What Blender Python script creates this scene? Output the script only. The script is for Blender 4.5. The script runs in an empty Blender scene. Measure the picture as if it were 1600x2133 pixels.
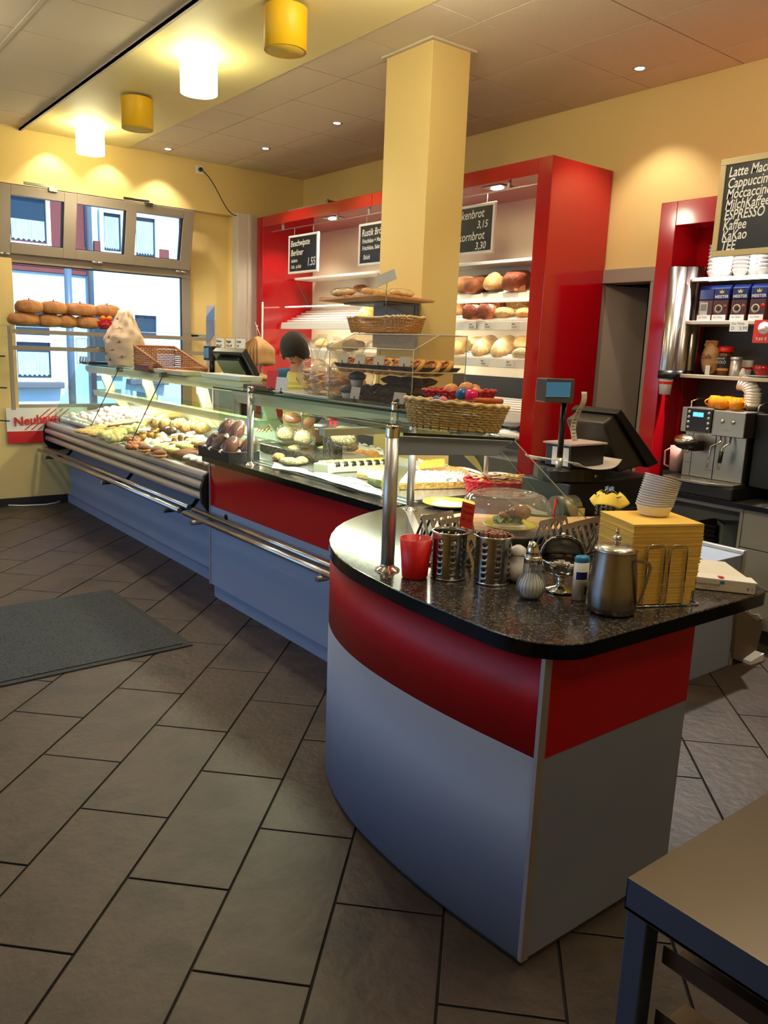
import bpy, bmesh, math, random
from math import sin, cos, pi, sqrt, radians
from mathutils import Vector, Matrix
random.seed(7)
SC = bpy.context.scene
COL = SC.collection
# ---------------------------------------------------------------- camera
W_PX, H_PX, F_PX = 1600.0, 2133.0, 1666.0
YAW, PIT, ROL, EYE = radians(38.11), radians(11.4), radians(-2.23), Vector((0, 0, 1.6))
_f = Vector((sin(YAW)*cos(PIT), cos(YAW)*cos(PIT), -sin(PIT)))
_r = Vector((cos(YAW), -sin(YAW), 0)); _d = _f.cross(_r)
_r2 = cos(ROL)*_r + sin(ROL)*_d; _d2 = -sin(ROL)*_r + cos(ROL)*_d
cam = bpy.data.cameras.new('camera'); cam.sensor_fit = 'HORIZONTAL'; cam.sensor_width = 36
cam.lens = F_PX/W_PX*36; cam.clip_start = .05; cam.clip_end = 200
camo = bpy.data.objects.new('camera', cam); COL.objects.link(camo)
camo.matrix_world = Matrix(((_r2.x, -_d2.x, -_f.x, EYE.x), (_r2.y, -_d2.y, -_f.y, EYE.y), (_r2.z, -_d2.z, -_f.z, EYE.z), (0, 0, 0, 1)))
SC.camera = camo
def at(px, py, ax, val):
    "world point on a known plane (ax = val) seen at a photograph pixel"
    v = (px-800)/F_PX*_r2 + (py-H_PX/2)/F_PX*_d2 + _f
    i = 'xyz'.index(ax); t = (val-EYE[i])/v[i]
    return EYE + t*v
# ---------------------------------------------------------------- world, exposure, large lights
SC.view_settings.view_transform = 'Standard'; SC.view_settings.look = 'None'
SC.view_settings.gamma = 1; SC.view_settings.use_curve_mapping = False
SC.view_settings.exposure = 0.56
SC.cycles.transparent_max_bounces = 32; SC.cycles.max_bounces = 8
SC.cycles.caustics_reflective = False; SC.cycles.caustics_refractive = False
SC.cycles.sample_clamp_indirect = 4
w = bpy.data.worlds.new('sky'); SC.world = w; w.use_nodes = True
nt = w.node_tree; bg = nt.nodes['Background']
tc = nt.nodes.new('ShaderNodeTexCoord'); sx = nt.nodes.new('ShaderNodeSeparateXYZ'); rp = nt.nodes.new('ShaderNodeValToRGB')
nt.links.new(tc.outputs['Generated'], sx.inputs[0]); nt.links.new(sx.outputs['Z'], rp.inputs['Fac']); nt.links.new(rp.outputs['Color'], bg.inputs['Color'])
rp.color_ramp.elements[0].position = 0.0; rp.color_ramp.elements[0].color = (.36, .60, 1.0, 1)
rp.color_ramp.elements[1].position = .6; rp.color_ramp.elements[1].color = (.16, .36, .95, 1)
bg.inputs['Strength'].default_value = 1.9
def lamp(name, kind, loc, energy, color, rot=(0, 0, 0), size=.1, size_y=None, **kw):
    l = bpy.data.lights.new(name, kind); l.energy = energy; l.color = color
    if kind == 'AREA':
        l.shape = 'RECTANGLE' if size_y else 'SQUARE'; l.size = size
        if size_y: l.size_y = size_y
    elif kind == 'SUN': l.angle = size
    else: l.shadow_soft_size = size
    for k, v in kw.items(): setattr(l, k, v)
    o = bpy.data.objects.new(name, l); COL.objects.link(o); o.location = loc; o.rotation_euler = rot
    return o
lamp('sun', 'SUN', (0, -5, 12), 5.5, (1, .97, .92), (radians(42), 0, radians(8)), size=.02)
# sky portals in the shop front (left wall)
for yy in (3.5, 6.15):
    p = lamp('sky_portal', 'AREA', (-1.68, yy, 1.55), 1, (1, 1, 1), (0, radians(-90), 0), 2.5, 2.6); p.data.cycles.is_portal = True
# ---------------------------------------------------------------- materials
def lin(c):
    return tuple(((x/255)/12.92 if x/255 <= .04045 else ((x/255+.055)/1.055)**2.4) for x in c[:3]) + (1,)
MATS = {}
def mat(name, col, rough=.5, metal=0, var=None, vs=8, bump=0, bs=40, emit=None, es=0, coat=0, spec=None, alpha=None, trans=0, aniso=None, stretch=None, sss=0, detail=4):
    if name in MATS: return MATS[name]
    m = bpy.data.materials.new(name); m.use_nodes = True; MATS[name] = m
    n = m.node_tree.nodes; L = m.node_tree.links; b = n['Principled BSDF']
    b.inputs['Base Color'].default_value = lin(col); b.inputs['Roughness'].default_value = rough; b.inputs['Metallic'].default_value = metal
    if coat: b.inputs['Coat Weight'].default_value = coat; b.inputs['Coat Roughness'].default_value = .05
    if spec is not None: b.inputs['Specular IOR Level'].default_value = spec
    if trans: b.inputs['Transmission Weight'].default_value = trans
    if sss: b.inputs['Subsurface Weight'].default_value = sss; b.inputs['Subsurface Radius'].default_value = (.02, .01, .005)
    if emit: b.inputs['Emission Color'].default_value = lin(emit); b.inputs['Emission Strength'].default_value = es
    if var or bump:
        t = n.new('ShaderNodeTexCoord'); mp = n.new('ShaderNodeMapping'); L.new(t.outputs['Object'], mp.inputs['Vector'])
        if stretch: mp.inputs['Scale'].default_value = stretch
    if var:
        ns = n.new('ShaderNodeTexNoise'); ns.inputs['Scale'].default_value = vs; ns.inputs['Detail'].default_value = detail; L.new(mp.outputs[0], ns.inputs['Vector'])
        r = n.new('ShaderNodeValToRGB'); L.new(ns.outputs['Fac'], r.inputs['Fac'])
        cols = [col] + list(var); k = len(cols)
        while len(r.color_ramp.elements) < k: r.color_ramp.elements.new(.5)
        for i, c in enumerate(cols):
            r.color_ramp.elements[i].position = .32 + .36*i/(k-1); r.color_ramp.elements[i].color = lin(c)
        L.new(r.outputs[0], b.inputs['Base Color'])
    if bump:
        n2 = n.new('ShaderNodeTexNoise'); n2.inputs['Scale'].default_value = bs; n2.inputs['Detail'].default_value = 3; L.new(mp.outputs[0], n2.inputs['Vector'])
        bp = n.new('ShaderNodeBump'); bp.inputs['Strength'].default_value = bump; bp.inputs['Distance'].default_value = .01
        L.new(n2.outputs['Fac'], bp.inputs['Height']); L.new(bp.outputs[0], b.inputs['Normal'])
    return m
def glassm(name, tint=(245, 252, 248), ior=1.45, rough=0.0, veil=0.0):
    if name in MATS: return MATS[name]
    m = bpy.data.materials.new(name); m.use_nodes = True; MATS[name] = m
    n = m.node_tree.nodes; L = m.node_tree.links; n.clear()
    o = n.new('ShaderNodeOutputMaterial'); mx = n.new('ShaderNodeMixShader'); t = n.new('ShaderNodeBsdfTransparent'); g = n.new('ShaderNodeBsdfGlossy'); fr = n.new('ShaderNodeFresnel')
    t.inputs[0].default_value = lin(tint); g.inputs['Roughness'].default_value = rough; fr.inputs[0].default_value = ior
    geo = n.new('ShaderNodeNewGeometry'); gt = n.new('ShaderNodeMath'); gt.operation = 'MULTIPLY'; inv = n.new('ShaderNodeMath'); inv.operation = 'SUBTRACT'; inv.inputs[0].default_value = 1
    L.new(geo.outputs['Backfacing'], inv.inputs[1]); L.new(fr.outputs[0], gt.inputs[0]); L.new(inv.outputs[0], gt.inputs[1])
    L.new(gt.outputs[0], mx.inputs[0]); L.new(t.outputs[0], mx.inputs[1]); L.new(g.outputs[0], mx.inputs[2])
    last = mx
    if veil:
        d = n.new('ShaderNodeBsdfDiffuse'); d.inputs[0].default_value = lin((235, 232, 225)); m2 = n.new('ShaderNodeMixShader'); m2.inputs[0].default_value = veil
        L.new(mx.outputs[0], m2.inputs[1]); L.new(d.outputs[0], m2.inputs[2]); last = m2
    L.new(last.outputs[0], o.inputs[0])
    return m
def brushed(name, col, rough=.28, axis=(1, 1, 60)):
    if name in MATS: return MATS[name]
    m = mat(name, col, rough, 1)
    n = m.node_tree.nodes; L = m.node_tree.links; b = n['Principled BSDF']
    t = n.new('ShaderNodeTexCoord'); mp = n.new('ShaderNodeMapping'); mp.inputs['Scale'].default_value = axis
    ns = n.new('ShaderNodeTexNoise'); ns.inputs['Scale'].default_value = 6; ns.inputs['Detail'].default_value = 5
    L.new(t.outputs['Object'], mp.inputs[0]); L.new(mp.outputs[0], ns.inputs['Vector'])
    r = n.new('ShaderNodeMapRange'); r.inputs['To Min'].default_value = rough*.93; r.inputs['To Max'].default_value = rough*1.10
    L.new(ns.outputs['Fac'], r.inputs['Value']); L.new(r.outputs[0], b.inputs['Roughness'])
    return m
# ---------------------------------------------------------------- geometry builder
class G:
    def __init__(s): s.v = []; s.f = []; s.sm = []
    def add(s, vs, fs, smooth=False):
        k = len(s.v); s.v += [Vector(p) for p in vs]
        for f in fs: s.f.append(tuple(i+k for i in f)); s.sm.append(smooth)
        return s
    def box(s, x0, x1, y0, y1, z0, z1):
        if x0 > x1: x0, x1 = x1, x0
        if y0 > y1: y0, y1 = y1, y0
        if z0 > z1: z0, z1 = z1, z0
        vs = [(x0, y0, z0), (x1, y0, z0), (x1, y1, z0), (x0, y1, z0), (x0, y0, z1), (x1, y0, z1), (x1, y1, z1), (x0, y1, z1)]
        return s.add(vs, [(3, 2, 1, 0), (4, 5, 6, 7), (0, 1, 5, 4), (1, 2, 6, 5), (2, 3, 7, 6), (3, 0, 4, 7)])
    def hexa(s, p):   # eight corners: bottom ring 0-3, top ring 4-7
        return s.add(p, [(3, 2, 1, 0), (4, 5, 6, 7), (0, 1, 5, 4), (1, 2, 6, 5), (2, 3, 7, 6), (3, 0, 4, 7)])
    def prism(s, poly, a, b, axis='z', smooth=False):
        n = len(poly)
        def P(p, h): return {'z': (p[0], p[1], h), 'y': (p[0], h, p[1]), 'x': (h, p[0], p[1])}[axis]
        vs = [P(p, a) for p in poly] + [P(p, b) for p in poly]
        ar = sum(poly[i][0]*poly[(i+1) % n][1]-poly[(i+1) % n][0]*poly[i][1] for i in range(n))
        flip = (ar < 0) ^ (axis == 'y') ^ (b < a)
        F = [tuple(range(n))[::-1], tuple(range(n, 2*n))] + [(i, (i+1) % n, (i+1) % n+n, i+n) for i in range(n)]
        if flip: F = [f[::-1] for f in F]
        k = len(s.f); s.add(vs, F)
        if smooth:
            for i in range(k+2, k+2+n): s.sm[i] = True
        return s
    def tube(s, pts, r, n=10, caps=True, closed=False):
        pts = [Vector(p) for p in pts]; m = len(pts); vs = []; up = None
        rr = r if isinstance(r, (list, tuple)) else [r]*m
        for i, p in enumerate(pts):
            a = pts[i-1] if (i > 0 or closed) else p; b = pts[(i+1) % m] if (i < m-1 or closed) else p
            t = (b-a).normalized()
            if up is None: up = Vector((0, 0, 1)) if abs(t.z) < .9 else Vector((1, 0, 0))
            u = up - t*up.dot(t)
            if u.length < 1e-4: u = t.orthogonal()
            u.normalize(); up = u; w_ = t.cross(u)
            for k in range(n):
                q = 2*pi*k/n; vs.append(p+rr[i]*(cos(q)*u+sin(q)*w_))
        F = []
        for i in range(m if closed else m-1):
            for k in range(n):
                j = (i+1) % m; F.append((i*n+k, i*n+(k+1) % n, j*n+(k+1) % n, j*n+k))
        s.add(vs, F, True)
        if caps and not closed:
            k0 = len(s.v)-len(vs); s.f.append(tuple(k0+i for i in range(n))[::-1]); s.f.append(tuple(k0+(m-1)*n+i for i in range(n))); s.sm += [False, False]
        return s
    def cyl(s, a, b, r, n=16): return s.tube([a, b], r, n)
    def lathe(s, prof, n=24, c=(0, 0, 0), axis='z', smooth=True, ex=1, ey=1):
        vs = []; m = len(prof)
        for r, z in prof:
            r = max(r, 1e-5)
            for k in range(n):
                q = 2*pi*k/n; x, y = r*cos(q)*ex, r*sin(q)*ey
                p = {'z': (x, y, z), 'x': (z, x, y), 'y': (y, z, x)}[axis]
                vs.append((p[0]+c[0], p[1]+c[1], p[2]+c[2]))
        F = [(i*n+k, i*n+(k+1) % n, (i+1)*n+(k+1) % n, (i+1)*n+k) for i in range(m-1) for k in range(n)]
        return s.add(vs, F, smooth)
    def blob(s, c, r, rot=None, nu=14, nv=8, fn=None, smooth=True):
        vs = []; M = rot or Matrix.Identity(3); c = Vector(c)
        for i in range(nv+1):
            th = pi*i/nv
            for k in range(nu):
                q = 2*pi*k/nu; d = Vector((sin(th)*cos(q), sin(th)*sin(q), cos(th)))
                p = Vector((d.x*r[0], d.y*r[1], d.z*r[2]))
                if fn: p = fn(d, p)
                vs.append(c+M@p)
        F = [((i+1)*nu+k, (i+1)*nu+(k+1) % nu, i*nu+(k+1) % nu, i*nu+k) for i in range(nv) for k in range(nu)]
        return s.add(vs, F, smooth)
    def grid(s, fn, nu, nv, smooth=True, thick=0):
        vs = [Vector(fn(i/nu, j/nv)) for j in range(nv+1) for i in range(nu+1)]
        F = [(j*(nu+1)+i, j*(nu+1)+i+1, (j+1)*(nu+1)+i+1, (j+1)*(nu+1)+i) for j in range(nv) for i in range(nu)]
        return s.add(vs, F, smooth)
    def xf(s, M, k0=0):
        for i in range(k0, len(s.v)): s.v[i] = M@s.v[i]
        return s
def rz(a): return Matrix.Rotation(a, 4, 'Z')
def tr(x, y, z): return Matrix.Translation((x, y, z))
def part(name, g, m, parent=None, bevel=0, solid=0, sub=0, label=None, world=True, weld=False):
    "one mesh object; geometry given in world space is made local to its parent"
    me = bpy.data.meshes.new(name); off = Vector((0, 0, 0))
    if parent is not None and world:
        p = parent
        while p is not None: off += p.location; p = p.parent
    me.from_pydata([v-off for v in g.v], [], g.f)
    me.polygons.foreach_set('use_smooth', g.sm)
    if isinstance(m, str): m = MATS[m]
    if weld:
        bm = bmesh.new(); bm.from_mesh(me); bmesh.ops.remove_doubles(bm, verts=bm.verts, dist=2e-5); bm.to_mesh(me); bm.free()
    me.materials.append(m); me.validate(); me.update()
    o = bpy.data.objects.new(name, me); COL.objects.link(o)
    if parent is not None: o.parent = parent
    if sub: md = o.modifiers.new('sub', 'SUBSURF'); md.levels = sub; md.render_levels = sub
    if solid: md = o.modifiers.new('solid', 'SOLIDIFY'); md.thickness = solid; md.offset = 0
    if bevel: md = o.modifiers.new('bevel', 'BEVEL'); md.width = bevel; md.segments = 2; md.limit_method = 'ANGLE'; md.angle_limit = radians(40)
    if label: o['label'] = label
    return o
def thing(name, label, cat, loc=(0, 0, 0), rot=0, group=None):
    o = bpy.data.objects.new(name, None); COL.objects.link(o); o.location = loc
    o.rotation_euler = rot if isinstance(rot, (tuple, list)) else (0, 0, rot)
    o.empty_display_size = .05; o['label'] = label; o['category'] = cat
    if group: o['group'] = group
    return o
def tag(o, label, cat, group=None):
    o['label'] = label; o['category'] = cat
    if group: o['group'] = group
    return o
def struct(name, g, m, **k):
    o = part(name, g, m, **k); o['kind'] = 'structure'; return o
def kids(o): return KIDS.get(o.name, [])
def dup(root, loc, rot=None, label=None, group=None, scale=None):
    def cp(o, par):
        c = o.copy(); COL.objects.link(c)
        if par is not None: c.parent = par
        for ch in [x for x in o.children]: cp(ch, c)
        return c
    r = cp(root, None); r.location = loc
    if rot is not None: r.rotation_euler = rot if isinstance(rot, (tuple, list)) else (0, 0, rot)
    if label: r['label'] = label
    if group: r['group'] = group
    if scale: r.scale = scale if isinstance(scale, (tuple, list)) else (scale,)*3
    return r
FONT_CACHE = {}
def text(s, size, M, mt, parent=None, name='lettering', shear=0, bold=0, align='LEFT', xs=1.0, extrude=.0006):
    cu = bpy.data.curves.new('t', 'FONT'); cu.body = s; cu.size = size; cu.shear = shear; cu.offset = bold; cu.align_x = align; cu.extrude = extrude; cu.resolution_u = 3
    o = bpy.data.objects.new('t', cu); COL.objects.link(o)
    dg = bpy.context.evaluated_depsgraph_get(); dg.update()
    me = bpy.data.meshes.new_from_object(o.evaluated_get(dg)); bpy.data.objects.remove(o); bpy.data.curves.remove(cu)
    off = Vector((0, 0, 0)); p = parent
    while p is not None: off += p.location; p = p.parent
    me.transform(tr(*(-off))@M@Matrix.Diagonal((xs, 1, 1, 1)))
    me.materials.clear(); me.materials.append(MATS[mt] if isinstance(mt, str) else mt)
    ob = bpy.data.objects.new(name, me); COL.objects.link(ob)
    if parent is not None: ob.parent = parent
    return ob
def frame_m(o, xdir, updir):
    "matrix whose X runs along xdir, Y along updir, Z out of the page, origin o"
    x = Vector(xdir).normalized(); y = Vector(updir); y = (y-x*y.dot(x)).normalized(); z = x.cross(y)
    return Matrix(((x.x, y.x, z.x, o[0]), (x.y, y.y, z.y, o[1]), (x.z, y.z, z.z, o[2]), (0, 0, 0, 1)))
# ---- shared materials
mat('wall_paint', (226, 199, 130), .75, bump=.05, bs=60)
mat('soffit_paint', (236, 222, 160), .6)
mat('ceiling_board', (224, 210, 184), .9, bump=.3, bs=220)
mat('tee_bar', (205, 192, 165), .6)
mat('gap_dark', (70, 58, 42), .9)
mat('tile', (58, 46, 37), .5, var=[(72, 58, 47), (48, 39, 32)], vs=3.5, bump=.35, bs=25, detail=8)
mat('grout', (26, 22, 19), .9)
mat('laminate_grey', (136, 147, 168), .55, bump=.02, bs=300)
mat('laminate_dark', (95, 95, 98), .5)
mat('gloss_red', (176, 8, 22), .12, coat=.5)
mat('satin_red', (180, 10, 24), .42, spec=.3)
mat('alu', (205, 202, 198), .34, .75)
mat('rail_steel', (200, 196, 190), .26, 1)
brushed('steel', (185, 182, 178), .27)
brushed('steel_z', (190, 188, 184), .25, (60, 60, 1))
mat('chrome', (225, 222, 218), .07, 1)
mat('steel_dark', (120, 118, 114), .3, 1)
mat('white_plastic', (232, 230, 224), .35)
mat('white_gloss', (240, 238, 232), .15)
mat('cream', (228, 222, 196), .4)
mat('black_plastic', (18, 18, 20), .35)
mat('black_satin', (10, 10, 12), .5)
mat('black_wood', (26, 25, 25), .5, bump=.2, bs=60)
mat('dark_void', (20, 18, 18), .9)
mat('paper', (228, 224, 214), .7)
mat('paper_white', (240, 240, 238), .6)
mat('chalk_black', (12, 12, 12), .35)
mat('chalk_white', (238, 236, 226), .8)
mat('ink', (30, 28, 30), .7)
mat('red_ink', (190, 30, 30), .7)
mat('wood', (190, 130, 78), .55, var=[(214, 160, 104), (170, 110, 60)], vs=5, stretch=(12, 1, 12))
mat('wood_light', (232, 178, 126), .5, var=[(240, 192, 142), (222, 164, 110)], vs=4, stretch=(3, 12, 12))
glassm('clear_glass'); glassm('green_glass', (240, 250, 246)); glassm('acrylic', (250, 247, 240), 1.35, .02, veil=.03)
glassm('film', (250, 250, 250), 1.6, .1, veil=.025)
# ================================================================ the room
XL, XR, YB, YF, ZC = -1.7, 5.06, 8.15, -2.2, 3.44
def clip(poly, ax, val, keep_less):
    out = []
    for i in range(len(poly)):
        a, b = poly[i], poly[(i+1) % len(poly)]
        ia = (a[ax] <= val) == keep_less; ib = (b[ax] <= val) == keep_less
        if ia: out.append(a)
        if ia != ib:
            t = (val-a[ax])/(b[ax]-a[ax]); out.append((a[0]+t*(b[0]-a[0]), a[1]+t*(b[1]-a[1])))
    return out
fl = struct('floor', G().box(XL-.2, XR+.15, YF-.15, YB+.3, -.2, -.006), 'grout')
_tn = 0
for c in range(-18, 14):
    v0 = -.948+.4545*c
    for k in range(-10, 20):
        s0 = 2.453+.909*k+(.4545 if c % 2 else 0)
        g_ = .0055
        q = []
        for (s_, v_) in ((s0+g_, v0+g_), (s0+.909-g_, v0+g_), (s0+.909-g_, v0+.4545-g_), (s0+g_, v0+.4545-g_)):
            q.append(((s_+v_)/2, (s_-v_)/2))
        cx = sum(p[0] for p in q)/4; cy = sum(p[1] for p in q)/4
        # only floor the photograph can show
        if cy < .15 or cx < -1.6 or (cx > 3.2 and cy > 4.2) or cx > 4.9 or cx < .25*cy-1.6: continue
        for ax, val, kl in ((0, XL+.002, False), (0, XR-.002, True), (1, YB-.002, True), (1, YF, False)): q = clip(q, ax, val, kl) if len(q) > 2 else q
        if len(q) < 3: continue
        dz = random.uniform(-.0008, .0006)
        part('tile', G().prism(q, -.006, dz), 'tile', fl, bevel=.0015); _tn += 1
# left-over floor beyond what the photograph shows stays plain screed level
# ceiling
ce = struct('ceiling', G().box(XL-.2, XR+.15, YF-.15, YB+.3, ZC+.012, ZC+.2), 'gap_dark')
def ctile(x0, x1, y0, y1):
    g_ = .004
    part('ceiling_tile', G().box(x0+g_, x1-g_, y0+g_, y1-g_, ZC, ZC+.012), 'ceiling_board', ce, bevel=.0015)
ys = [2.98+.672*k for k in range(-7, 8)]
ys = [y for y in ys if y < YB]+[YB]
xs = [3.035, 3.42, 4.085, 4.735, XR]
for i in range(len(ys)-1):
    if ys[i+1] < .2: continue
    for j in range(4): ctile(xs[j], xs[j+1], ys[i], ys[i+1])
    for x0, x1 in ((-1.1, -.47), (-.47, .17), (.17, .81), (.81, 1.449), (1.449, 2.075)): ctile(x0, x1, ys[i], ys[i+1])
part('ceiling_tile', G().box(XL, -1.1, YF, YB, ZC, ZC+.012), 'ceiling_board', ce)
part('tee_bar', G().box(1.437, 1.461, YF, YB, ZC-.006, ZC), 'tee_bar', ce)
struct('trim_1', G().box(2.085, 3.035, YF, YB, ZC-.012, ZC+.012), 'soffit_paint')
struct('trim_2', G().box(2.062, 2.09, YF, YB, ZC-.03, ZC-.012).box(2.062, 2.07, YF, YB, ZC-.03, ZC+.01), 'tee_bar')
# walls
struct('wall_right', G().box(XR, XR+.15, YF, 3.47, -.006, ZC+.012).box(XR, XR+.15, 3.94, YB+.3, -.006, ZC+.012).box(XR, XR+.15, 3.47, 3.94, 2.22, ZC+.012), 'wall_paint')
WX0, WX1, WZ0, WZ1 = .2, 3.73, .935, 2.95      # window opening
g = G().box(XL, XR, YB, YB+.3, 2.95, ZC+.012).box(4.18, XR, YB, YB+.3, -.006, 2.95).box(XL, WX0, YB, YB+.3, 0, 2.95)
g.box(WX0, WX1, YB+.1, YB+.3, -.006, .9).box(1.945, 4.18, YB, YB+.1, -.006, .9).box(WX0, 1.945, YB, YB+.1, 0, 2.3)
g.box(WX1, 4.18, YB+.1, YB+.3, 0, 2.95)
struct('wall_back', g, 'wall_paint')
g = G().box(XL-.2, XL, YF, YB+.3, 0, .3).box(XL-.2, XL, YF, YB+.3, 2.8, ZC)
for y0, y1 in ((YF, 2.3), (4.7, 4.9), (7.4, YB+.3)): g.box(XL-.2, XL, y0, y1, .3, 2.8)
struct('wall_left', g, 'wall_paint')
for i, (y0, y1) in enumerate(((2.3, 4.7), (4.9, 7.4))):
    g = G()
    for a, b in ((y0, y0+.06), (y1-.06, y1)): g.box(XL-.12, XL-.04, a, b, .3, 2.8)
    g.box(XL-.12, XL-.04, y0+.06, y1-.06, .3, .36).box(XL-.12, XL-.04, y0+.06, y1-.06, 2.74, 2.8)
    wf = struct('window_%d' % (i+2), g, 'alu'); part('pane', G().box(XL-.085, XL-.075, y0+.06, y1-.06, .36, 2.74), 'clear_glass', wf)
struct('wall_front', G().box(XL-.2, XR+.15, YF-.15, YF, 0, ZC), 'wall_paint')
mat('base_dark', (44, 38, 36), .4)
struct('baseboard_back', G().box(XL, 2.36, YB-.015, YB, 0, .075), 'base_dark', bevel=.003)
struct('baseboard_right', G().box(XR-.015, XR, YF, 1.0, 0, .075), 'base_dark', bevel=.003)
# boxed pipe in the corner
mat('pipe_grey', (196, 186, 172), .5)
g = G().box(4.18, 4.42, 8.02, YB, 0, 2.97)
bx = struct('trim_3', g, 'pipe_grey', bevel=.006)
part('cover_strip', G().box(4.29, 4.33, 8.0, 8.02, 0, 2.97), 'pipe_grey', bx, bevel=.004)
# ---- shop window in the back wall
mat('frame_greige', (150, 138, 122), .45)
mat('gasket', (20, 20, 24), .6)
g = G(); Y0, Y1 = 8.22, 8.29
WA, WB = WX0+.07, WX1-.1
g.box(WX0, WA, Y0, Y1, .9, WZ1).box(WB, WX1, Y0, Y1, .9, WZ1).box(WA, WB, Y0, Y1, WZ1-.06, WZ1)
g.box(WA, WB, Y0, Y1, 2.27, 2.36).box(WA, WB, Y0, Y1, .9, .96).box(1.905, 1.96, Y0, Y1, .96, 2.27)
win = struct('window_1', g, 'frame_greige', bevel=.004)
part('pane', G().box(1.955, WX1-.095, 8.25, 8.256, .955, 2.275), 'clear_glass', win)
g = G()
for a, b in (((1.955, .955), (1.965, 2.275)), ((3.625, .955), (3.64, 2.275))): g.box(a[0], b[0], 8.235, 8.26, a[1], b[1])
part('gasket', g.box(1.955, 3.635, 8.235, 8.26, 2.262, 2.274), 'gasket', win)
# three-pane hopper sash, hinged at its foot and leaning into the room
SZ0, SZ1, LEAN = 2.345, 2.925, -.13
def sash_pt(x, z, d=0): return (x, 8.205+LEAN*(z-SZ0)/(SZ1-SZ0)+d, z)
def sbar(g, x0, x1, z0, z1, d0=-.03, d1=.03):
    return g.hexa([sash_pt(x0, z0, d0), sash_pt(x1, z0, d0), sash_pt(x1, z0, d1), sash_pt(x0, z0, d1), sash_pt(x0, z1, d0), sash_pt(x1, z1, d0), sash_pt(x1, z1, d1), sash_pt(x0, z1, d1)])
g = G(); SX0, SX1 = .72, 3.70
bars = [(SX0, SX0+.09), (1.26, 1.33), (1.84, 1.945), (2.41, 2.525), (3.0, 3.1), (3.585, SX1)]
for a, b in bars: sbar(g, a, b, SZ0, SZ1)
for i in range(5):
    for z0, z1 in ((SZ0, SZ0+.09), (SZ1-.085, SZ1)): sbar(g, bars[i][1], bars[i+1][0], z0, z1)
sash = part('sash', g, 'frame_greige', win, bevel=.004)
for i in range(5):
    x0, x1 = bars[i][1], bars[i+1][0]
    part('pane', sbar(G(), x0, x1, SZ0+.09, SZ1-.085, -.004, .004), 'clear_glass', sash)
    g = G(); sbar(g, x0, x0+.008, SZ0+.09, SZ1-.085, .0, .034); sbar(g, x1-.012, x1, SZ0+.09, SZ1-.085, -.012, .034); sbar(g, x0, x1, SZ0+.09, SZ0+.099, 0, .034)
    part('gasket', g, 'gasket', sash)
for px, py in ((110, 397), (310, 427)):
    p = at(px, py, 'y', 8.07); part('catch', G().box(p.x-.045, p.x+.03, 8.03, 8.07, p.z-.018, p.z+.018).box(p.x-.25, p.x+.01, 8.07, 8.085, p.z+.02, p.z+.045), 'steel_dark', sash, bevel=.003)
for px, py in ((8, 528), (201, 547), (375, 566)):
    p = at(px, py, 'y', 8.19); part('hinge', G().cyl((p.x-.05, 8.17, p.z), (p.x-.004, 8.17, p.z), .009, 8).cyl((p.x+.004, 8.17, p.z), (p.x+.05, 8.17, p.z), .009, 8), 'alu', sash)
# socket and cord
p = at(415, 354, 'y', YB)
sk = thing('wall_socket', 'white square socket high on the yellow wall right of the window', 'socket', (p.x, YB, p.z))
part('plate', G().box(p.x-.042, p.x+.042, YB-.012, YB, p.z-.042, p.z+.042), 'white_plastic', sk, bevel=.004)
q = at(503, 448, 'y', 8.05)
cd = thing('power_cord', 'black cord with plug hanging from the high wall socket to the grey corner boxing', 'cord', (p.x, YB-.03, p.z))
part('plug', G().lathe([(0, 0), (.02, 0), (.022, .02), (.012, .035), (0, .035)], 12, (p.x, YB-.047, p.z), axis='y'), 'black_plastic', cd)
pts = [Vector((p.x, YB-.05, p.z)).lerp(q, t)+Vector((0, 0, -.07*sin(pi*t)+.05*sin(2*pi*t))) for t in [i/12 for i in range(13)]]
part('wire', G().tube(pts, .005, 6), 'black_plastic', cd)
# yellow outlet-like fixing holes are too small to matter; cable on the floor
pts = [at(x, y, 'z', .008) for x, y in ((-40, 1056), (0, 1052), (50, 1053), (95, 1051), (118, 1047), (131, 1041), (136, 1034))]
tag(part('floor_cable', G().tube(pts, .006, 6), 'white_plastic'), 'thin white cable lying along the dark baseboard under the window', 'cable')
# ---- grey door opening in the right wall
g = G().box(XR-.02, XR+.15, 3.90, 3.97, 0, 2.15).box(XR-.02, XR+.15, 3.44, 3.49, 0, 2.15).box(XR-.02, XR+.15, 3.44, 3.97, 2.15, 2.25)
mat('door_grey', (150, 138, 126), .5)
dr = struct('door_1', g, 'door_grey', bevel=.004)
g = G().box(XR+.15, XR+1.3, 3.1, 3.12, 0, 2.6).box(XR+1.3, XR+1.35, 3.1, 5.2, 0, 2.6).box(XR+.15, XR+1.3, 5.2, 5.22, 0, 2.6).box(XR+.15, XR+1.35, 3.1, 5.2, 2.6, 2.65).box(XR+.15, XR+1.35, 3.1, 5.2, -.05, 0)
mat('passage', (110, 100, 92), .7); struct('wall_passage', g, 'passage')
part('door_leaf', G().hexa([(XR+.03, 3.90, .01), (XR+.33, 3.74, .01), (XR+.35, 3.78, .01), (XR+.03, 3.94, .01), (XR+.03, 3.90, 2.14), (XR+.33, 3.74, 2.14), (XR+.35, 3.78, 2.14), (XR+.03, 3.94, 2.14)]), 'door_grey', dr)
# ---- column
mat('column_paint', (220, 194, 124), .7)
cl = struct('column', G().box(3.37, 3.68, 4.0, 4.45, 0, ZC), 'column_paint', bevel=.004)
part('ceiling_collar', G().box(3.345, 3.71, 3.975, 4.475, ZC-.014, ZC-.001), 'tee_bar', cl)
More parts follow.
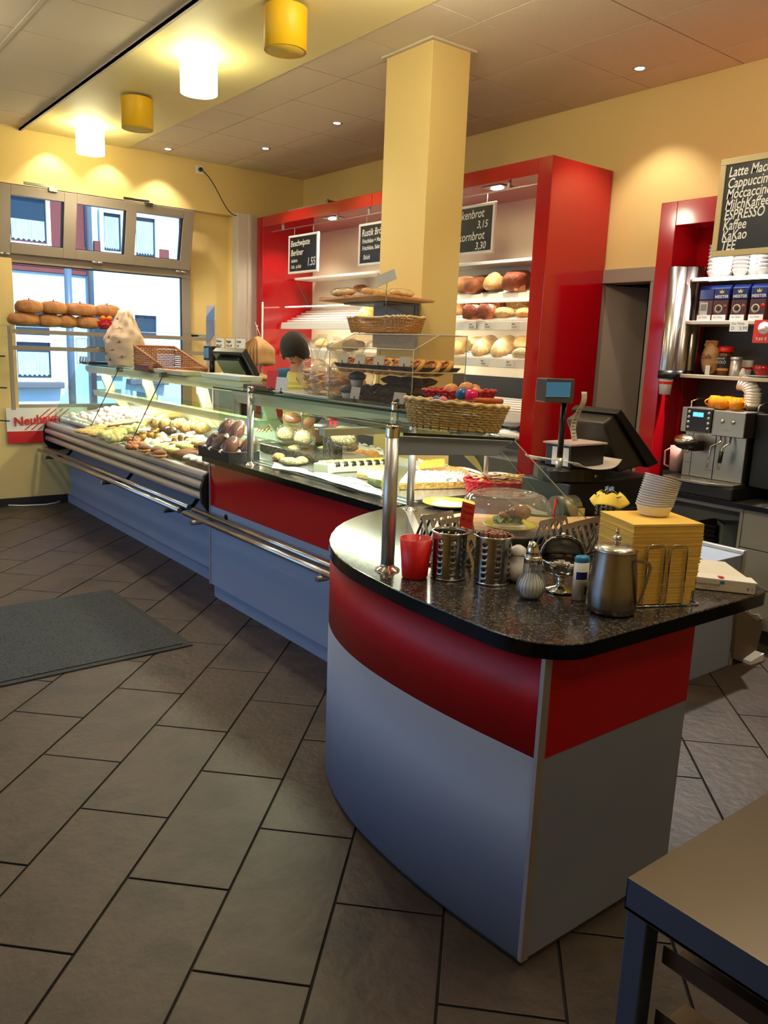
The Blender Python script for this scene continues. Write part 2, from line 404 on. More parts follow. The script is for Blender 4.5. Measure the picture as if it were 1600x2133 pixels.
# ---- street outside
FY = 20.0
mat('road', (120, 120, 122), .8); struct('ground_outside', G().box(-30, 40, YB+.32, 40, -.35, -.25).box(-30, XL-.22, -20, YB+.32, -.35, -.25), 'road')
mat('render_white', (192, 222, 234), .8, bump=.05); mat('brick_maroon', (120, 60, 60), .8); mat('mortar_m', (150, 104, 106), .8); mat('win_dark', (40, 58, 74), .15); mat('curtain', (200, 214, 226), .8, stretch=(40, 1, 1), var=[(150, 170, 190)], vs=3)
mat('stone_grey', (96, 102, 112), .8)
fa = thing('street_house', 'white rendered house across the street with maroon brick bands, seen through the shop window', 'house', (6, FY, -.25))
part('wall', G().box(-4, 18, FY, FY+.4, -.25, 9), 'render_white', fa)
def ex(px, py): v = at(px/2.857, 340+py/2.857, 'y', FY); return v.x, v.z
bx0 = ex(-600, 0)[0]; bxr, bz0 = ex(512, 672)
n_ = 0; bz = bz0
g = G().box(-4, bxr, FY-.03, FY, bz0, 9)
part('brick_band', g, 'brick_maroon', fa)
for i in range(6):
    part('brick_course', G().box(-4, bxr, FY-.06-.01*(i % 2), FY-.03, bz0+.01+.11*i, bz0+.105+.11*i), 'brick_maroon', fa)
def hwin(x0, y0, x1, y1, curtain=None, mull=None, sill=False):
    a = ex(x0, y1); b = ex(x1, y0); X0, X1, Z0, Z1 = a[0], b[0], a[1], b[1]; t = .09
    fr = part('window', G().box(X0-t, X0, FY-.12, FY-.02, Z0-t, Z1+t).box(X1, X1+t, FY-.12, FY-.02, Z0-t, Z1+t).box(X0, X1, FY-.12, FY-.02, Z0-t, Z0).box(X0, X1, FY-.12, FY-.02, Z1, Z1+t), 'white_plastic', fa)
    if mull: zz = ex(x0, mull)[1]; part('transom', G().box(X0, X1, FY-.12, FY-.03, zz-.08, zz+.08), 'white_plastic', fr)
    part('pane', G().box(X0, X1, FY-.05, FY-.03, Z0, Z1), 'win_dark', fr)
    if curtain: zz = ex(x0, curtain)[1]; part('curtain', G().grid(lambda u, v: (X0+.03+u*(X1-X0-.06), FY-.06+.01*sin(u*70), Z0+.06*(1-v)+.02*sin(u*40)*(1-v)+v*(zz-Z0)), 60, 2), 'curtain', fr)
    if sill: part('sill', G().box(X0-t-.12, X1+t+.15, FY-.3, FY, Z0-t-.14, Z0-t), 'stone_grey', fr, bevel=.02)
hwin(58, 222, 262, 462, curtain=325)
hwin(612, 308, 708, 520, curtain=315); hwin(800, 335, 912, 550, curtain=342); 
hwin(100, 865, 282, 1275, curtain=1120, mull=1040, sill=True)
hwin(560, 900, 700, 1240, curtain=1180, sill=False); hwin(800, 910, 920, 1260, curtain=1180, mull=1060, sill=True)
for x0, y0, x1, y1 in ((556, 468, 602, 526), (940, 518, 998, 572)):
    a = ex(x0, y1); b = ex(x1, y0); part('brick_pier', G().box(a[0], b[0], FY-.08, FY, a[1], b[1]), 'brick_maroon', fa)
a = ex(520, 640); dp = part('drain_pipe', G().cyl((a[0]+.03, FY-.12, -.2), (a[0]+.03, FY-.12, 9), .07, 10), 'stone_grey', fa)
a = at(146, 700, 'y', 14)
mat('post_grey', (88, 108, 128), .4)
lp = thing('street_post', 'slim grey lamp post standing outside behind the loaves on the window shelf', 'post', (a.x, 14, -.25))
part('pole', G().cyl((a.x, 14, -.25), (a.x, 14, 2.75), .06, 12), 'post_grey', lp); part('cap', G().lathe([(.075, 0), (.075, .05), (0, .09)], 12, (a.x, 14, 2.75)), 'post_grey', lp)
# ---- window banner with shop lettering below the pane
mat('banner_red', (196, 26, 30), .5)
a = at(12, 850, 'y', YB-.03); b = at(16, 924, 'y', YB-.03); zt, zb = a.z, b.z
bn = thing('paper_banner', 'white and red printed paper banner hanging under the window', 'banner', (a.x, YB-.02, zb))
part('sheet', G().grid(lambda u, v: (a.x+u*.75, YB-.03-.008*sin(u*9)*(1-v), zb+v*(zt-zb)), 14, 4), 'paper', bn)
zr = zb+(zt-zb)*.34
part('red_band', G().grid(lambda u, v: (a.x+u*.75, YB-.033-.008*sin(u*9), zb+v*(zr-zb)), 14, 2), 'banner_red', bn)
text('Neuhaus', .115, frame_m((a.x+.06, YB-.045, zr+.05), (1, 0, .1), (0, 0, 1)), 'banner_red', bn, bold=.003, shear=.1)
g = G()
for k in range(4): x0 = a.x+.15+.06*k; g.hexa([(x0, YB-.04, zr+.01), (x0+.012, YB-.04, zr+.01), (x0+.012, YB-.038, zr+.01), (x0, YB-.038, zr+.01), (x0+.24, YB-.04, zt-.01), (x0+.252, YB-.04, zt-.01), (x0+.252, YB-.038, zt-.01), (x0+.24, YB-.038, zt-.01)])
part('stripe', g, 'red_ink', bn)
# wire hooks and paper bag at the far left edge
for k, (px, py) in enumerate(((14, 808), (20, 877), (10, 742))):
    p = at(px, py, 'y', 7.9)
    tag(part('wire_hook', G().tube([(p.x, 7.9, p.z), (p.x-.2, 8.1, p.z), (p.x-.25, YB, p.z)], .006, 6), 'black_plastic'), ['middle black wire hook at the left edge of the window', 'lowest black wire hook at the left edge of the window', 'topmost black wire hook at the left edge of the window'][k], 'hook')
# ---- ceiling lamps
mat('shade_yellow', (238, 190, 20), .5)
ms = mat('shade_lit', (255, 246, 200), .5, emit=(255, 244, 190), es=12)
def can_lamp(x, y, lit, label):
    t = thing('ceiling_lamp', label, 'lamp', (x, y, ZC), group=None)
    R, H = .118, .245
    g = G().lathe([(R, -.03), (R, -H), (R-.004, -H), (R-.004, -.03), (R, -.03)], 40)
    part('shade', g, ms if lit else 'shade_yellow', t, world=False)
    part('mount', G().lathe([(0, -.012), (.05, -.012), (.05, -.05), (0, -.05)], 16), 'white_plastic', t, world=False)
    part('diffuser', G().lathe([(0, -H+.006), (R-.006, -H+.006), (R-.006, -H+.002), (0, -H+.002)], 32), ms if lit else mat('diff_off', (222, 190, 60), .5), t, world=False)
    if lit:
        lamp('lamp_glow', 'POINT', (x, y, ZC-.045), 9, (1, .83, .30), size=.03)
        lamp('lamp_or_fill', 'SPOT', (x, y, ZC-H-.01), 55, (1, .90, .70), size=.11, spot_size=radians(165), spot_blend=.6)
can_lamp(2.47, 4.19, False, 'unlit yellow cylinder ceiling lamp, nearest of the row')
can_lamp(2.45, 5.25, True, 'lit cylinder ceiling lamp between the two unlit yellow ones')
can_lamp(2.49, 6.43, False, 'unlit yellow cylinder ceiling lamp between the two lit ones')
can_lamp(2.50, 7.56, True, 'lit cylinder ceiling lamp farthest, close to the window wall')
me_ = mat('bulb', (255, 255, 255), .3, emit=(255, 240, 215), es=14)
def downlight(x, y, label, e=28, tilt=(0, 0)):
    t = thing('downlight', label, 'spotlight', (x, y, ZC), group='recessed downlights')
    part('ring', G().lathe([(.032, -.004), (.045, -.006), (.05, 0), (.05, .004), (.03, .004)], 24), 'alu', t, world=False)
    part('bulb', G().lathe([(0, -.006), (.028, -.004), (.03, .002)], 16), me_, t, world=False)
    lamp('down_or_fill', 'SPOT', (x, y, ZC-.012), e, (1, .89, .74), (radians(tilt[1]), radians(tilt[0]), 0), .02, spot_size=radians(95), spot_blend=.5)
downlight(2.319, 7.99, 'recessed downlight in the cream strip, left of the farthest lit lamp')
downlight(2.854, 7.978, 'recessed downlight in the cream strip, right of the farthest lit lamp')
downlight(3.363, 7.907, 'recessed downlight in the tiles close to the window wall')
downlight(4.023, 7.171, 'recessed downlight above the left end of the red bread shelf', 26)
downlight(4.01, 5.95, 'recessed downlight in the tiles left of the column', 26)
downlight(4.669, 3.471, 'recessed downlight above the grey doorway, right of the column', 34)
for y in (3.12, 1.0): lamp('lamp_or_fill', 'POINT', (2.45, y, 3.14), 28, (1, .87, .62), size=.12)   # unseen soft fill added where the row's next lit cylinders would hang
for x, y, e in ((.6, 5.6, 15), (.6, 2.6, 12), (3.9, 1.2, 7)): lamp('lamp_or_fill', 'POINT', (x, y, 3.2), e, (1, .88, .66), size=.12)  # more unseen fill lights, added to brighten the room
# unseen downlights and added fill spots nearer the viewer and in the left half
for x, y, e in ((4.669, 1.9, 24), (4.05, 3.0, 20), (4.05, .5, 12), (2.7, .2, 8)):
    lamp('down_or_fill', 'SPOT', (x, y, ZC-.012), e, (1, .88, .72), (0, 0, 0), .03, spot_size=radians(100), spot_blend=.5)
for x, y, e in ((1.6, 1.2, 14), (1.0, 4.3, 22), (.4, 6.8, 22), (-.2, 2.2, 8), (2.1, -.3, 34), (.9, -.6, 22)):  # front pair is fill added to warm the goods on the counter end
    lamp('down_or_fill', 'SPOT', (x, y, ZC-.012), e, (1, .88, .72), (0, 0, 0), .06, spot_size=radians(120), spot_blend=.8)
# ---- door mat
mat('mat_edge', (52, 54, 54), .9)
mm = mat('mat_fibre', (54, 57, 59), .95, var=[(80, 84, 86), (36, 39, 41)], vs=90, bump=.6, bs=120)
c0 = Vector((1.731, 3.831, 0)); ux = Vector((-.03, 1.19, 0)); uy = Vector((-2.2, -.055, 0))
dm = thing('door_mat', 'dark grey ribbed entrance mat on the floor tiles at the left', 'mat', c0)
def mp(u, v): return c0+ux*u+uy*v
part('border', G().prism([(p.x, p.y) for p in (mp(0, 0), mp(1, 0), mp(1, 1), mp(0, 1))], .001, .008), 'mat_edge', dm, bevel=.003)
g = G()
N = 62
for i in range(N):
    a0, a1 = .03+.94*i/N, .03+.94*(i+.72)/N
    g.prism([(p.x, p.y) for p in (mp(a0, .02), mp(a1, .02), mp(a1, .98), mp(a0, .98))], .008, .014)
g.prism([(p.x, p.y) for p in (mp(.03, .02), mp(.97, .02), mp(.97, .98), mp(.03, .98))], .008, .010)
o = part('pile', g, mm, dm); o['kind'] = 'stuff'
# ================================================================ counters
def granite_mat():
    m = bpy.data.materials.new('granite'); m.use_nodes = True; MATS['granite'] = m
    n = m.node_tree.nodes; L = m.node_tree.links; b = n['Principled BSDF']
    t = n.new('ShaderNodeTexCoord'); v = n.new('ShaderNodeTexVoronoi'); v.inputs['Scale'].default_value = 250; L.new(t.outputs['Object'], v.inputs['Vector'])
    ns = n.new('ShaderNodeTexNoise'); ns.inputs['Scale'].default_value = 80; ns.inputs['Detail'].default_value = 6; L.new(t.outputs['Object'], ns.inputs['Vector'])
    mx = n.new('ShaderNodeMix'); mx.data_type = 'FLOAT'; mx.inputs[0].default_value = .5; L.new(v.outputs['Color'], mx.inputs[2]); L.new(ns.outputs['Fac'], mx.inputs[3])
    r = n.new('ShaderNodeValToRGB'); L.new(mx.outputs[0], r.inputs[0]); e = r.color_ramp.elements
    e[0].position = .3; e[0].color = lin((22, 21, 21)); e[1].position = .75; e[1].color = lin((112, 104, 96)); q = e.new(.52); q.color = lin((46, 43, 41))
    L.new(r.outputs[0], b.inputs['Base Color']); b.inputs['Roughness'].default_value = .16
    return m
granite_mat()
mat('granite_edge', (10, 10, 11), .12)
mat('steel_deck', (205, 208, 206), .22, .85)
mat('case_white', (206, 206, 196), .4)
mat('case_cream', (214, 208, 180), .4)
mt_tube = mat('case_tube', (255, 255, 255), .4, emit=(255, 236, 190), es=6)
# ---- refrigerated display case (left)
A0, A1 = 4.62, 8.12
dc = thing('display_case', 'long glass-fronted bakery display case with steel nose, left end of the counter line', 'display case', (2.7, 6.3, 0))
g = G().box(2.38, 3.0, A0, A1, .0, .80)
part('base', g, 'laminate_grey', dc, bevel=.004)
part('plinth', G().box(2.35, 2.38, A0, A1, 0, .07), 'laminate_grey', dc)
def ext(poly, y0, y1): return G().prism(poly, y0, y1, 'y')
def arc(cx, cz, r, a0, a1, n=6): return [(cx+r*cos(radians(a0+(a1-a0)*i/n)), cz+r*sin(radians(a0+(a1-a0)*i/n))) for i in range(n+1)]
part('nose_rail', ext([(2.225, .805)]+arc(2.20, .777, .030, 100, 200)+[(2.19, .745), (2.24, .745)], A0, A1), 'alu', dc)
part('nose_rail', ext([(2.24, .742)]+arc(2.182, .715, .027, 95, 230)+[(2.24, .69)], A0, A1), 'alu', dc)
part('nose_gap', ext([(2.185, .69), (2.185, .672), (2.24, .672), (2.24, .69)], A0, A1), 'black_plastic', dc)
part('nose_rail', ext([(2.24, .672)]+arc(2.185, .645, .027, 110, 250)+[(2.24, .612)], A0, A1), 'alu', dc)
part('underside', ext([(2.22, .61), (2.40, .58), (2.40, .80), (2.22, .80)], A0, A1), 'laminate_dark', dc)
ep = [(2.22, .83), (2.165, .79), (2.138, .71), (2.142, .62), (2.19, .55), (2.28, .52), (2.40, .54), (2.40, .86)]
part('end_panel', ext(ep, A0-.03, A0), 'black_satin', dc, bevel=.006); part('end_panel', ext(ep, A1, A1+.02), 'black_satin', dc, bevel=.006)
part('ledge', ext([(2.205, .806), (2.30, .806), (2.30, .80), (2.205, .80)], A0, A1), 'steel_deck', dc)
DZ = lambda x: .812+max(0, x-2.30)*.16
part('deck', ext([(2.30, .806), (2.98, .80+.68*.16), (2.98, .78), (2.30, .78)], A0, A1), 'case_white', dc)
part('rear_wall', G().box(2.98, 3.0, A0, A1, .80, 1.0), 'case_white', dc)
# front glass in three panes with fine dark seams
ysm = [A0, 6.02, 7.0, A1]
def slant(y0, y1, off=0, w_=.006): return G().prism([(2.212+off, .81), (2.212+off+w_, .81), (2.492+off+w_, 1.352), (2.492+off, 1.352)], y0, y1, 'y')
for i in range(3): part('front_pane', slant(ysm[i]+.003, ysm[i+1]-.003), 'clear_glass', dc)
for i in (1, 2): part('glass_seam', slant(ysm[i]-.003, ysm[i]+.003, 0, .007), 'gasket', dc)
part('top_pane', G().box(2.485, 2.98, A0, A1, 1.352, 1.360), 'green_glass', dc)
part('end_pane', G().prism([(2.22, .81), (2.98, .81), (2.98, 1.35), (2.50, 1.35)], A1-.01, A1-.004, 'y'), 'green_glass', dc)
part('shelf_pane', G().box(2.56, 2.9, A0+.05, A1-.1, 1.115, 1.121), 'green_glass', dc)
part('canopy', ext([(2.56, 1.348)]+arc(2.60, 1.325, .045, 180, 300)+[(2.63, 1.31), (2.70, 1.315), (2.70, 1.348)], A0+.03, A1-.03), 'case_cream', dc)
part('canopy', ext([(2.60, 1.114)]+arc(2.64, 1.09, .035, 180, 330)+[(2.69, 1.114)], A0+.08, A1-.1), 'case_cream', dc)
part('light_tube', G().cyl((2.665, A0+.1, 1.304), (2.665, A1-.1, 1.304), .009, 8), mt_tube, dc)
part('light_tube', G().cyl((2.67, A0+.15, 1.062), (2.67, A1-.15, 1.062), .008, 8), mt_tube, dc)
lamp('case_light', 'AREA', (2.66, 6.35, 1.275), 18, (1, .87, .62), (0, 0, 0), .05, 3.2)
lamp('case_light', 'AREA', (2.67, 6.35, 1.05), 10, (1, .87, .62), (0, 0, 0), .04, 3.1)
for y in (4.75, 5.75, 6.85, 7.9):
    part('support_arm', G().prism([(2.66, 1.345), (2.72, 1.345), (2.78, 1.12), (2.96, .92), (2.98, .86), (2.92, .86), (2.70, 1.10), (2.66, 1.22)], y, y+.035, 'y'), 'case_cream', dc, bevel=.004)
for y in (6.0, 6.98): part('clip', G().box(2.47, 2.53, y, y+.04, 1.33, 1.37), 'steel_dark', dc)
# push rails
def rails(name, label, y0, y1, ybr, cat='rail'):
    t = thing(name, label, cat, (2.12, (y0+y1)/2, .53))
    part('bar', G().cyl((2.085, y0, .535), (2.085, y1, .535), .0175, 20), 'rail_steel', t)
    part('bar', G().cyl((2.15, y0, .55), (2.15, y1, .55), .0175, 20), 'rail_steel', t)
    for y in ybr:
        part('bracket', G().cyl((2.055, y, .505), (2.20, y, .505), .015, 12).tube([(2.20, y, .505), (2.26, y+.0, .52), (2.30, y, .57), (2.36, y, .60)] if y > 4.6 else [(2.20, y, .505), (2.22, y, .505)], .014, 10), 'black_plastic' if y > 4.6 else 'steel', t)
        part('end_cap', G().cyl((2.053, y, .505), (2.05, y, .505), .0155, 12), 'steel', t)
rails('push_rail', 'pair of steel push rails on black brackets under the long display case', 4.80, 8.08, (4.98, 6.2, 7.75))
rails('push_rail', 'pair of steel push rails in front of the red-banded middle counter', 2.95, 4.72, (4.55, 3.12))
# ---- middle counter
B0, B1 = 2.725, 4.575
mc = thing('service_counter', 'middle counter with red band over blue-grey panel and dark granite edge', 'counter', (2.6, 3.6, 0))
part('front_panel', G().box(2.19, 2.22, B0, B1, .09, .605), 'laminate_grey', mc, bevel=.002)
part('red_band', G().box(2.189, 2.22, B0, B1-.012, .605, .88), 'gloss_red', mc)
part('plinth', G().box(2.215, 2.24, B0, B1-.03, 0, .09), 'laminate_grey', mc)
part('corner_strip', G().box(2.184, 2.22, B1-.012, B1, .09, .88), 'alu', mc)
part('side_panel', G().box(2.22, 2.95, B1-.02, B1, 0, .88), 'laminate_grey', mc)
part('rear_panel', G().box(2.93, 2.95, B0, B1, 0, .88), 'laminate_grey', mc)
part('granite_edge', G().box(2.155, 2.27, B0+.02, B1+.03, .882, .92), 'granite', mc, bevel=.003)
part('steel_ledge', G().box(2.27, 2.30, B0, B1, .88, .925).box(2.30, 2.335, B0, B1, .88, .931), 'steel_deck', mc, bevel=.002)
part('deck', G().box(2.335, 2.98, B0+.02, B1, .88, .935), 'steel_deck', mc)
part('care_plate', G().box(2.187, 2.19, 4.50, 4.56, .855, .872), 'alu', mc)
part('rail_hole', G().cyl((2.186, 4.35, .565), (2.19, 4.35, .565), .02, 16), 'black_plastic', mc)
# glass hood on the middle counter
HZ = 1.335
hd = thing('glass_hood', 'glass hood with green-edged shelf standing on the middle counter', 'glass hood', (2.5, 3.4, .93))
part('front_pane', G().box(2.232, 2.238, 2.66, 4.10, .932, HZ-.004), 'green_glass', hd)
part('top_pane', G().box(2.21, 2.80, 2.64, 4.56, HZ, HZ+.009), 'green_glass', hd)
part('pane_edge', G().box(2.207, 2.21, 2.64, 4.56, HZ, HZ+.009), mat('glass_edge', (22, 62, 46), .1), hd)
part('side_pane', G().box(2.24, 2.80, 4.545, 4.55, .937, HZ), 'green_glass', hd)
part('canopy', ext([(2.30, HZ-.002), (2.30, HZ-.03), (2.345, HZ-.085), (2.37, HZ-.088), (2.385, HZ-.06), (2.50, HZ-.05), (2.52, HZ-.002)], 2.68, 4.5), 'case_cream', hd, bevel=.006)
part('light_tube', G().cyl((2.43, 2.75, HZ-.066), (2.43, 4.45, HZ-.066), .009, 8), mt_tube, hd)
lamp('case_light', 'AREA', (2.43, 3.6, HZ-.08), 15, (1, .92, .72), (0, 0, 0), .05, 1.7)
def post(parent, x, y, r, z0, z1, clampz=None):
    p_ = part('post', G().cyl((x, y, z0), (x, y, z1-.035), r, 24), 'alu', parent)
    part('cap', G().lathe([(r*1.02, 0), (r*1.02, .034), (r*.9, .037), (0, .037)], 24, (x, y, z1-.035)), 'chrome', p_)
    part('foot', G().lathe([(r*1.9, 0), (r*1.8, .005), (r*1.15, .011), (r, .02)], 24, (x, y, z0)), 'chrome', p_)
    if clampz: part('clamp', G().cyl((x, y-.03, clampz), (x, y+.012, clampz), .014, 14).box(x-.006, x+.02, y-.02, y+.0, clampz-.012, clampz+.012), 'chrome', p_, bevel=.002)
post(hd, 2.225, 4.115, .019, .92, 1.37, 1.30)
post(hd, 2.235, 2.80, .017, .92, 1.375, 1.285)
post(hd, 2.215, 2.64, .017, .92, 1.37)
for y in (2.75, 4.45): part('support_post', G().cyl((2.78, y, .936), (2.78, y, HZ), .012, 12), 'alu', hd)
# ---- curved end counter
def smooth_poly(P, k=1):
    for _ in range(k):
        Q = []
        for i in range(len(P)-1):
            a, b = P[i], P[i+1]; Q += [(a[0]*.75+b[0]*.25, a[1]*.75+b[1]*.25), (a[0]*.25+b[0]*.75, a[1]*.25+b[1]*.75)]
        P = [P[0]]+Q+[P[-1]]
    return P
front = smooth_poly([(2.19, 2.72), (1.99, 2.655), (1.80, 2.565), (1.64, 2.42), (1.535, 2.23), (1.468, 2.0), (1.444, 1.75), (1.444, 1.5), (1.469, 1.208)], 2)
ec = thing('end_counter', 'curved end counter in red over blue-grey with speckled granite top, nearest the viewer', 'counter', (1.9, 1.8, 0))
def skin(poly, z0, z1, t=.014):
    inner = [(x+t*1.2, y+t*.3) for x, y in poly]
    g = G(); n = len(poly)
    vs = [(x, y, z0) for x, y in poly]+[(x, y, z1) for x, y in poly]+[(x, y, z0) for x, y in inner]+[(x, y, z1) for x, y in inner]
    F = []; 
    for i in range(n-1): F += [(i, i+1, n+i+1, n+i), (2*n+i+1, 2*n+i, 3*n+i, 3*n+i+1), (n+i, n+i+1, 3*n+i+1, 3*n+i), (i+1, i, 2*n+i, 2*n+i+1)]
    k = len(g.f); g.add(vs, F)
    for i in range(k, len(g.f), 4): g.sm[i] = True
    return g
part('front_panel', skin(front, .02, .603), 'laminate_grey', ec)
part('red_band', skin(front, .603, .88), 'satin_red', ec)
part('plinth', skin([(x+.012, y+.01) for x, y in front], 0, .03), 'laminate_dark', ec)
part('corner_strip', G().box(1.462, 1.489, 1.200, 1.215, .02, .88), 'alu', ec, bevel=.002)
part('end_panel', G().box(1.489, 2.135, 1.206, 1.222, .02, .60), 'laminate_grey', ec)
part('red_band', G().box(1.489, 2.135, 1.205, 1.222, .60, .88), 'satin_red', ec)
part('plinth', G().box(1.489, 2.12, 1.216, 1.24, 0, .03), 'laminate_dark', ec)
part('rear_panel', G().prism([(2.13, 1.215), (2.15, 1.215), (2.93, 2.5), (2.95, 2.72), (2.93, 2.72), (2.90, 2.5)], .0, .88), 'laminate_grey', ec)
top = [(2.42, 1.165), (2.405, 1.14), (2.36, 1.128), (1.614, 1.146), (1.543, 1.146), (1.495, 1.162), (1.447, 1.205), (1.423, 1.242), (1.407, 1.31), (1.405, 1.40), (1.408, 1.535), (1.411, 1.695), (1.428, 1.874), (1.455, 2.053), (1.510, 2.212), (1.613, 2.382), (1.768, 2.544), (1.950, 2.652), (2.07, 2.70), (2.155, 2.72), (2.90, 2.72), (3.05, 2.60), (3.05, 2.25), (2.70, 1.65)]
body = smooth_poly(top+[top[0]], 1)[1:-1]
part('granite_top', G().prism(body[::-1], .9195-.0395, .92, smooth=False), 'granite', ec, bevel=.003)
def off_poly(P, d):
    n = len(P); out = []
    for i in range(n):
        a, b, c = Vector(P[i-1]), Vector(P[i]), Vector(P[(i+1) % n]); t = (c-a); t = t.normalized() if t.length > 1e-6 else Vector((1, 0)); out.append((b.x+t.y*d, b.y-t.x*d))
    return out
# black edging band hugging the granite
def band(P, z0, z1, d=.0015):
    Q = off_poly(P, d); ar = sum(P[i][0]*P[(i+1) % len(P)][1]-P[(i+1) % len(P)][0]*P[i][1] for i in range(len(P)))
    if ar < 0: Q = off_poly(P, -d)
    n = len(P); vs = [(x, y, z0) for x, y in Q]+[(x, y, z1) for x, y in Q]; F = [(i, (i+1) % n, n+(i+1) % n, n+i) for i in range(n)]
    g = G(); g.add(vs, F, True); return g
part('edge_band', band(body, .8795, .917), 'granite_edge', ec)
part('edge_band', G().box(2.152, 2.155, 2.72, B1+.03, .8825, .917), 'granite_edge', mc)
part('steel_inlay', G().prism([(1.80, 2.08), (2.20, 2.66), (2.24, 2.66), (1.84, 2.08)], .9203, .9212), 'steel_deck', ec)
# end hood: bracket with black edged glass shelf
eh = thing('end_hood', 'small glass shelf on a blue-grey bracket and a round post over the end counter', 'glass hood', (1.9, 2.1, .93))
post(eh, 1.524, 1.915, .0215, .92, 1.376)
part('bracket', G().prism([(1.535, 1.348), (1.535, 1.288), (1.965, 1.266), (2.035, 1.318)], 1.90, 1.915, 'y'), 'alu', eh) if 0 else part('bracket', G().prism([(1.535, 1.346), (1.535, 1.288), (1.965, 1.264), (2.035, 1.312)], 1.896, 1.912, 'y'), 'laminate_grey', eh, bevel=.002)
part('shelf_pane', G().hexa([(1.545, 1.89, 1.348), (2.035, 1.89, 1.314), (2.035, 2.62, 1.314), (1.545, 2.55, 1.348), (1.545, 1.89, 1.357), (2.035, 1.89, 1.323), (2.035, 2.62, 1.323), (1.545, 2.55, 1.357)]), 'green_glass', eh)
part('pane_edge', G().hexa([(1.545, 1.886, 1.348), (2.037, 1.886, 1.314), (2.037, 1.89, 1.314), (1.545, 1.89, 1.348), (1.545, 1.886, 1.357), (2.037, 1.886, 1.323), (2.037, 1.89, 1.323), (1.545, 1.89, 1.357)]), 'black_plastic', eh)
a = at(1067, 913, 'y', 1.9); b = at(1238, 1098, 'y', 1.9); c = at(1071, 951, 'y', 2.3)
part('sloping_pane', G().hexa([tuple(a), (a.x+.006, a.y, a.z), (b.x+.006, b.y, b.z), tuple(b), (a.x, 2.3, a.z-.0), (a.x+.006, 2.3, a.z-.0), (b.x+.006, 2.3, b.z), (b.x, 2.3, b.z)]), 'clear_glass', eh)
for q in (0, .4): part('pane_rim', G().tube([(a.x, 1.9+q, a.z), (b.x, 1.9+q, b.z)], .0022, 6), 'case_cream', eh)
lamp('case_light', 'AREA', (2.1, 2.45, 1.29), 3, (1, .93, .75), (0, 0, 0), .3, .05)
part('light_bar', G().box(1.6, 2.0, 2.40, 2.44, 1.29, 1.315), 'case_cream', eh)
# ---- steel work table at the lower right
TZ = .75
wt = thing('work_table', 'stainless steel work table with sky-tinted legs and tray runners in the right foreground', 'table', (1.6, .3, 0))
tx0, ty1 = 1.079, .675
part('table_top', G().box(tx0, 2.2, -.6, ty1, TZ-.002, TZ).box(tx0, 2.2, -.6, ty1, TZ-.06, TZ-.052), brushed('table_steel', (122, 116, 108), .34, (30, 1, 30)), wt, bevel=.0008)
part('apron', G().box(tx0, tx0+.0016, -.6, ty1, TZ-.058, TZ-.001).box(tx0, 2.2, ty1-.0016, ty1, TZ-.058, TZ-.001), mat('leg_steel_sky', (92, 110, 142), .5, .8), wt)  # blue in the leg steel stands in for reflected sky
for x, y in ((tx0+.003, ty1-.043), (2.15, ty1-.043), (tx0+.003, -.59), (2.15, -.59)):
    part('leg', G().box(x, x+.04, y, y+.04, .0, TZ-.058), 'leg_steel_sky', wt, bevel=.003)
def runner(z):
    prof = [(0, .045), (0, .012), (.012, 0), (.10, 0), (.10, .002), (.013, .002), (.002, .013), (.002, .045)]
    return G().prism([(tx0+.06+y_, z+z_) for y_, z_ in prof], 0, 0) if 0 else G().prism([(p[0]+tx0+.05, p[1]+z) for p in prof], -.55, ty1-.05, 'y')
for z in (.585, .46, .335, .21): part('runner', runner(z), 'steel_dark', wt)
for x, y in ((tx0+.023, ty1-.023), (2.17, ty1-.023), (tx0+.023, -.57), (2.17, -.57)): part('foot', G().lathe([(.014, 0), (.014, .01), (.01, .012)], 12, (x, y, -.0005)), 'black_plastic', wt)
# ================================================================ bakery goods library
def crust(name, dark, light, sc=14, rough=.6, bump=.5, bs=60): return mat(name, dark, rough, var=[light], vs=sc, bump=bump, bs=bs, detail=6)
crust('crust_gold', (150, 88, 40), (206, 148, 84), 9)
crust('crust_pale', (206, 160, 92), (238, 214, 162), 7)
crust('crust_flour', (170, 128, 70), (240, 226, 180), 8)
crust('crust_brown', (112, 60, 34), (168, 102, 58), 14)
crust('crust_rye', (66, 36, 26), (120, 70, 44), 18, bump=.9)
crust('crust_seed', (120, 78, 38), (220, 180, 112), 95, bump=1, bs=140)
crust('crust_greyseed', (110, 92, 62), (214, 196, 150), 120, bump=1, bs=150)
crust('crust_brick', (120, 58, 38), (158, 88, 58), 12, bump=.8, bs=50)
crust('choc', (38, 22, 16), (84, 50, 34), 20, bump=.8, bs=60)
crust('choc_light', (96, 58, 36), (150, 100, 62), 16)
crust('pastry_gold', (196, 120, 46), (242, 190, 104), 16, .45)
crust('pastry_dark', (120, 60, 30), (200, 130, 66), 18, .45)
crust('crumble', (200, 150, 70), (244, 214, 134), 60, bump=1, bs=120)
crust('berry_crumble', (120, 140, 150), (240, 244, 246), 45, bump=1, bs=90)
crust('green_cake', (150, 148, 70), (226, 222, 160), 22)
mat('icing', (250, 246, 240), .4); mat('icing_pink', (246, 196, 190), .4); mat('cream_fill', (250, 242, 214), .5); mat('slash', (232, 200, 146), .7)
m_spr = mat('sprinkle', (232, 90, 110), .4, var=[(240, 220, 90), (90, 170, 90), (250, 245, 240)], vs=160)
mat('black_filling', (30, 26, 30), .4); mat('yellow_cream', (248, 214, 96), .4); mat('pink_food', (230, 160, 150), .5)
PH = [0]
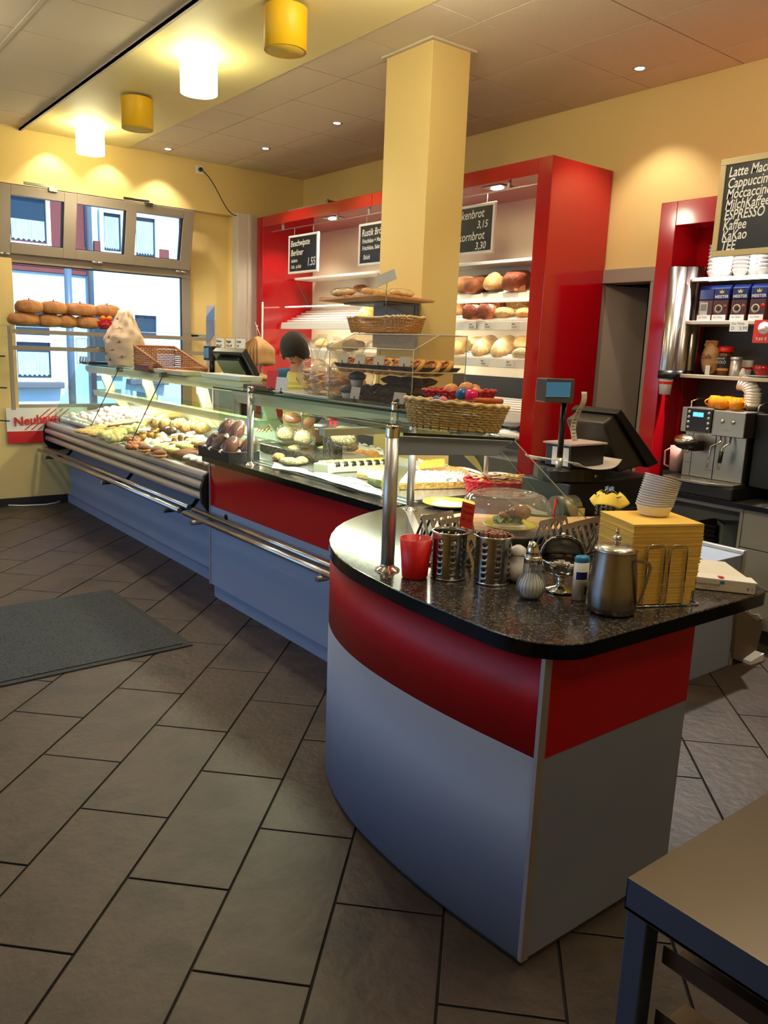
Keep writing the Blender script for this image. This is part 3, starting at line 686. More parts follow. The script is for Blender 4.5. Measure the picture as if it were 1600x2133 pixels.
def loaf_fn(seed, amp=.05, box=0.0):
    rnd = random.Random(seed); w1 = [rnd.uniform(-1, 1) for _ in range(6)]
    def fn(d, p):
        q = 1+amp*(sin(d.x*5+w1[0]*6)*w1[1]+sin(d.y*7+w1[2]*6)*w1[3]+.5*sin(d.x*13+d.z*9+w1[4]*6))
        p = p*q
        if box:
            k = box; m = max(abs(d.x), abs(d.y), abs(d.z)); p = p*(1-k+k/m*.86)
        if p.z < 0: p.z *= .55
        return p
    return fn
def bake(name, label, cat, m, r=(.14, .07, .055), amp=.05, box=0, slashes=0, sm='slash', seed=None, group=None, cross=False, nu=20, nv=12, flour=False):
    "bread-like thing lying along X with its base at z=0"
    PH[0] += 1; seed = seed or PH[0]
    t = thing(name, label, cat, (0, 0, 0), group=group)
    zb = r[2]*.55*(.9 if box else 1)
    part('crust', G().blob((0, 0, zb), r, nu=nu, nv=nv, fn=loaf_fn(seed, amp, box)), m, t, world=False)
    for i in range(slashes):
        u = (i+.5)/slashes*2-1; u *= .68; hh = sqrt(max(0, 1-u*u))
        pts = []
        for k in range(7):
            a = -1+2*k/6; yy = a*r[1]*.62*hh; xx = u*r[0]+(a*r[0]*.12 if not cross else (a*r[0]*.3*(1 if i % 2 else -1)))
            zz = zb+r[2]*sqrt(max(.05, 1-(xx/r[0])**2-(yy/r[1])**2))*(1.0 if not box else 1.06)
            pts.append((xx, yy, zz-.001))
        part('slash', G().tube(pts, [.002, .005, .007, .008, .007, .005, .002], 6), sm, t, world=False)
    return t
def put(t, p, yaw=0, tilt=0, roll=0, scale=None):
    t.location = p; t.rotation_euler = (radians(roll), radians(tilt), radians(yaw))
    if scale: t.scale = (scale,)*3
    return t
# ---------------------------------------------------------------- red bread shelf
SY0, SY1, SXF, SXB, ST = 3.90, 8.0, 4.395, 5.05, 2.94
bs_ = thing('bread_shelf', 'tall red bread shelf with white racks against the right wall', 'shelf', (4.7, 6, 0))
part('side_panel', G().box(SXF, SXB, SY0, SY0+.13, 0, ST), 'gloss_red', bs_, bevel=.003)
part('side_panel', G().box(SXF, SXB, SY1-.13, SY1, 0, ST), 'gloss_red', bs_, bevel=.003)
part('fascia', G().box(SXF, SXF+.03, SY0+.13, 5.95, 2.835, ST), 'gloss_red', bs_, bevel=.002)
part('fascia', G().box(SXF, SXF+.03, 5.953, SY1-.13, 2.835, ST), 'gloss_red', bs_, bevel=.002)
part('top_board', G().box(SXF+.03, SXB, SY0+.13, SY1-.13, 2.835, 2.87), 'gloss_red', bs_)
part('back_panel', G().box(SXB-.02, SXB, SY0+.13, SY1-.13, 0, 2.835), mat('panel_cream', (232, 220, 194), .5), bs_)
part('top_shelf', G().box(4.75, SXB-.02, SY0+.13, SY1-.2, 2.315, 2.34), 'white_plastic', bs_, bevel=.003)
part('dark_panel', G().box(SXB-.03, SXB-.02, SY0+.13, 6.4, .2, 1.42), 'black_satin', bs_)
part('base_cabinet', G().box(4.45, SXB-.02, SY0+.13, SY1-.13, 0, .82), 'laminate_dark', bs_)
def rack(y0, y1, zf, rise, xf=4.6, slats=6, tags=True, name='rack'):
    f = part('rack_front', G().prism([(xf, zf-.07), (xf+.012, zf), (xf+.03, zf), (xf+.03, zf-.07)], y0, y1, 'y'), 'case_white', bs_, bevel=.003)
    for i in range(slats):
        u = (i+1)/slats; x = xf+.03+.36*u; z = zf-.01+rise*u
        part('slat', G().tube([(x, y0, z), (x, y1, z)], .011, 8), 'white_plastic', bs_)
    for y in (y0+.02, y1-.02): part('rack_arm', G().tube([(xf+.02, y, zf-.03), (xf+.42, y, zf+rise-.02)], .009, 6), 'alu', bs_)
    return f
Z1, Z2, Z3, Z4 = 2.075, 1.86, 1.575, 1.17
rack(4.05, 6.28, Z1, .10, 4.66); rack(4.05, 7.83, Z2, .17, 4.6); rack(4.05, 7.83, Z3, .10, 4.6); rack(4.05, 7.83, Z4, .08, 4.6)
for y in (7.78, 6.3):
    part('stay_rod', G().tube([(4.75, y, 2.33), (4.96, y, 2.0)], .005, 6), 'steel_dark', bs_)
# price strips on rack fronts
def tagcard(parent, y, z, x=4.596, w_=.085, h=.05):
    c = part('price_card', G().box(x-.004, x, y-w_/2, y+w_/2, z-h, z), 'paper', parent)
    text('Brot', .016, frame_m((x-.005, y+w_/2-.01, z-.02), (0, -1, 0), (0, 0, 1)), 'ink', c); text('1 kg  2.90', .012, frame_m((x-.005, y+w_/2-.01, z-.04), (0, -1, 0), (0, 0, 1)), 'ink', c)
for y in (4.33, 4.62, 4.80): tagcard(bs_, y, Z2-.01)
for y in (4.36, 4.64): tagcard(bs_, y, Z3-.01)
# rail with hanging chalk boards and halogen fittings
rl = thing('sign_rail', 'thin steel rail for chalk boards along the top of the red bread shelf', 'rail', (4.45, 6, 2.79))
part('tube', G().cyl((4.45, 4.05, 2.785), (4.45, 7.78, 2.785), .006, 8), 'alu', rl)
for y in (4.35, 5.15, 6.05, 6.55, 7.55): part('rail_clip', G().box(4.44, 4.46, y-.012, y+.012, 2.78, 2.834), 'alu', rl, bevel=.002)
mh = mat('halogen', (255, 255, 255), .3, emit=(255, 244, 224), es=18)
for i, y in enumerate((4.55, 5.72, 6.75)):
    h = thing('shelf_spotlight', ['square halogen light in the shelf ceiling right of the column', 'square halogen light in the shelf ceiling just left of the column', 'square halogen light in the shelf ceiling above the leftmost chalk board'][i], 'spotlight', (4.52, y, 2.834))
    part('plate', G().box(4.46, 4.60, y-.10, y+.10, 2.828, 2.834), 'alu', h, bevel=.002)
    part('bulb', G().lathe([(0, -.012), (.03, -.008), (.04, 0)], 14, (4.53, y, 2.829), ex=1, ey=1.6), mh, h)
    lamp('shelf_light', 'SPOT', (4.53, y, 2.81), 34, (1, .86, .66), (0, radians(8), 0), .03, spot_size=radians(130), spot_blend=.6)
lamp('shelf_light', 'SPOT', (4.53, 7.5, 2.81), 12, (1, .86, .66), (0, 0, 0), .03, spot_size=radians(130), spot_blend=.6)
for z in (Z1-.05, Z2-.055, Z3-.055):   # fluorescent tubes under each rack front light the tier below
    part('tier_tube', G().cyl((4.64, 4.1, z+.0), (4.64, 7.8, z+.0), .006, 6), mat('tier_light', (255, 255, 255), .3, emit=(255, 236, 200), es=4), bs_)
    lamp('tier_light', 'AREA', (4.65, 5.9, z-.035), 5, (1, .9, .7), (0, radians(-25), 0), .03, 3.6)
SHEAR = [.2]
def chalkboard(label, y0, y1, z0, z1, lines, x=4.45, hang=2.785, frame='white_plastic', fw=.022):
    # y0 = left edge (far), y1 = right edge (near)
    t = thing('chalk_board', label, 'sign', (x, (y0+y1)/2, z0))
    part('slate', G().box(x-.004, x+.006, y1+fw, y0-fw, z0+fw, z1-fw), 'chalk_black', t)
    g = G().box(x-.012, x+.012, y1, y0, z0, z0+fw).box(x-.012, x+.012, y1, y0, z1-fw, z1).box(x-.012, x+.012, y1, y1+fw, z0+fw, z1-fw).box(x-.012, x+.012, y0-fw, y0, z0+fw, z1-fw)
    part('frame', g, frame, t, bevel=.003)
    if hang:
        for y in (y0-.1, y1+.1): part('hanger', G().tube([(x, y, z1), (x, y, hang)], .004, 6), 'alu', t)
    for s_, size, dy, z, xs in lines: text(s_, size, frame_m((x-.006, y0-fw-dy, z), (0, -1, .02), (0, 0, 1)), 'chalk_white', t, shear=SHEAR[0], xs=xs, bold=.0010, extrude=0)
    return t
chalkboard('small chalk board at the left with a price of 1.55', 7.42, 6.87, 2.335, 2.71, [('Beschwipste', .085, .015, 2.60, .85), ('Berliner', .085, .02, 2.51, .85), ('leckere', .05, .03, 2.445, .8), ('Füllg.  je Stck', .045, .03, 2.385, .8), ('1.55', .11, .33, 2.40, .8)])
chalkboard('chalk board half hidden by the left side of the column', 6.19, 5.50, 2.345, 2.71, [('Rustik Brötchen', .085, .02, 2.60, .8), ('Frischkäse + Marmelade', .05, .03, 2.54, .8), ('Frischkäse, Salat Tomate', .05, .03, 2.48, .8), ('Stück', .055, .05, 2.40, .85), ('2.20', .11, .36, 2.38, .8)])
chalkboard('chalk board with two bread prices right of the column', 5.18, 4.47, 2.35, 2.715, [('Schinkenbrot', .09, .16, 2.61, .85), ('3,15', .075, .50, 2.54, .9), ('500 g', .05, .14, 2.50, .8), ('Dreikornbrot', .09, .16, 2.45, .85), ('3,30', .075, .49, 2.385, .9), ('g', .06, .24, 2.38, .8)])
# ---- loaves on the racks
def rackput(t, px, py, zf, xc=4.78, rise=.0, yaw=0, tilt=0, roll=0, sc=None):
    p = at(px, py, 'x', xc); return put(t, (xc, p.y, zf+rise), yaw, tilt, roll, sc)
XC = 4.80
rackput(bake('scored_loaf', 'light brown ridged loaf beside the column on the upper rack', 'bread', MATS['crust_gold'], (.17, .09, .085), slashes=5), 970, 590, Z1, XC, .03, 80)
rackput(bake('seeded_tin_loaf', 'dark seed-crusted tin loaf, second on the upper rack', 'bread', MATS['crust_brown'], (.17, .08, .085), box=.7, amp=.02), 1000, 585, Z1, XC, .035, 15, -14)
rackput(bake('floured_round_loaf', 'pale floured round loaf between two brown ones on the upper rack', 'bread', MATS['crust_pale'], (.15, .09, .09), slashes=3), 1033, 585, Z1, XC, .035, 25, -12)
rackput(bake('crusty_block_loaf', 'large cracked brown block loaf at the right end of the upper rack', 'bread', MATS['crust_brick'], (.20, .10, .095), box=.8, amp=.03), 1078, 585, Z1, XC, .04, 28, -12)
rackput(bake('half_loaf', 'yellowish crumb end piece in front of the block loaf on the upper rack', 'bread', MATS['crust_pale'], (.07, .06, .05), box=.5), 1078, 604, Z1, 4.72, .012, 10)
rackput(bake('plaited_loaf', 'yellow loaf with stripes partly behind the column on the middle rack', 'bread', MATS['crust_gold'], (.15, .085, .08), slashes=4), 955, 655, Z2, 4.80, .05, 75)
rackput(bake('rye_block_loaf', 'long reddish-brown block loaf lying aslant on the middle rack', 'bread', MATS['crust_brick'], (.235, .10, .085), box=.85, amp=.02), 1000, 645, Z2, 4.80, .055, 22, -14)
rackput(bake('rye_block_loaf', 'second reddish-brown block loaf pushed against the first on the middle rack', 'bread', MATS['crust_brick'], (.235, .09, .085), box=.85, amp=.02), 1030, 645, Z2, 4.80, .055, 22, -14)
rackput(bake('sesame_loaf', 'sesame covered oval loaf at the back of the middle rack, right end', 'bread', MATS['crust_seed'], (.14, .075, .065)), 1078, 632, Z2, 4.90, .10, 78)
rackput(bake('sesame_loaf', 'sesame covered oval loaf in front on the middle rack', 'bread', MATS['crust_seed'], (.13, .07, .055)), 1050, 660, Z2, 4.72, .03, 80)
rackput(bake('brown_roll_loaf', 'plain brown loaf at the right end of the middle rack', 'bread', MATS['crust_gold'], (.10, .06, .05)), 1093, 660, Z2, 4.72, .03, 80)
rackput(bake('grey_flour_loaf', 'grey floured loaf beside the column on the lower rack', 'bread', MATS['crust_flour'], (.16, .085, .07), slashes=2), 962, 722, Z3, 4.80, .03, 25, -15)
rackput(bake('pale_oval_loaf', 'large smooth pale oval loaf standing aslant on the lower rack', 'bread', MATS['crust_flour'], (.19, .085, .08), amp=.02), 1012, 722, Z3, 4.80, .045, 20, -22)
rackput(bake('pale_oval_loaf', 'second smooth pale oval loaf, right of the first on the lower rack', 'bread', MATS['crust_flour'], (.19, .085, .08), amp=.02), 1052, 722, Z3, 4.80, .045, 20, -22)
rackput(bake('green_gold_loaf', 'greenish gold loaf at the back right of the lower rack', 'bread', MATS['crust_pale'], (.15, .08, .07), slashes=3), 1088, 706, Z3, 4.90, .07, 80)
rackput(bake('speckled_loaf', 'small speckled loaf at the right front of the lower rack', 'bread', MATS['crust_greyseed'], (.10, .06, .05)), 1086, 740, Z3, 4.70, .01, 80)
rackput(bake('ring_loaf', 'flour-topped loaf leaning behind the pale ovals on the lower rack', 'bread', MATS['crust_flour'], (.14, .08, .06), slashes=2), 1000, 698, Z3, 4.93, .08, 75)
rackput(bake('braided_loaf', 'golden braided loaf left of the column on the slatted rack', 'bread', MATS['pastry_gold'], (.17, .085, .085), slashes=6, sm=MATS['crust_pale']), 772, 652, Z2, 4.80, .05, 20, -20)
rackput(bake('dark_round_loaf', 'dark round loaf peeping over the wicker basket left of the column', 'bread', MATS['crust_rye'], (.15, .09, .07)), 800, 665, Z2, 4.75, .02, 70)
rackput(bake('dark_bread', 'small dark loaf at the back of the uppermost rack left of the column', 'bread', MATS['crust_brown'], (.10, .07, .05)), 752, 582, Z1, 4.95, .10, 80)
rackput(bake('brown_loaf', 'grey-brown loaf on the low rack left of the acrylic box', 'bread', MATS['crust_greyseed'], (.15, .08, .075), box=.5), 702, 712, Z3, 4.75, .0, 25)
rackput(bake('brown_loaf', 'dark chocolate-brown loaf on the low rack left of the acrylic box', 'bread', MATS['choc'], (.18, .09, .085), box=.5), 737, 706, Z3, 4.75, .0, 25)
rackput(bake('white_loaf', 'pale roll at the left end of the low rack behind the saleswoman', 'bread', MATS['crust_pale'], (.12, .08, .07)), 672, 718, Z3, 4.8, .02, 70)
# white/blue bags on lowest tier
for k, (px, py, s_) in enumerate(((1058, 878, 1.0), (1060, 905, 1.1), (1040, 915, 1))):
    t = thing('bread_bag', ['white bag with blue print on the lowest shelf tier', 'long white bread bag lying below the printed one', 'grey white bread bag beside the wicker basket on the lowest tier'][k], 'bag', (0, 0, 0))
    part('bag', G().blob((0, 0, .04), (.17, .06, .045), nu=22, nv=10, fn=lambda d, p: p*(1+.06*sin(d.x*18)+.05*sin(d.y*22+d.z*9))), 'paper_white', t, world=False)
    part('print', G().box(-.08, .02, -.02, .03, .083, .085), mat('blue_print', (70, 110, 170), .5), t, world=False)
    p = at(px, py, 'x', 4.72); put(t, (4.74-.02*k, p.y, p.z-.04), 70+8*k)
# small unlit fitting on top of the red shelf
p = at(672, 420, 'x', 4.7)
fx = thing('strip_light', 'unlit grey strip light lying on the left end of the red shelf', 'lamp', (4.7, 7.3, ST))
part('body', G().box(4.62, 4.70, 7.0, 7.75, ST, ST+.085), 'pipe_grey', fx, bevel=.012); part('end_cap', G().box(4.61, 4.71, 6.97, 7.0, ST, ST+.095).box(4.65, 4.67, 7.04, 7.05, ST+.085, ST+.12), 'steel_dark', fx, bevel=.004)
# ---------------------------------------------------------------- wooden board and panel on the column
bt = thing('wall_bracket', 'blue-grey metal bracket panel fixed to the column under the wooden board', 'bracket', (3.2, 4.2, 1.7))
mat('panel_blue', (128, 132, 146), .4)
part('panel', G().box(3.345, 3.368, 4.02, 4.47, 1.62, 1.895), 'panel_blue', bt, bevel=.006)
part('ledge', G().box(3.10, 3.37, 4.02, 4.47, 1.885, 1.897), 'panel_blue', bt, bevel=.003)
part('arm', G().hexa([(3.1, 4.03, 1.87), (3.345, 4.03, 1.82), (3.345, 4.045, 1.82), (3.1, 4.045, 1.87), (3.1, 4.03, 1.886), (3.345, 4.03, 1.886), (3.345, 4.045, 1.886), (3.1, 4.045, 1.886)]), 'steel_dark', bt)
wb = thing('wooden_board', 'flat slatted wooden board carrying bagged rolls in front of the column', 'board', (3.05, 4.1, 1.905))
A_, B_, C_ = Vector((2.93, 4.52, 1.898)), Vector((2.78, 3.68, 1.898)), Vector((3.34, 3.83, 1.898))
D_ = A_+(C_-B_)
for i in range(7):
    u0, u1 = i/7+.008, (i+1)/7-.008
    q = [B_.lerp(C_, u0), B_.lerp(C_, u1), A_.lerp(D_, u1), A_.lerp(D_, u0)]
    if i > 4: # slats at the column side stop short of it
        for k in (2, 3):
            if q[k].x > 3.32: q[k] = q[k-1 if k == 2 else 0].lerp(q[k], (3.32-q[k-1 if k == 2 else 0].x)/(q[k].x-q[k-1 if k == 2 else 0].x)) if q[k-1 if k == 2 else 0].x < 3.32 else q[k]
    part('slat', G().prism([(p.x, p.y) for p in q], 1.900, 1.914), 'wood', wb, bevel=.002)
for u in (.08, .5, .92):
    a, b = B_.lerp(A_, u), C_.lerp(D_, min(u, .3) if u > .3 else u)
    part('cross_bar', G().hexa([(a.x, a.y, 1.914), (b.x, b.y, 1.914), (b.x, b.y+.03, 1.914), (a.x, a.y+.03, 1.914), (a.x, a.y, 1.922), (b.x, b.y, 1.922), (b.x, b.y+.03, 1.922), (a.x, a.y+.03, 1.922)]), 'wood', wb)
for k, (x, y, L) in enumerate(((2.92, 4.22, .16), (2.98, 3.98, .13), (3.13, 3.90, .12))):
    t = thing('bagged_rolls', ['long clear bag of rolls at the left end of the wooden board', 'clear bag of rolls in the middle of the wooden board', 'clear bag of brown rolls at the right end of the wooden board'][k], 'bread', (x, y, 1.922))
    for j in (-1, 0, 1): part('roll', G().blob((j*L*.55, 0, .02), (L*.3, .035, .02)), 'crust_pale', t, world=False)
    part('film', G().blob((0, 0, .024), (L, .045, .026), nu=26, nv=10, fn=lambda d, p: p*(1+.05*sin(d.x*25)+.06*sin(d.y*17))), 'film', t, world=False)
    t.rotation_euler = (0, 0, radians((80, 20, 15)[k]))
# ---- acrylic two-tier box on the middle hood
HT = HZ+.0095
ay0, ay1, ax0, ax1 = 2.72, 3.37, 2.262, 2.575
ab = thing('acrylic_box', 'clear acrylic two-tier pastry box with sloping lid on the middle glass hood', 'display box', (2.4, 3.05, HT))
def side(y): return G().prism([(ax0, HT), (ax1, HT), (ax1, 1.678), (2.41, 1.678), (ax0, 1.607)], y, y+.004, 'y')
part('side_pane', side(ay0), 'acrylic', ab); part('side_pane', side(ay1-.004), 'acrylic', ab)
part('back_pane', G().box(ax1-.004, ax1, ay0+.004, ay1-.004, HT, 1.674), 'acrylic', ab)
part('front_pane', G().box(ax0, ax0+.004, ay0+.004, ay1-.004, HT, 1.605), 'acrylic', ab)
part('lid', G().prism([(ax0, 1.607), (2.41, 1.678), (ax1, 1.678), (ax1, 1.674), (2.411, 1.674), (ax0, 1.603)], ay0+.004, ay1-.004, 'y'), 'acrylic', ab)
part('tier_pane', G().box(ax0+.004, ax1-.004, ay0+.004, ay1-.004, 1.508, 1.512), 'acrylic', ab)
g = G()
for (x, z) in ((ax0, 1.607), (2.41, 1.678), (ax1, 1.678), (ax0, HT+.002), (ax1, HT+.002), (ax0, 1.51)): g.cyl((x, ay0, z), (x, ay1, z), .0022, 6)
for y in (ay0, ay1):
    g.tube([(ax0, y, HT), (ax0, y, 1.607), (2.41, y, 1.678), (ax1, y, 1.678), (ax1, y, HT)], .0022, 6).tube([(ax0, y, 1.51), (ax1, y, 1.51)], .0022, 6)
part('glued_edge', g, mat('edge_light', (214, 205, 188), .3), ab)
def tray(name, label, x0, x1, y0, y1, z, m, h=.018, t_=.004, top=True, flare=.012):
    g = G().box(x0, x1, y0, y1, z, z+.004)
    o = (x0-flare, x1+flare, y0-flare, y1+flare)
    for a, b, c, d in (((x0, y0), (x1, y0), (o[1], o[2]), (o[0], o[2])), ((x1, y0), (x1, y1), (o[1], o[3]), (o[1], o[2])), ((x1, y1), (x0, y1), (o[0], o[3]), (o[1], o[3])), ((x0, y1), (x0, y0), (o[0], o[2]), (o[0], o[3]))):
        g.add([(a[0], a[1], z), (b[0], b[1], z), (c[0], c[1], z+h), (d[0], d[1], z+h)], [(0, 1, 2, 3)])
    o_ = part(name, g, m, solid=.0025); tag(o_, label, 'tray'); return o_
tray('pastry_tray', 'black tray on the upper tier of the acrylic box', ax0+.025, ax1-.025, ay0+.03, ay1-.03, 1.515, MATS['black_plastic'])
tray('pastry_tray', 'black tray on the bottom of the acrylic box', ax0+.025, ax1-.025, ay0+.03, ay1-.03, HT+.003, MATS['black_plastic'])
def price_tag(parent_label, p, lines, w_=.075, h=.048, yaw=0, m='paper', holder='black_plastic', thing_=True, ink='ink'):
    t = thing('price_tag', parent_label, 'price tag', p)
    part('holder', G().box(-.008, .008, -.008, .0, 0, .012).box(-.002, .002, -.006, -.003, .012, .03), holder, t, world=False)
    part('card', G().hexa([(-w_/2, -.004, .018), (w_/2, -.004, .018), (w_/2, -.002, .018), (-w_/2, -.002, .018), (-w_/2, .006, .018+h), (w_/2, .006, .018+h), (w_/2, .008, .018+h), (-w_/2, .008, .018+h)]), m, t, world=False)
    for i, (s_, sz) in enumerate(lines):
        o = text(s_, sz, frame_m((-w_/2+.006, -.0035+.010*(h-.014-i*.018)/h, .018+h-.014-i*.018), (1, 0, 0), (0, .2, 1)), ink, None, extrude=0); o.parent = t
    t.rotation_euler = (0, 0, yaw); return t
YF_ = radians(-90)   # faces the customers (-x)
for i, (y, l1) in enumerate(((3.28, 'Mohnteilchen'), (3.14, 'Quarkstück'), (2.99, 'Rosinenbrötchen'), (2.80, 'Schweineohr'))):
    price_tag(['leftmost price tag on the upper tier of the acrylic box', 'second price tag from the left on the upper tier', 'third price tag from the left on the upper tier', 'price tag at the right end of the upper tier'][i], (ax0+.018, y, 1.517), [(l1, .011), ('1 Stck.', .009), ('        1.40 €', .011)], yaw=YF_, w_=.08, h=.042)
price_tag('white price tag before the blue-grey muffins on the bottom tier', (ax0+.018, 3.17, HT+.005), [('Muffin', .014), ('Schoko', .009), ('Stck  1.85', .011)], yaw=YF_, w_=.075, h=.055)
price_tag('white price tag before the chocolate pastry on the bottom tier', (ax0+.018, 2.83, HT+.005), [('Bärentatzen', .013), ('mit Schoko', .009), ('Stck  1.60', .012)], yaw=YF_, w_=.085, h=.05)
# pastries, upper tier: rows of flat golden swirls
def copies(root, specs, labels=None, group=None):
    out = [root]
    for i, (loc, rot) in enumerate(specs):
        if i == 0: root.location = loc; root.rotation_euler = rot
        else: out.append(dup(root, loc, rot))
    if group:
        for o in out: o['group'] = group
    return out
sw = thing('swirl_pastry', 'golden brown flat pastry leaning in the row on the upper tier of the acrylic box', 'pastry')
part('dough', G().lathe([(0, .004), (.05, 0), (.058, .008), (.05, .018), (.03, .014), (.02, .02), (0, .018)], 20), 'pastry_gold', sw, world=False)
part('glaze', G().tube([(.04*t*cos(t*14), .04*t*sin(t*14), .019) for t in [i/20 for i in range(21)]], .005, 6), 'pastry_dark', sw, world=False)
sp = []
for r_ in range(3):
    for k in range(10 if r_ < 2 else 9): sp.append(((ax0+.07+.085*r_, ay0+.06+.058*k, 1.522), (radians(random.uniform(-8, 8)), radians(-38+random.uniform(-6, 6)), radians(random.uniform(-12, 12)+90*(0)))))
copies(sw, sp, group='golden pastries on the upper tier of the acrylic box')
# bottom tier: blue-grey muffins and dark chocolate pastries
mat('muffin_blue', (98, 110, 132), .5, var=[(60, 70, 92)], vs=40)
mf = thing('blue_muffin', 'dark blue-grey muffin on the bottom tier of the acrylic box', 'muffin')
part('cup', G().lathe([(0, 0), (.026, 0), (.034, .035), (.03, .036), (0, .036)], 18), 'paper_white', mf, world=False)
part('top', G().blob((0, 0, .045), (.044, .044, .03), fn=loaf_fn(5, .05)), 'muffin_blue', mf, world=False)
copies(mf, [((ax0+.07, 3.30, HT+.008), (0, 0, 0)), ((ax0+.075, 3.20, HT+.008), (0, 0, 1)), ((ax0+.085, 3.25, HT+.075), (0, 0, 2)), ((ax0+.17, 3.29, HT+.008), (0, 0, 2))], group='blue-grey muffins in the acrylic box')
cp_ = thing('chocolate_pastry', 'dark chocolate covered pastry heaped on the bottom tier of the acrylic box', 'pastry')
part('body', G().blob((0, 0, .02), (.07, .032, .026), fn=loaf_fn(9, .14), nu=22, nv=12), 'choc', cp_, world=False)
part('icing', G().tube([(-.05+.1*t, .018*sin(t*30), .043-.02*abs(2*t-1)**2) for t in [i/24 for i in range(25)]], .003, 6), 'choc_light', cp_, world=False)
sp = []
for r_ in range(3):
    for k in range(7): sp.append(((ax0+.07+.075*r_, ay0+.05+.058*k, HT+.008), (0, 0, radians(random.uniform(-20, 20)))))
for r_ in range(2):
    for k in range(6): sp.append(((ax0+.10+.075*r_, ay0+.07+.06*k, HT+.050), (0, radians(random.uniform(-12, 12)), radians(random.uniform(-30, 30)))))
for k in range(4): sp.append(((ax0+.15, ay0+.1+.07*k, HT+.090), (0, radians(random.uniform(-12, 12)), radians(random.uniform(-60, 60)))))
copies(cp_, sp, group='chocolate pastries on the bottom tier of the acrylic box')
# ---- wicker baskets
def wicker(name, label, L, Wd, H, m, m2, loc, yaw, flare=.02, wave=0, nst=30, rows=9, bottom=True, cat='basket', oval=0, open_front=0):
    "woven basket: stakes and weaving strands in two tones"
    t = thing(name, label, cat, loc, yaw)
    def ring(z, k=0):
        f = flare*z/H; a, b = L/2+f, Wd/2+f; pts = []
        N_ = 4*nst
        for i in range(N_):
            q = 2*pi*i/N_
            if oval: x, y = a*cos(q), b*sin(q)
            else:
                c, s = cos(q), sin(q); e = .32; x, y = a*abs(c)**e*(1 if c > 0 else -1), b*abs(s)**e*(1 if s > 0 else -1)
            pts.append(Vector((x, y, z)))
        return pts
    g = G()
    for r_ in range(rows):
        z = .006+(H-.01)*r_/(rows-1) if rows > 1 else 0
        R = ring(z); out = []
        for i, p in enumerate(R):
            n = Vector((p.x, p.y, 0)).normalized(); s = .003*(1 if (i//2+r_) % 2 else -1)
            zz = p.z*(1+wave*sin(p.x*22)*z/H)
            out.append(Vector((p.x+n.x*s, p.y+n.y*s, zz)))
        g.tube(out[::2] if 0 else out, H/rows*.42, 5, closed=True)
    w_ = part('weave', g, m, t, world=False)
    g = G(); R0, R1 = ring(0), ring(H)
    for i in range(0, len(R0), 4): g.tube([R0[i], R1[i]], .0032, 5)
    s_ = part('stakes', g, m2, t, world=False); s_['kind'] = 'stuff'
    R1 = [Vector((p.x, p.y, p.z*(1+wave*sin(p.x*22)))) for p in R1]
    g = G().tube([p+Vector((0, 0, .003*sin(i*1.2))) for i, p in enumerate(R1)], .0065, 6, closed=True)
    part('rim', g, m2, t, world=False)
    R0 = ring(0); g = G(); g.add([(p.x, p.y, .004) for p in R0], [tuple(range(len(R0)))]); part('base', g, m, t, world=False)
    return t
mat('wicker', (176, 122, 62), .6, var=[(206, 156, 92)], vs=60); mat('wicker_light', (226, 196, 140), .55); mat('wicker_olive', (160, 132, 72), .55, var=[(200, 172, 104)], vs=50); mat('wicker_red', (196, 26, 42), .45, var=[(160, 12, 28)], vs=50)
mat('wicker_brown', (188, 132, 84), .6, var=[(160, 104, 60)], vs=60)
wicker('wicker_basket', 'shallow golden wicker basket standing at the back of the acrylic box lid', .43, .14, .075, MATS['wicker'], MATS['wicker_light'], (2.50, 3.24, 1.684), radians(90), flare=.018, wave=.02)
pt = thing('sign_clip', 'cream card on a thin upright wire clip rising from the wicker basket', 'sign', (2.50, 3.28, 1.69))
s0 = at(803, 672, 'x', 2.5); s1 = at(806, 590, 'x', 2.5)
part('wire', G().cyl((2.5, s0.y, 1.69), (2.5, s1.y, s1.z), .0022, 6), 'steel_dark', pt)
c_ = [at(x, y, 'x', 2.497) for x, y in ((783, 575), (822, 560), (827, 580), (788, 597))]
part('card', G().hexa([tuple(c_[3]), tuple(c_[2]), (2.5, c_[2].y, c_[2].z), (2.5, c_[3].y, c_[3].z), tuple(c_[0]), tuple(c_[1]), (2.5, c_[1].y, c_[1].z), (2.5, c_[0].y, c_[0].z)]), 'cream', pt)
# bags of cookies in clear film, red card and price cards left of the box
mat('cookie', (214, 150, 84), .6, var=[(240, 196, 136)], vs=40)
glassm('bag_film', (252, 250, 244), 1.7, .12, veil=.13)
def cookie_bag(label, loc, s, yaw):
    t = thing('cookie_bag', label, 'bag', loc, yaw)
    rnd = random.Random(int(loc[1]*100))
    for k in range(20): 
        q = rnd.uniform(0, 6.28); r_ = rnd.uniform(0, .05)
        part('cookie', G().lathe([(0, 0), (.024, .001), (.025, .006), (0, .009)], 10).xf(tr(r_*cos(q), r_*sin(q)*.7, .012+.013*(k//4)+.008)@Matrix.Rotation(rnd.uniform(-.7, .7), 4, 'X')), 'cookie', t, world=False)
    part('film', G().blob((0, 0, .06), (.075, .055, .065), nu=22, nv=12, fn=lambda d, p: p*(1+.07*sin(d.x*14+d.z*8)+.05*sin(d.y*19))), 'bag_film', t, world=False)
    def neck(u, v):
        r_ = .012+.045*v*v; q = u*2*pi; f = 1+.28*sin(q*5+v*2); return (r_*f*cos(q), r_*f*.7*sin(q), .118+.085*v+.012*sin(q*3))
    part('ruffled_top', G().grid(neck, 30, 5), 'bag_film', t, world=False)
    part('tie', G().tube([(.014*cos(q), .011*sin(q), .12) for q in [i*pi/5 for i in range(10)]], .002, 5, closed=True), 'cream', t, world=False)
    t.scale = (s, s, s); return t
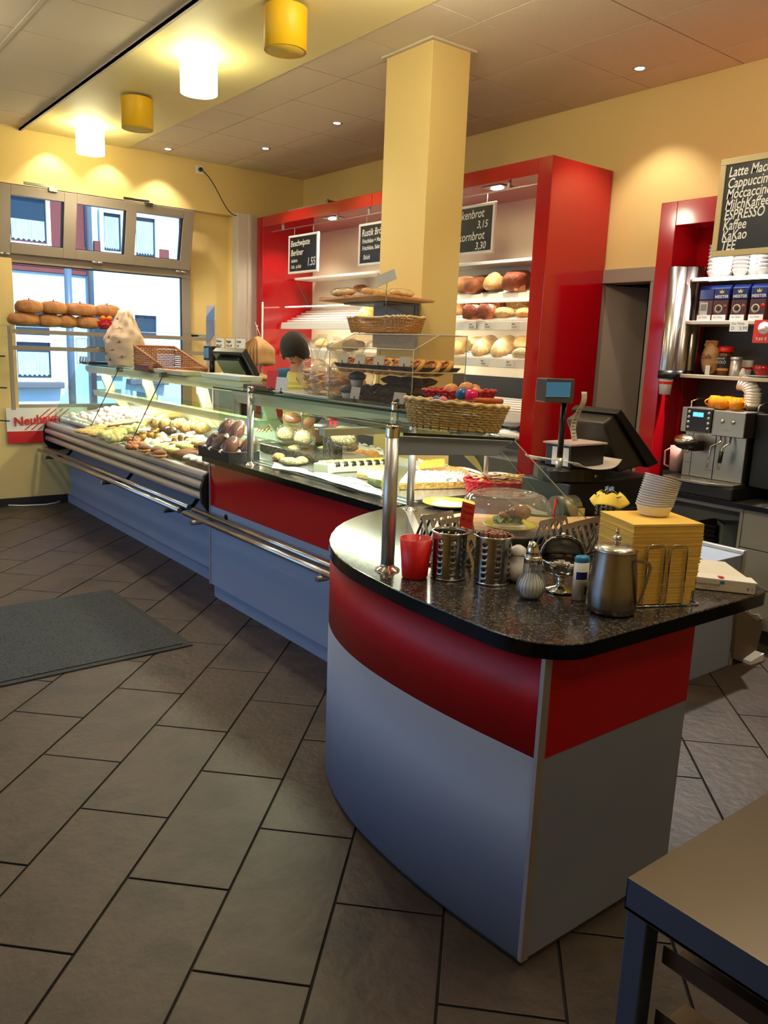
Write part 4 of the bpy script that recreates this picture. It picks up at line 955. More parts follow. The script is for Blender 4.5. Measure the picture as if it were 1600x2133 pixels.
cookie_bag('clear bag of cookies, leftmost and tallest behind the price cards', (2.45, 3.80, HT+.02), 1.45, .3)
cookie_bag('clear bag of cookies in the middle of the group beside the acrylic box', (2.40, 3.64, HT+.02), 1.25, 1.2)
cookie_bag('clear bag of cookies touching the acrylic box', (2.40, 3.47, HT+.02), 1.2, 2.2)
cookie_bag('clear bag of cookies in the back row nearest the acrylic box', (2.56, 3.55, HT+.02), 1.35, 2.9)
cookie_bag('clear bag of cookies in the back row farther left', (2.58, 3.72, HT+.02), 1.4, .9)
tray('glass_tray', 'pale tray under the bags of cookies', 2.28, 2.66, 3.40, 3.93, HT+.002, MATS['case_white'], h=.012)
t = price_tag('red price card leaning before the cookie bags', (2.30, 4.0, HT+.004), [('Kekse', .016), ('', .01), ('   5 €', .03)], w_=.085, h=.10, yaw=radians(-75), m=mat('card_red', (226, 60, 52), .6))
price_tag('white price card before the leftmost cookie bag', (2.26, 3.83, HT+.004), [('Mandelkekse', .015), ('250 g  4.20', .011)], w_=.095, h=.07, yaw=radians(-80))
tag(part('dark_box', G().box(2.3, 2.42, 4.05, 4.35, HT+.001, HT+.03), 'steel_dark', bevel=.004), 'flat dark metal box lying on the left end of the middle hood', 'box')
# nested basket with eggs on the end hood
EHZ = lambda x: 1.357-(x-1.545)/.49*.034
wb2 = wicker('wicker_basket', 'oval olive wicker basket with eggs standing on the small glass shelf of the end counter', .345, .20, .095, MATS['wicker_olive'], MATS['wicker_light'], (1.925, 2.07, EHZ(1.925)+.006), 0, flare=.03, oval=1, rows=11)
wb2.rotation_euler = (0, radians(4), radians(-8))
RBK = (.28, .15, .045); RBP = at(957, 838, 'y', 2.33)
rb = wicker('red_basket', 'flat red woven basket with brown eggs behind the olive basket on the end counter shelf', *RBK, MATS['wicker_red'], MATS['wicker_red'], RBP, radians(-8), flare=.02, oval=1, rows=5)
mat('egg_brown', (214, 146, 96), .4); mat('egg_pink', (222, 30, 110), .15); mat('egg_blue', (20, 100, 170), .15)
def egg(label, px, py, yy, m, r=.024):
    p = at(px, py, 'y', yy); t = part('easter_egg', G().blob((0, 0, 0), (r, r, r*1.25), fn=lambda d, p: Vector((p.x*(1-.12*d.z), p.y*(1-.12*d.z), p.z)), rot=Matrix.Rotation(radians(75), 3, 'Y')), m); t.location = p; tag(t, label, 'egg')
egg('brown egg at the left in the flat red basket', 940, 813, 2.31, 'egg_brown', .027); egg('largest brown egg in the middle of the red basket', 972, 810, 2.31, 'egg_brown', .028); egg('brown egg at the back right of the red basket', 988, 812, 2.34, 'egg_brown', .023); egg('brown egg lying behind the pink egg', 992, 818, 2.28, 'egg_brown', .022)
egg('shiny blue egg beside the pink one', 963, 821, 2.12, 'egg_blue', .021); egg('shiny pink egg in the middle of the wicker basket', 981, 824, 2.10, 'egg_pink', .024); egg('small blue foil egg at the left rim of the wicker basket', 911, 832, 2.10, 'egg_blue', .014); egg('small pink egg at the left rim of the wicker basket', 923, 834, 2.08, mat('egg_rose', (226, 120, 150), .3), .014)
kn = thing('bread_knife', 'knife with an orange wooden handle lying across the olive wicker basket', 'knife', (1.9, 2.25, 1.47))
a = at(935, 834, 'y', 2.03); b = at(992, 836, 'y', 2.02); c = at(1050, 838, 'y', 2.01)
part('blade', G().hexa([tuple(a), tuple(b), (b.x, b.y+.02, b.z), (a.x, a.y+.012, a.z), (a.x, a.y, a.z+.002), (b.x, b.y, b.z+.003), (b.x, b.y+.02, b.z+.003), (a.x, a.y+.012, a.z+.002)]), 'steel', kn)
mat('handle_orange', (196, 92, 42), .45); part('handle', G().tube([b+Vector((0, .01, .003)), b.lerp(c, .5)+Vector((0, .01, .002)), c+Vector((0, .01, .002))], [.008, .011, .009], 10), 'handle_orange', kn)
# ================================================================ goods in and on the cases
def deck(px, py, dz=0):
    z = .86
    for _ in range(4): p = at(px, py, 'z', z+dz); z = DZ(p.x)+.012
    return Vector((p.x, p.y, z))
# trays in the display case
def dtray(label, y0, y1, x0=2.30, x1=2.93, h=.02, m='steel_deck'):
    g = G(); zz = lambda x: DZ(x)
    g.hexa([(x0, y0, zz(x0)+.002), (x1, y0, zz(x1)+.002), (x1, y1, zz(x1)+.002), (x0, y1, zz(x0)+.002), (x0, y0, zz(x0)+.008), (x1, y0, zz(x1)+.008), (x1, y1, zz(x1)+.008), (x0, y1, zz(x0)+.008)])
    for a, b in ((y0, y0+.006), (y1-.006, y1)):
        g.hexa([(x0, a, zz(x0)+.008), (x1, a, zz(x1)+.008), (x1, b, zz(x1)+.008), (x0, b, zz(x0)+.008), (x0, a, zz(x0)+h), (x1, a, zz(x1)+h), (x1, b, zz(x1)+h), (x0, b, zz(x0)+h)])
    for a in (x0, x1-.006): g.box(a, a+.006, y0, y1, zz(a)+.008, zz(a)+h)
    o = part('display_tray', g, m); tag(o, label, 'tray'); return o
for i, (y0, y1) in enumerate(((4.68, 5.12), (5.14, 5.55), (5.57, 6.0), (6.02, 6.48), (6.5, 6.78))):
    dtray(['steel tray nearest the middle counter in the display case', 'second steel tray from the middle counter in the display case', 'third steel tray from the middle counter in the display case', 'fourth steel tray from the middle counter in the display case', 'narrow empty steel tray beside the cookie tray'][i], y0, y1)
dtray('deep pale tray of cookies at the window end of the display case', 7.02, 8.05, h=.055, m='case_cream')
ZD = lambda x: DZ(x)+.010
# 1 iced round pastries (sugar donuts) nearest
dn = thing('iced_pastry', 'white iced round pastry at the nearest corner of the display case', 'pastry')
part('dough', G().blob((0, 0, .018), (.055, .055, .022), fn=loaf_fn(3, .04)), 'crust_gold', dn, world=False)
part('icing', G().blob((0, 0, .026), (.052, .052, .020), fn=loaf_fn(4, .05)), 'icing', dn, world=False)
sp = []
for r_ in range(3):
    for k in range(4): x = 2.27+.108*r_; sp.append(((x, 4.71+.108*k, ZD(x)+(.004 if x > 2.3 else -.004)), (0, 0, random.uniform(0, 6))))
copies(dn, sp, group='white iced pastries at the near end of the display case')
# 2 long brown twisted sticks
st_ = thing('pastry_stick', 'long brown pastry stick lying across the tray in the display case', 'pastry')
part('stick', G().tube([(-.11+.22*t, .006*sin(t*9), .016+.004*sin(t*6)) for t in [i/10 for i in range(11)]], [.008]+[.018]*9+[.009], 10), 'crust_brown', st_, world=False)
sp = []
for k in range(6):
    for j in range(2): x = 2.37+.27*j; sp.append(((x, 5.13+.034*k, ZD(x)+.002), (0, -radians(9), radians(random.uniform(-8, 8)))))
for k in range(3): sp.append(((2.5, 5.15+.05*k, ZD(2.5)+.034), (0, -radians(9), radians(random.uniform(-15, 15)))))
copies(st_, sp, group='brown pastry sticks in the display case')
# 3 sprinkled donuts
sd = thing('sprinkled_donut', 'donut with colourful sprinkles in the display case', 'donut')
tor = G(); tor.tube([(.036*cos(q), .036*sin(q), .02) for q in [i*2*pi/18 for i in range(18)]], .02, 10, closed=True)
part('dough', tor, 'crust_gold', sd, world=False)
tor = G(); tor.tube([(.036*cos(q), .036*sin(q), .0245) for q in [i*2*pi/18 for i in range(18)]], .0185, 10, closed=True)
part('sprinkles', tor, 'sprinkle', sd, world=False)
sp = []
for k in range(3):
    for j in range(3): x = 2.29+.12*j; sp.append(((x, 5.38+.10*k, ZD(x)), (0, 0, k)))
copies(sd, sp, group='sprinkled donuts in the display case')
# 4 small round cream cookies & domes
def multi(name, label, cat, build, spots, group):
    t = thing(name, label, cat); build(t); sp = []
    for (px, py, rz_, s_) in spots: p = deck(px, py); sp.append(((p.x, p.y, p.z-.002), (0, 0, rz_)))
    copies(t, sp, group=group if len(sp) > 1 else None); return t
def zz(px, py): return 140+px/5.333, 840+py/5.333
multi('caramel_bun', 'brown glazed bun with a split in the display case', 'bun', lambda t: (part('bottom', G().blob((0, 0, .015), (.05, .05, .018)), 'pastry_gold', t, world=False), part('top', G().blob((0, 0, .032), (.047, .047, .022)), 'choc_light', t, world=False)), [(*zz(1000, 570), 0, 1), (*zz(860, 540), 1, 1), (*zz(1030, 600), 2, 1)], 'glazed buns in the display case')
multi('meringue', 'white cream swirl pastry among the buns in the display case', 'pastry', lambda t: part('swirl', G().lathe([(.04, 0), (.045, .01), (.036, .02), (.038, .028), (.024, .038), (.012, .052), (0, .058)], 16), 'cream_fill', t, world=False), [(*zz(920, 465), 0, 1), (*zz(965, 480), 0, 1), (*zz(1080, 430), 0, 1), (*zz(1060, 395), 0, 1), (*zz(880, 480), 0, 1), (*zz(1010, 460), 0, 1)], 'white cream swirls in the display case')
multi('nut_cluster', 'ring shaped nut pastry in the display case', 'pastry', lambda t: part('ring', G().tube([(.032*cos(q), .032*sin(q), .02+.005*sin(q*7)) for q in [i*2*pi/22 for i in range(22)]], .018, 8, closed=True), 'pastry_dark', t, world=False), [(*zz(740, 480), 0, 1), (*zz(720, 510), 0, 1), (*zz(790, 480), 0, 1), (*zz(690, 415), 0, 1), (*zz(770, 420), 0, 1), (*zz(740, 440), 0, 1)], 'ring pastries in the display case')
multi('striped_roll', 'cream roll with chocolate stripes in the display case', 'pastry', lambda t: (part('roll', G().blob((0, 0, .028), (.05, .03, .03)), 'pastry_gold', t, world=False), part('stripes', G().tube([(-.035+.07*q, .02*sin(q*40), .057-.6*(q-.5)**2*.03) for q in [i/30 for i in range(31)]], .003, 5), 'choc', t, world=False)), [(*zz(960, 360), 1.2, 1), (*zz(1000, 400), 1.2, 1), (*zz(920, 390), 1.2, 1), (*zz(990, 340), 1.0, 1), (*zz(840, 410), 1.2, 1)], 'striped cream rolls in the display case')
multi('crumble_heap', 'golden crumble slice in the display case', 'cake', lambda t: part('slice', G().blob((0, 0, .018), (.09, .06, .026), fn=loaf_fn(21, .12, .5)), 'crumble', t, world=False), [(*zz(250, 345), .2, 1), (*zz(330, 340), .2, 1), (*zz(300, 310), .1, 1), (*zz(200, 335), 0, 1), (*zz(380, 300), 0, 1), (*zz(350, 370), 0, 1)], 'crumble slices in the display case')
def strudel(t, m, L=.2, r=.035, top=None):
    part('roll', G().tube([(-L+2*L*q, .006*sin(q*20), r*.8+.004*sin(q*33)) for q in [i/16 for i in range(17)]], [r*.5]+[r]*15+[r*.5], 10), m, t, world=False)
    if top: part('topping', G().tube([(-L*.9+1.8*L*q, .008*sin(q*17), r*1.62) for q in [i/16 for i in range(17)]], [.004]+[r*.45]*15+[.004], 8), top, t, world=False)
for i, (lab, p0, p1, m, top) in enumerate((('long greenish strudel at the front of the display case', (370, 395), (640, 350), 'green_cake', None), ('long cream strudel behind the greenish one in the display case', (650, 345), (880, 300), 'green_cake', 'cream_fill'), ('long dark topped cake bar in the display case', (420, 335), (840, 268), 'crust_pale', 'choc'), ('pale cake bar with dark dots farther back in the display case', (450, 310), (880, 235), 'crust_pale', 'cream_fill'), ('pale yellow cake bar at the back of the display case', (560, 270), (960, 200), 'yellow_cream', 'cream_fill'), ('thin dark strudel at the front edge of the display case', (450, 430), (620, 410), 'green_cake', None))):
    a, b = deck(*zz(*p0)), deck(*zz(*p1)); L = (b-a).length/2
    t = thing('strudel', lab, 'cake'); strudel(t, m, L, .032 if i else .036, top); d = b-a
    t.location = (a+b)/2-Vector((0, 0, .006)); t.rotation_euler = (0, -math.asin(max(-1, min(1, d.z/d.length))), math.atan2(d.y, d.x))
multi('folded_sandwich', 'folded dark savoury roll at the back of the display case', 'sandwich', lambda t: (part('shell', G().blob((0, 0, .045), (.085, .045, .05), fn=loaf_fn(31, .13)), 'crust_seed', t, world=False), part('filling', G().blob((0, -.012, .06), (.07, .03, .045), fn=loaf_fn(33, .16)), 'green_cake', t, world=False)), [(*zz(1090, 300), .6, 1), (*zz(1200, 300), .9, 1), (*zz(1260, 290), .3, 1), (*zz(1400, 260), 1.1, 1), (*zz(1440, 300), .5, 1), (*zz(1000, 285), .5, 1), (*zz(1330, 330), .5, 1), (*zz(1500, 330), .5, 1), (*zz(1070, 230), .5, 1)], 'savoury rolls at the back of the display case')
multi('dark_puff', 'blackish round pastry with cream in the display case', 'pastry', lambda t: (part('body', G().blob((0, 0, .03), (.055, .045, .036), fn=loaf_fn(41, .1)), 'choc', t, world=False), part('cream', G().blob((.01, -.02, .035), (.04, .03, .03)), 'cream_fill', t, world=False)), [(*zz(1090, 340), .3, 1), (*zz(1150, 350), 1.3, 1)], 'black and cream pastries in the display case')
multi('chocolate_dome', 'small upright chocolate marshmallow dome in the display case', 'sweet', lambda t: part('dome', G().lathe([(.02, 0), (.021, .03), (.018, .048), (.008, .056), (0, .058)], 14), 'choc_light', t, world=False), [(*zz(1190, 465), 0, 1), (*zz(1258, 425), 0, 1), (*zz(1328, 445), 0, 1)], 'chocolate domes in the display case')
multi('cream_slice', 'white cream slice with pink topping in the display case', 'cake', lambda t: (part('base', G().box(-.07, .07, -.035, .035, 0, .018), 'crust_pale', t, bevel=.003, world=False), part('cream', G().blob((0, 0, .024), (.068, .034, .014), fn=loaf_fn(51, .06, .5)), 'icing', t, world=False), part('topping', G().blob((.01, 0, .032), (.045, .02, .010), fn=loaf_fn(52, .12)), 'icing_pink', t, world=False)), [(*zz(1300, 480), .2, 1), (*zz(1410, 470), .2, 1), (*zz(1450, 400), .2, 1), (*zz(1320, 400), .2, 1), (*zz(1230, 385), .2, 1), (*zz(1480, 440), .2, 1), (*zz(1400, 350), .2, 1), (*zz(1150, 450), .2, 1), (*zz(1200, 520), .2, 1), (*zz(900, 520), .2, 1), (*zz(1090, 500), 0, 1), (*zz(900, 330), .2, 1), (*zz(850, 330), 0, 1)], 'cream slices in the display case')
ck = thing('sugar_cookie', 'small white and pink sugared cookie in the deep window-end tray', 'cookie')
part('ball', G().blob((0, 0, .018), (.034, .028, .02), fn=loaf_fn(61, .08), nu=10, nv=6), 'icing', ck, world=False)
part('pink_glaze', G().blob((0, 0, .006), (.036, .03, .012), nu=10, nv=6), 'icing_pink', ck, world=False)
sp = []; rnd = random.Random(3)
for i in range(14):
    for j in range(9):
        x = 2.30+.068*j; sp.append(((x+rnd.uniform(-.01, .01), 7.08+.07*i+rnd.uniform(-.01, .01), ZD(x)+rnd.uniform(0, .004)), (0, 0, rnd.uniform(0, 6))))
for i in range(60): x = 2.36+rnd.random()*.5; sp.append(((x, 7.12+rnd.random()*.85, ZD(x)+.034), (rnd.uniform(-.3, .3), 0, rnd.uniform(0, 6))))
copies(ck, sp, group='sugared cookies in the window-end tray')
pk = thing('paper_stack', 'pale baking paper pile and slim white box at the back of the display case', 'paper', (2.85, 6.6, .9))
for k, (x, y, a_) in enumerate(((2.80, 6.78, .1), (2.82, 6.72, -.15))): part('sheet', G().box(-.12, .12, -.07, .07, 0, .05).xf(tr(x, y, DZ(x)+.012+.05*k)@rz(a_)), 'crust_pale' if k else 'cream', pk, bevel=.01)
# small card inside
price_tag('tiny price card standing in the display case near the glass seam', (2.9, 5.95, 1.0), [('1.20', .02)], yaw=YF_)
# ---- things on top of the display case
GT = 1.361
p = at(262, 760, 'z', GT)
def paperbag():
    t = thing('paper_bag', 'large crumpled cream paper bag with red whisk prints on the display case top', 'bag', (2.73, 7.5, GT))
    H = .50
    def fn(u, v):
        q = u*2*pi; w0, w1 = .20, .12
        s = w0*(1-v)**.6+w1*v if v < .75 else (w0*(.25)**.6*1+w1*.75)*(1-(v-.75)/.25*.85)
        s = (.175+.045*sin(pi*min(1, v*1.25)) if v < .55 else .207-(v-.55)/.45*.150)*1.28
        cr = .012*sin(q*5+v*14)+.009*sin(q*9-v*21)+.006*sin(v*40+q*3)
        return (t_cx+.55*(s+cr)*cos(q), t_cy+(s+cr)*sin(q)-.06*v*v*0+.0*v, GT+.002+v*H+.01*sin(q*3)*v)
    t_cx, t_cy = 2.73, 7.50
    def fn2(u, v):
        x, y, z = fn(u, v); return (x, y-.09*v**1.5+.04*v, z)
    part('bag', G().grid(fn2, 44, 22), mat('kraft_light', (222, 194, 160), .75), t, solid=.002)
    mr = mat('print_rust', (176, 84, 70), .7)
    for u, v in ((.52, .12), (.56, .30), (.50, .52), (.60, .70), (.45, .22), (.64, .18), (.62, .45), (.52, .86)):
        c = Vector(fn2(u, v)); n = (c-Vector((t_cx, t_cy, c.z))).normalized(); e = (Vector(fn2(u+.01, v))-Vector(fn2(u-.01, v))).normalized(); f = Vector((0, 0, 1)); c += n*.004
        g = G(); g.tube([c+e*.014*cos(q)+f*.014*sin(q) for q in [i*pi/6 for i in range(12)]], .0018, 4, closed=True).tube([c+e*.007*cos(q)+f*.007*sin(q) for q in [i*pi/3 for i in range(6)]], .0018, 4, closed=True)
        g.tube([c-e*.014, c-e*.03-f*.003, c-e*.05-f*.006], .0022, 4).tube([c+e*.014, c+e*.03+f*.002, c+e*.05], .0015, 4)
        part('print', g, mr, t)
paperbag()
# window-side acrylic box with pastry
a1 = at(150, 760, 'z', GT)
ab2 = thing('acrylic_box', 'clear two-tier acrylic box between the window loaves and the printed paper bag', 'display box', (2.72, 7.75, GT))
x0, x1, y0, y1 = 2.49, 2.84, 7.80, 8.13
g = G()
for y in (y0, y1): g.add([(x0, y, GT), (x1, y, GT), (x1, y, GT+.30), (x0+.12, y, GT+.30), (x0, y, GT+.24)], [(0, 1, 2, 3, 4)])
g.add([(x0, y0, GT), (x0, y1, GT), (x0, y1, GT+.24), (x0, y0, GT+.24)], [(0, 1, 2, 3)]).add([(x0, y0, GT+.24), (x0, y1, GT+.24), (x0+.12, y1, GT+.30), (x0+.12, y0, GT+.30)], [(0, 1, 2, 3)]).add([(x0+.12, y0, GT+.30), (x0+.12, y1, GT+.30), (x1, y1, GT+.30), (x1, y0, GT+.30)], [(0, 1, 2, 3)])
part('pane', g, 'acrylic', ab2); part('tier', G().box(x0+.004, x1-.004, y0, y1, GT+.12, GT+.124), 'acrylic', ab2)
g = G(); 
for y in (y0, y1): g.tube([(x0, y, GT), (x0, y, GT+.24), (x0+.12, y, GT+.30), (x1, y, GT+.30)], .0022, 5)
for q in ((x0, GT+.24), (x0+.12, GT+.30), (x0, GT+.12), (x0, GT+.002)): g.cyl((q[0], y0, q[1]), (q[0], y1, q[1]), .0022, 5)
part('glued_edge', g, 'edge_light', ab2)
tray('pastry_tray', 'dark tray on the upper tier of the window-side acrylic box', x0+.03, x1-.03, y0+.04, y1-.04, GT+.127, MATS['black_plastic'])
tray('pastry_tray', 'dark tray on the floor of the window-side acrylic box', x0+.03, x1-.03, y0+.04, y1-.04, GT+.003, MATS['black_plastic'])
sp = [((x0+.08+.085*j, y0+.08+.075*k, GT+.133), (0, radians(-20), random.uniform(-.3, .3))) for j in range(2) for k in range(3)]
sw2 = dup(sw, (0, 0, 0), label='golden flat pastry in the window-side acrylic box'); copies(sw2, sp, group='golden pastries in the window-side acrylic box')
for k, y in enumerate((8.09, 8.01, 7.93, 7.86)): price_tag(['leftmost price tag in the window-side acrylic box', 'second price tag from the left in the window-side acrylic box', 'third price tag from the left in the window-side acrylic box', 'price tag nearest the paper bag in the window-side acrylic box'][k], (x0+.02, y, GT+.004), [('Keks', .012)], yaw=YF_, w_=.06, h=.05)
# window shelf with loaves
ws = thing('window_shelf', 'glass shelves on greige bars across the shop window', 'shelf', (2.7, 7.9, 1.69))
part('pane', G().box(1.77, 3.80, 7.74, 8.06, 1.688, 1.696), 'green_glass', ws)
part('pane', G().box(1.80, 3.70, 7.74, 8.06, 1.585, 1.591), 'green_glass', ws)
for z in (1.645, 1.50): part('bar', G().box(1.80, 3.70, 7.735, 7.75, z-.018, z+.018), 'frame_greige', ws)
for x in (1.79, 3.70): part('upright', G().box(x, x+.035, 7.75, 8.15, .92, 1.70) if 0 else G().box(x, x+.03, 7.745, 7.775, 1.362 if x > 2.3 else .95, 1.686), 'frame_greige', ws)
for y in (7.75, 8.06): part('wall_tie', G().box(3.73, 3.76, y-.01, YB+.09, 1.67, 1.686), 'frame_greige', ws)
lf = [('big brown loaf at the left end of the lower row on the window shelf', 50, 664, .155, 1.697), ('brown loaf, second in the lower row on the window shelf', 103, 665, .115, 1.697), ('brown loaf, third in the lower row on the window shelf', 137, 665, .11, 1.697), ('brown loaf, right end of the lower row on the window shelf', 181, 664, .13, 1.697), ('brown loaf, left end of the upper row on the window shelf', 61, 645, .13, 1.812), ('brown loaf, second in the upper row on the window shelf', 112, 642, .13, 1.812), ('large brown loaf, third in the upper row on the window shelf', 167, 641, .165, 1.812), ('brown loaf half hidden by the printed paper bag on the window shelf', 223, 641, .14, 1.812)]
for i, (lab, px, py, r_, z) in enumerate(lf):
    p = at(px, py, 'y', 7.9); t = bake('farm_loaf', lab, 'bread', MATS['crust_gold'], (r_, .09, .082), amp=.035, box=.3, seed=70+i, slashes=1, sm=MATS['crust_brown'], nu=26, nv=16)
    put(t, (p.x, 7.9, z), random.uniform(-6, 6))
rbw = thing('red_bowl', 'red bowl with orange gourds on the window shelf behind the paper bag', 'bowl')
p = at(218, 672, 'y', 7.84); part('bowl', G().lathe([(0, 0), (.07, 0), (.10, .075), (.096, .075), (.066, .006), (0, .006)], 24), 'gloss_red', rbw, world=False); rbw.location = (p.x+.02, 7.85, 1.697)
for i, (dx, dy, r_) in enumerate(((-.03, 0, .035), (.03, .02, .03), (.02, -.03, .03))):
    t = part('gourd', G().blob((0, 0, 0), (r_, r_, r_*.8), fn=lambda d, p: p*(1+.06*cos(8*math.atan2(d.y, d.x)))), mat('gourd_orange', (226, 130, 40), .5)); t.location = (p.x+.02+dx, 7.85+dy, 1.80); tag(t, ['largest orange gourd, left in the red bowl', 'orange gourd at the back of the red bowl', 'small orange gourd at the front of the red bowl'][i], 'gourd')
# open-front wicker display basket
def open_basket():
    x0, x1, y0, y1 = 2.60, 2.97, 6.24, 6.90; z0 = GT+.003; zb, zf = GT+.20, GT+.035
    t = thing('wicker_basket', 'brown rectangular wicker basket tilted open to the front on the display case top', 'basket', (2.78, 6.57, GT))
    g = G()
    for x in (x0, x1):
        for k in range(12):
            zc = z0+(zb-z0)*k/11; ys_ = y0 if zc <= zf else y0+(y1-y0)*(zc-zf)/(zb-zf)
            if y1-ys_ > .02: g.tube([(x+.004*(1 if (j+k) % 2 else -1), ys_+(y1-ys_)*j/14, zc) for j in range(15)], .0065, 5)
    for k in range(14): g.tube([(x0+(x1-x0)*j/18, y1+.006*(1 if (j+k) % 2 else -1), z0+(zb-z0)*k/13) for j in range(19)], .0068, 5)
    for k in range(3): g.tube([(x0+(x1-x0)*j/18, y0+.005*(1 if (j+k) % 2 else -1), z0+(zf-z0)*k/3) for j in range(19)], .0065, 5)
    part('weave', g, 'wicker_brown', t)
    g = G()
    for j in range(1, 18): g.tube([(x0+(x1-x0)*j/18, y1, z0), (x0+(x1-x0)*j/18, y1, zb)], .0035, 5)
    for x in (x0, x1):
        for j in range(15): u = j/14; g.tube([(x, y0+(y1-y0)*u, z0), (x, y0+(y1-y0)*u, zf+(zb-zf)*u)], .0035, 5)
    o = part('stakes', g, 'wicker_light', t); o['kind'] = 'stuff'
    part('rim', G().tube([(x0, y0, zf), (x0, y1, zb), (x1, y1, zb), (x1, y0, zf), (x0, y0, zf)], .010, 8), 'wicker_brown', t)
    part('base', G().box(x0, x1, y0, y1, z0, z0+.006), 'wicker_brown', t)
open_basket()
br = thing('box_sleeve', 'small dark red-brown box in front of the open wicker basket', 'box', (2.55, 6.5, GT))
part('box', G().box(2.51, 2.60, 6.38, 6.66, GT+.001, GT+.05), mat('box_brown', (112, 62, 58), .6), br, bevel=.003)
price_tag('price card standing beside the red-brown box on the display case top', (2.52, 6.34, GT+.001), [('2.50', .02)], yaw=YF_, w_=.08, h=.06, m='crust_gold')
for k, (y0, y1, x0, lab, m) in enumerate(((5.72, 6.25, 2.52, 'flat tray of pale pinkish pastries before the open wicker basket', 'icing_pink'), (4.95, 5.55, 2.60, 'shallow white tray on the display case top beside the cash terminal', 'white_plastic'))):
    tray('flat_tray', lab, x0, x0+.16, y0, y1, GT+.001, MATS['white_plastic'] if k else MATS['case_cream'], h=.028)
for k in range(6):
    o = part('flat_pastry', G().blob((0, 0, .012), (.04, .05, .014), nu=12, nv=6, fn=loaf_fn(80+k, .1)), 'pink_food'); o.location = (2.60, 5.77+.085*k, GT+.005); tag(o, 'pale pink flat pastry in the tray before the open wicker basket', 'pastry', 'flat pastries before the wicker basket')
# customer display + till, upper left
def till(prefix, p_disp, x, screen_c):
    pass
cdm = mat('screen_reflection_blue', (60, 110, 150), .08, emit=(90, 170, 215), es=.12)  # blue tint and faint glow stand in for a reflection on the screen
a = at(442, 738, 'x', 2.95)
cdp = thing('customer_display', 'small black customer display on a pole behind the display case', 'display', (2.95, a.y, 1.36))
part('pole', G().cyl((2.95, a.y, 1.362), (2.95, a.y, a.z), .022, 12), 'black_plastic', cdp); part('head', G().box(2.91, 2.99, a.y-.08, a.y+.08, a.z-.05, a.z+.065), 'black_plastic', cdp, bevel=.008)
part('screen', G().box(2.908, 2.911, a.y-.02, a.y+.07, a.z-.03, a.z+.05), cdm, cdp); part('foot', G().lathe([(.05, 0), (.05, .008), (.02, .012)], 16, (2.95, a.y, 1.361)), 'black_plastic', cdp)
a = at(505, 778, 'x', 3.05)
mo = thing('till_monitor', 'black cash till monitor tilted back behind the left display case', 'monitor', (3.05, a.y, 1.36))
M = tr(3.06, a.y+.02, 1.375)@rz(radians(20))@Matrix.Rotation(radians(-40), 4, 'Y')
part('shell', G().box(-.03, .03, -.16, .16, -.02, .24).box(-.07, -.03, -.12, .12, .02, .20).xf(M), 'black_plastic', mo, bevel=.008)
part('stand', G().box(3.0, 3.1, a.y-.06, a.y+.06, .95, 1.40), 'black_plastic', mo, bevel=.01)
ps = thing('till_counter', 'grey service table for the cash till behind the left display case', 'table', (3.07, 5.6, 0))
part('top', G().box(3.02, 3.12, 5.36, 5.9, .93, .95), 'laminate_grey', ps); part('body', G().box(3.04, 3.11, 5.38, 5.88, 0, .93), 'laminate_dark', ps)
a, b = at(430, 637, 'x', 3.1), at(447, 722, 'x', 3.1)
pl = thing('leaflet_stand', 'tall clear leaflet stand with blue and grey paper before the yellow wall niche', 'leaflet stand', (3.1, a.y, 1.36))
part('sheet', G().box(3.10, 3.106, b.y, a.y, b.z+.05, a.z), mat('leaflet', (196, 192, 200), .4), pl); part('photo', G().prism([(b.y+.0, b.z+.1), (a.y, b.z+.02), (a.y, b.z+.25), (b.y, b.z+.33)], 3.097, 3.10, 'x'), mat('leaflet_blue', (96, 140, 196), .3), pl)
part('holder', G().box(3.094, 3.112, b.y-.006, a.y+.006, 1.3, b.z+.22), 'acrylic', pl); part('pole', G().box(3.095, 3.11, b.y+.02, b.y+.04, 0, 1.3), 'alu', pl)
a, b = at(449, 702, 'x', 3.3), at(513, 790, 'x', 3.3)
gp = thing('sneeze_pane', 'clear upright pane with three white price labels behind the cash display', 'pane', (3.3, (a.y+b.y)/2, 1.3))
part('pane', G().box(3.3, 3.305, b.y, a.y+.25, 1.2, a.z), 'acrylic', gp); part('foot', G().box(3.27, 3.34, b.y, a.y+.25, 0, 1.2), 'laminate_dark', gp)
for k, (l1, l2) in enumerate((('Weizen', '500 g 1.85'), ('Roggen', '750 g 2.40'), ('Dinkel', '2.95'))):
    yy = a.y-.02-.26*k*(a.y-b.y)/.78
    c = part('price_label', G().box(3.294, 3.299, yy-.16, yy, a.z-.09, a.z-.01), 'paper', gp)
    text(l1, .03, frame_m((3.293, yy-.01, a.z-.045), (0, -1, 0), (0, 0, 1)), 'ink', c); text(l2, .025, frame_m((3.293, yy-.01, a.z-.08), (0, -1, 0), (0, 0, 1)), 'ink', c)
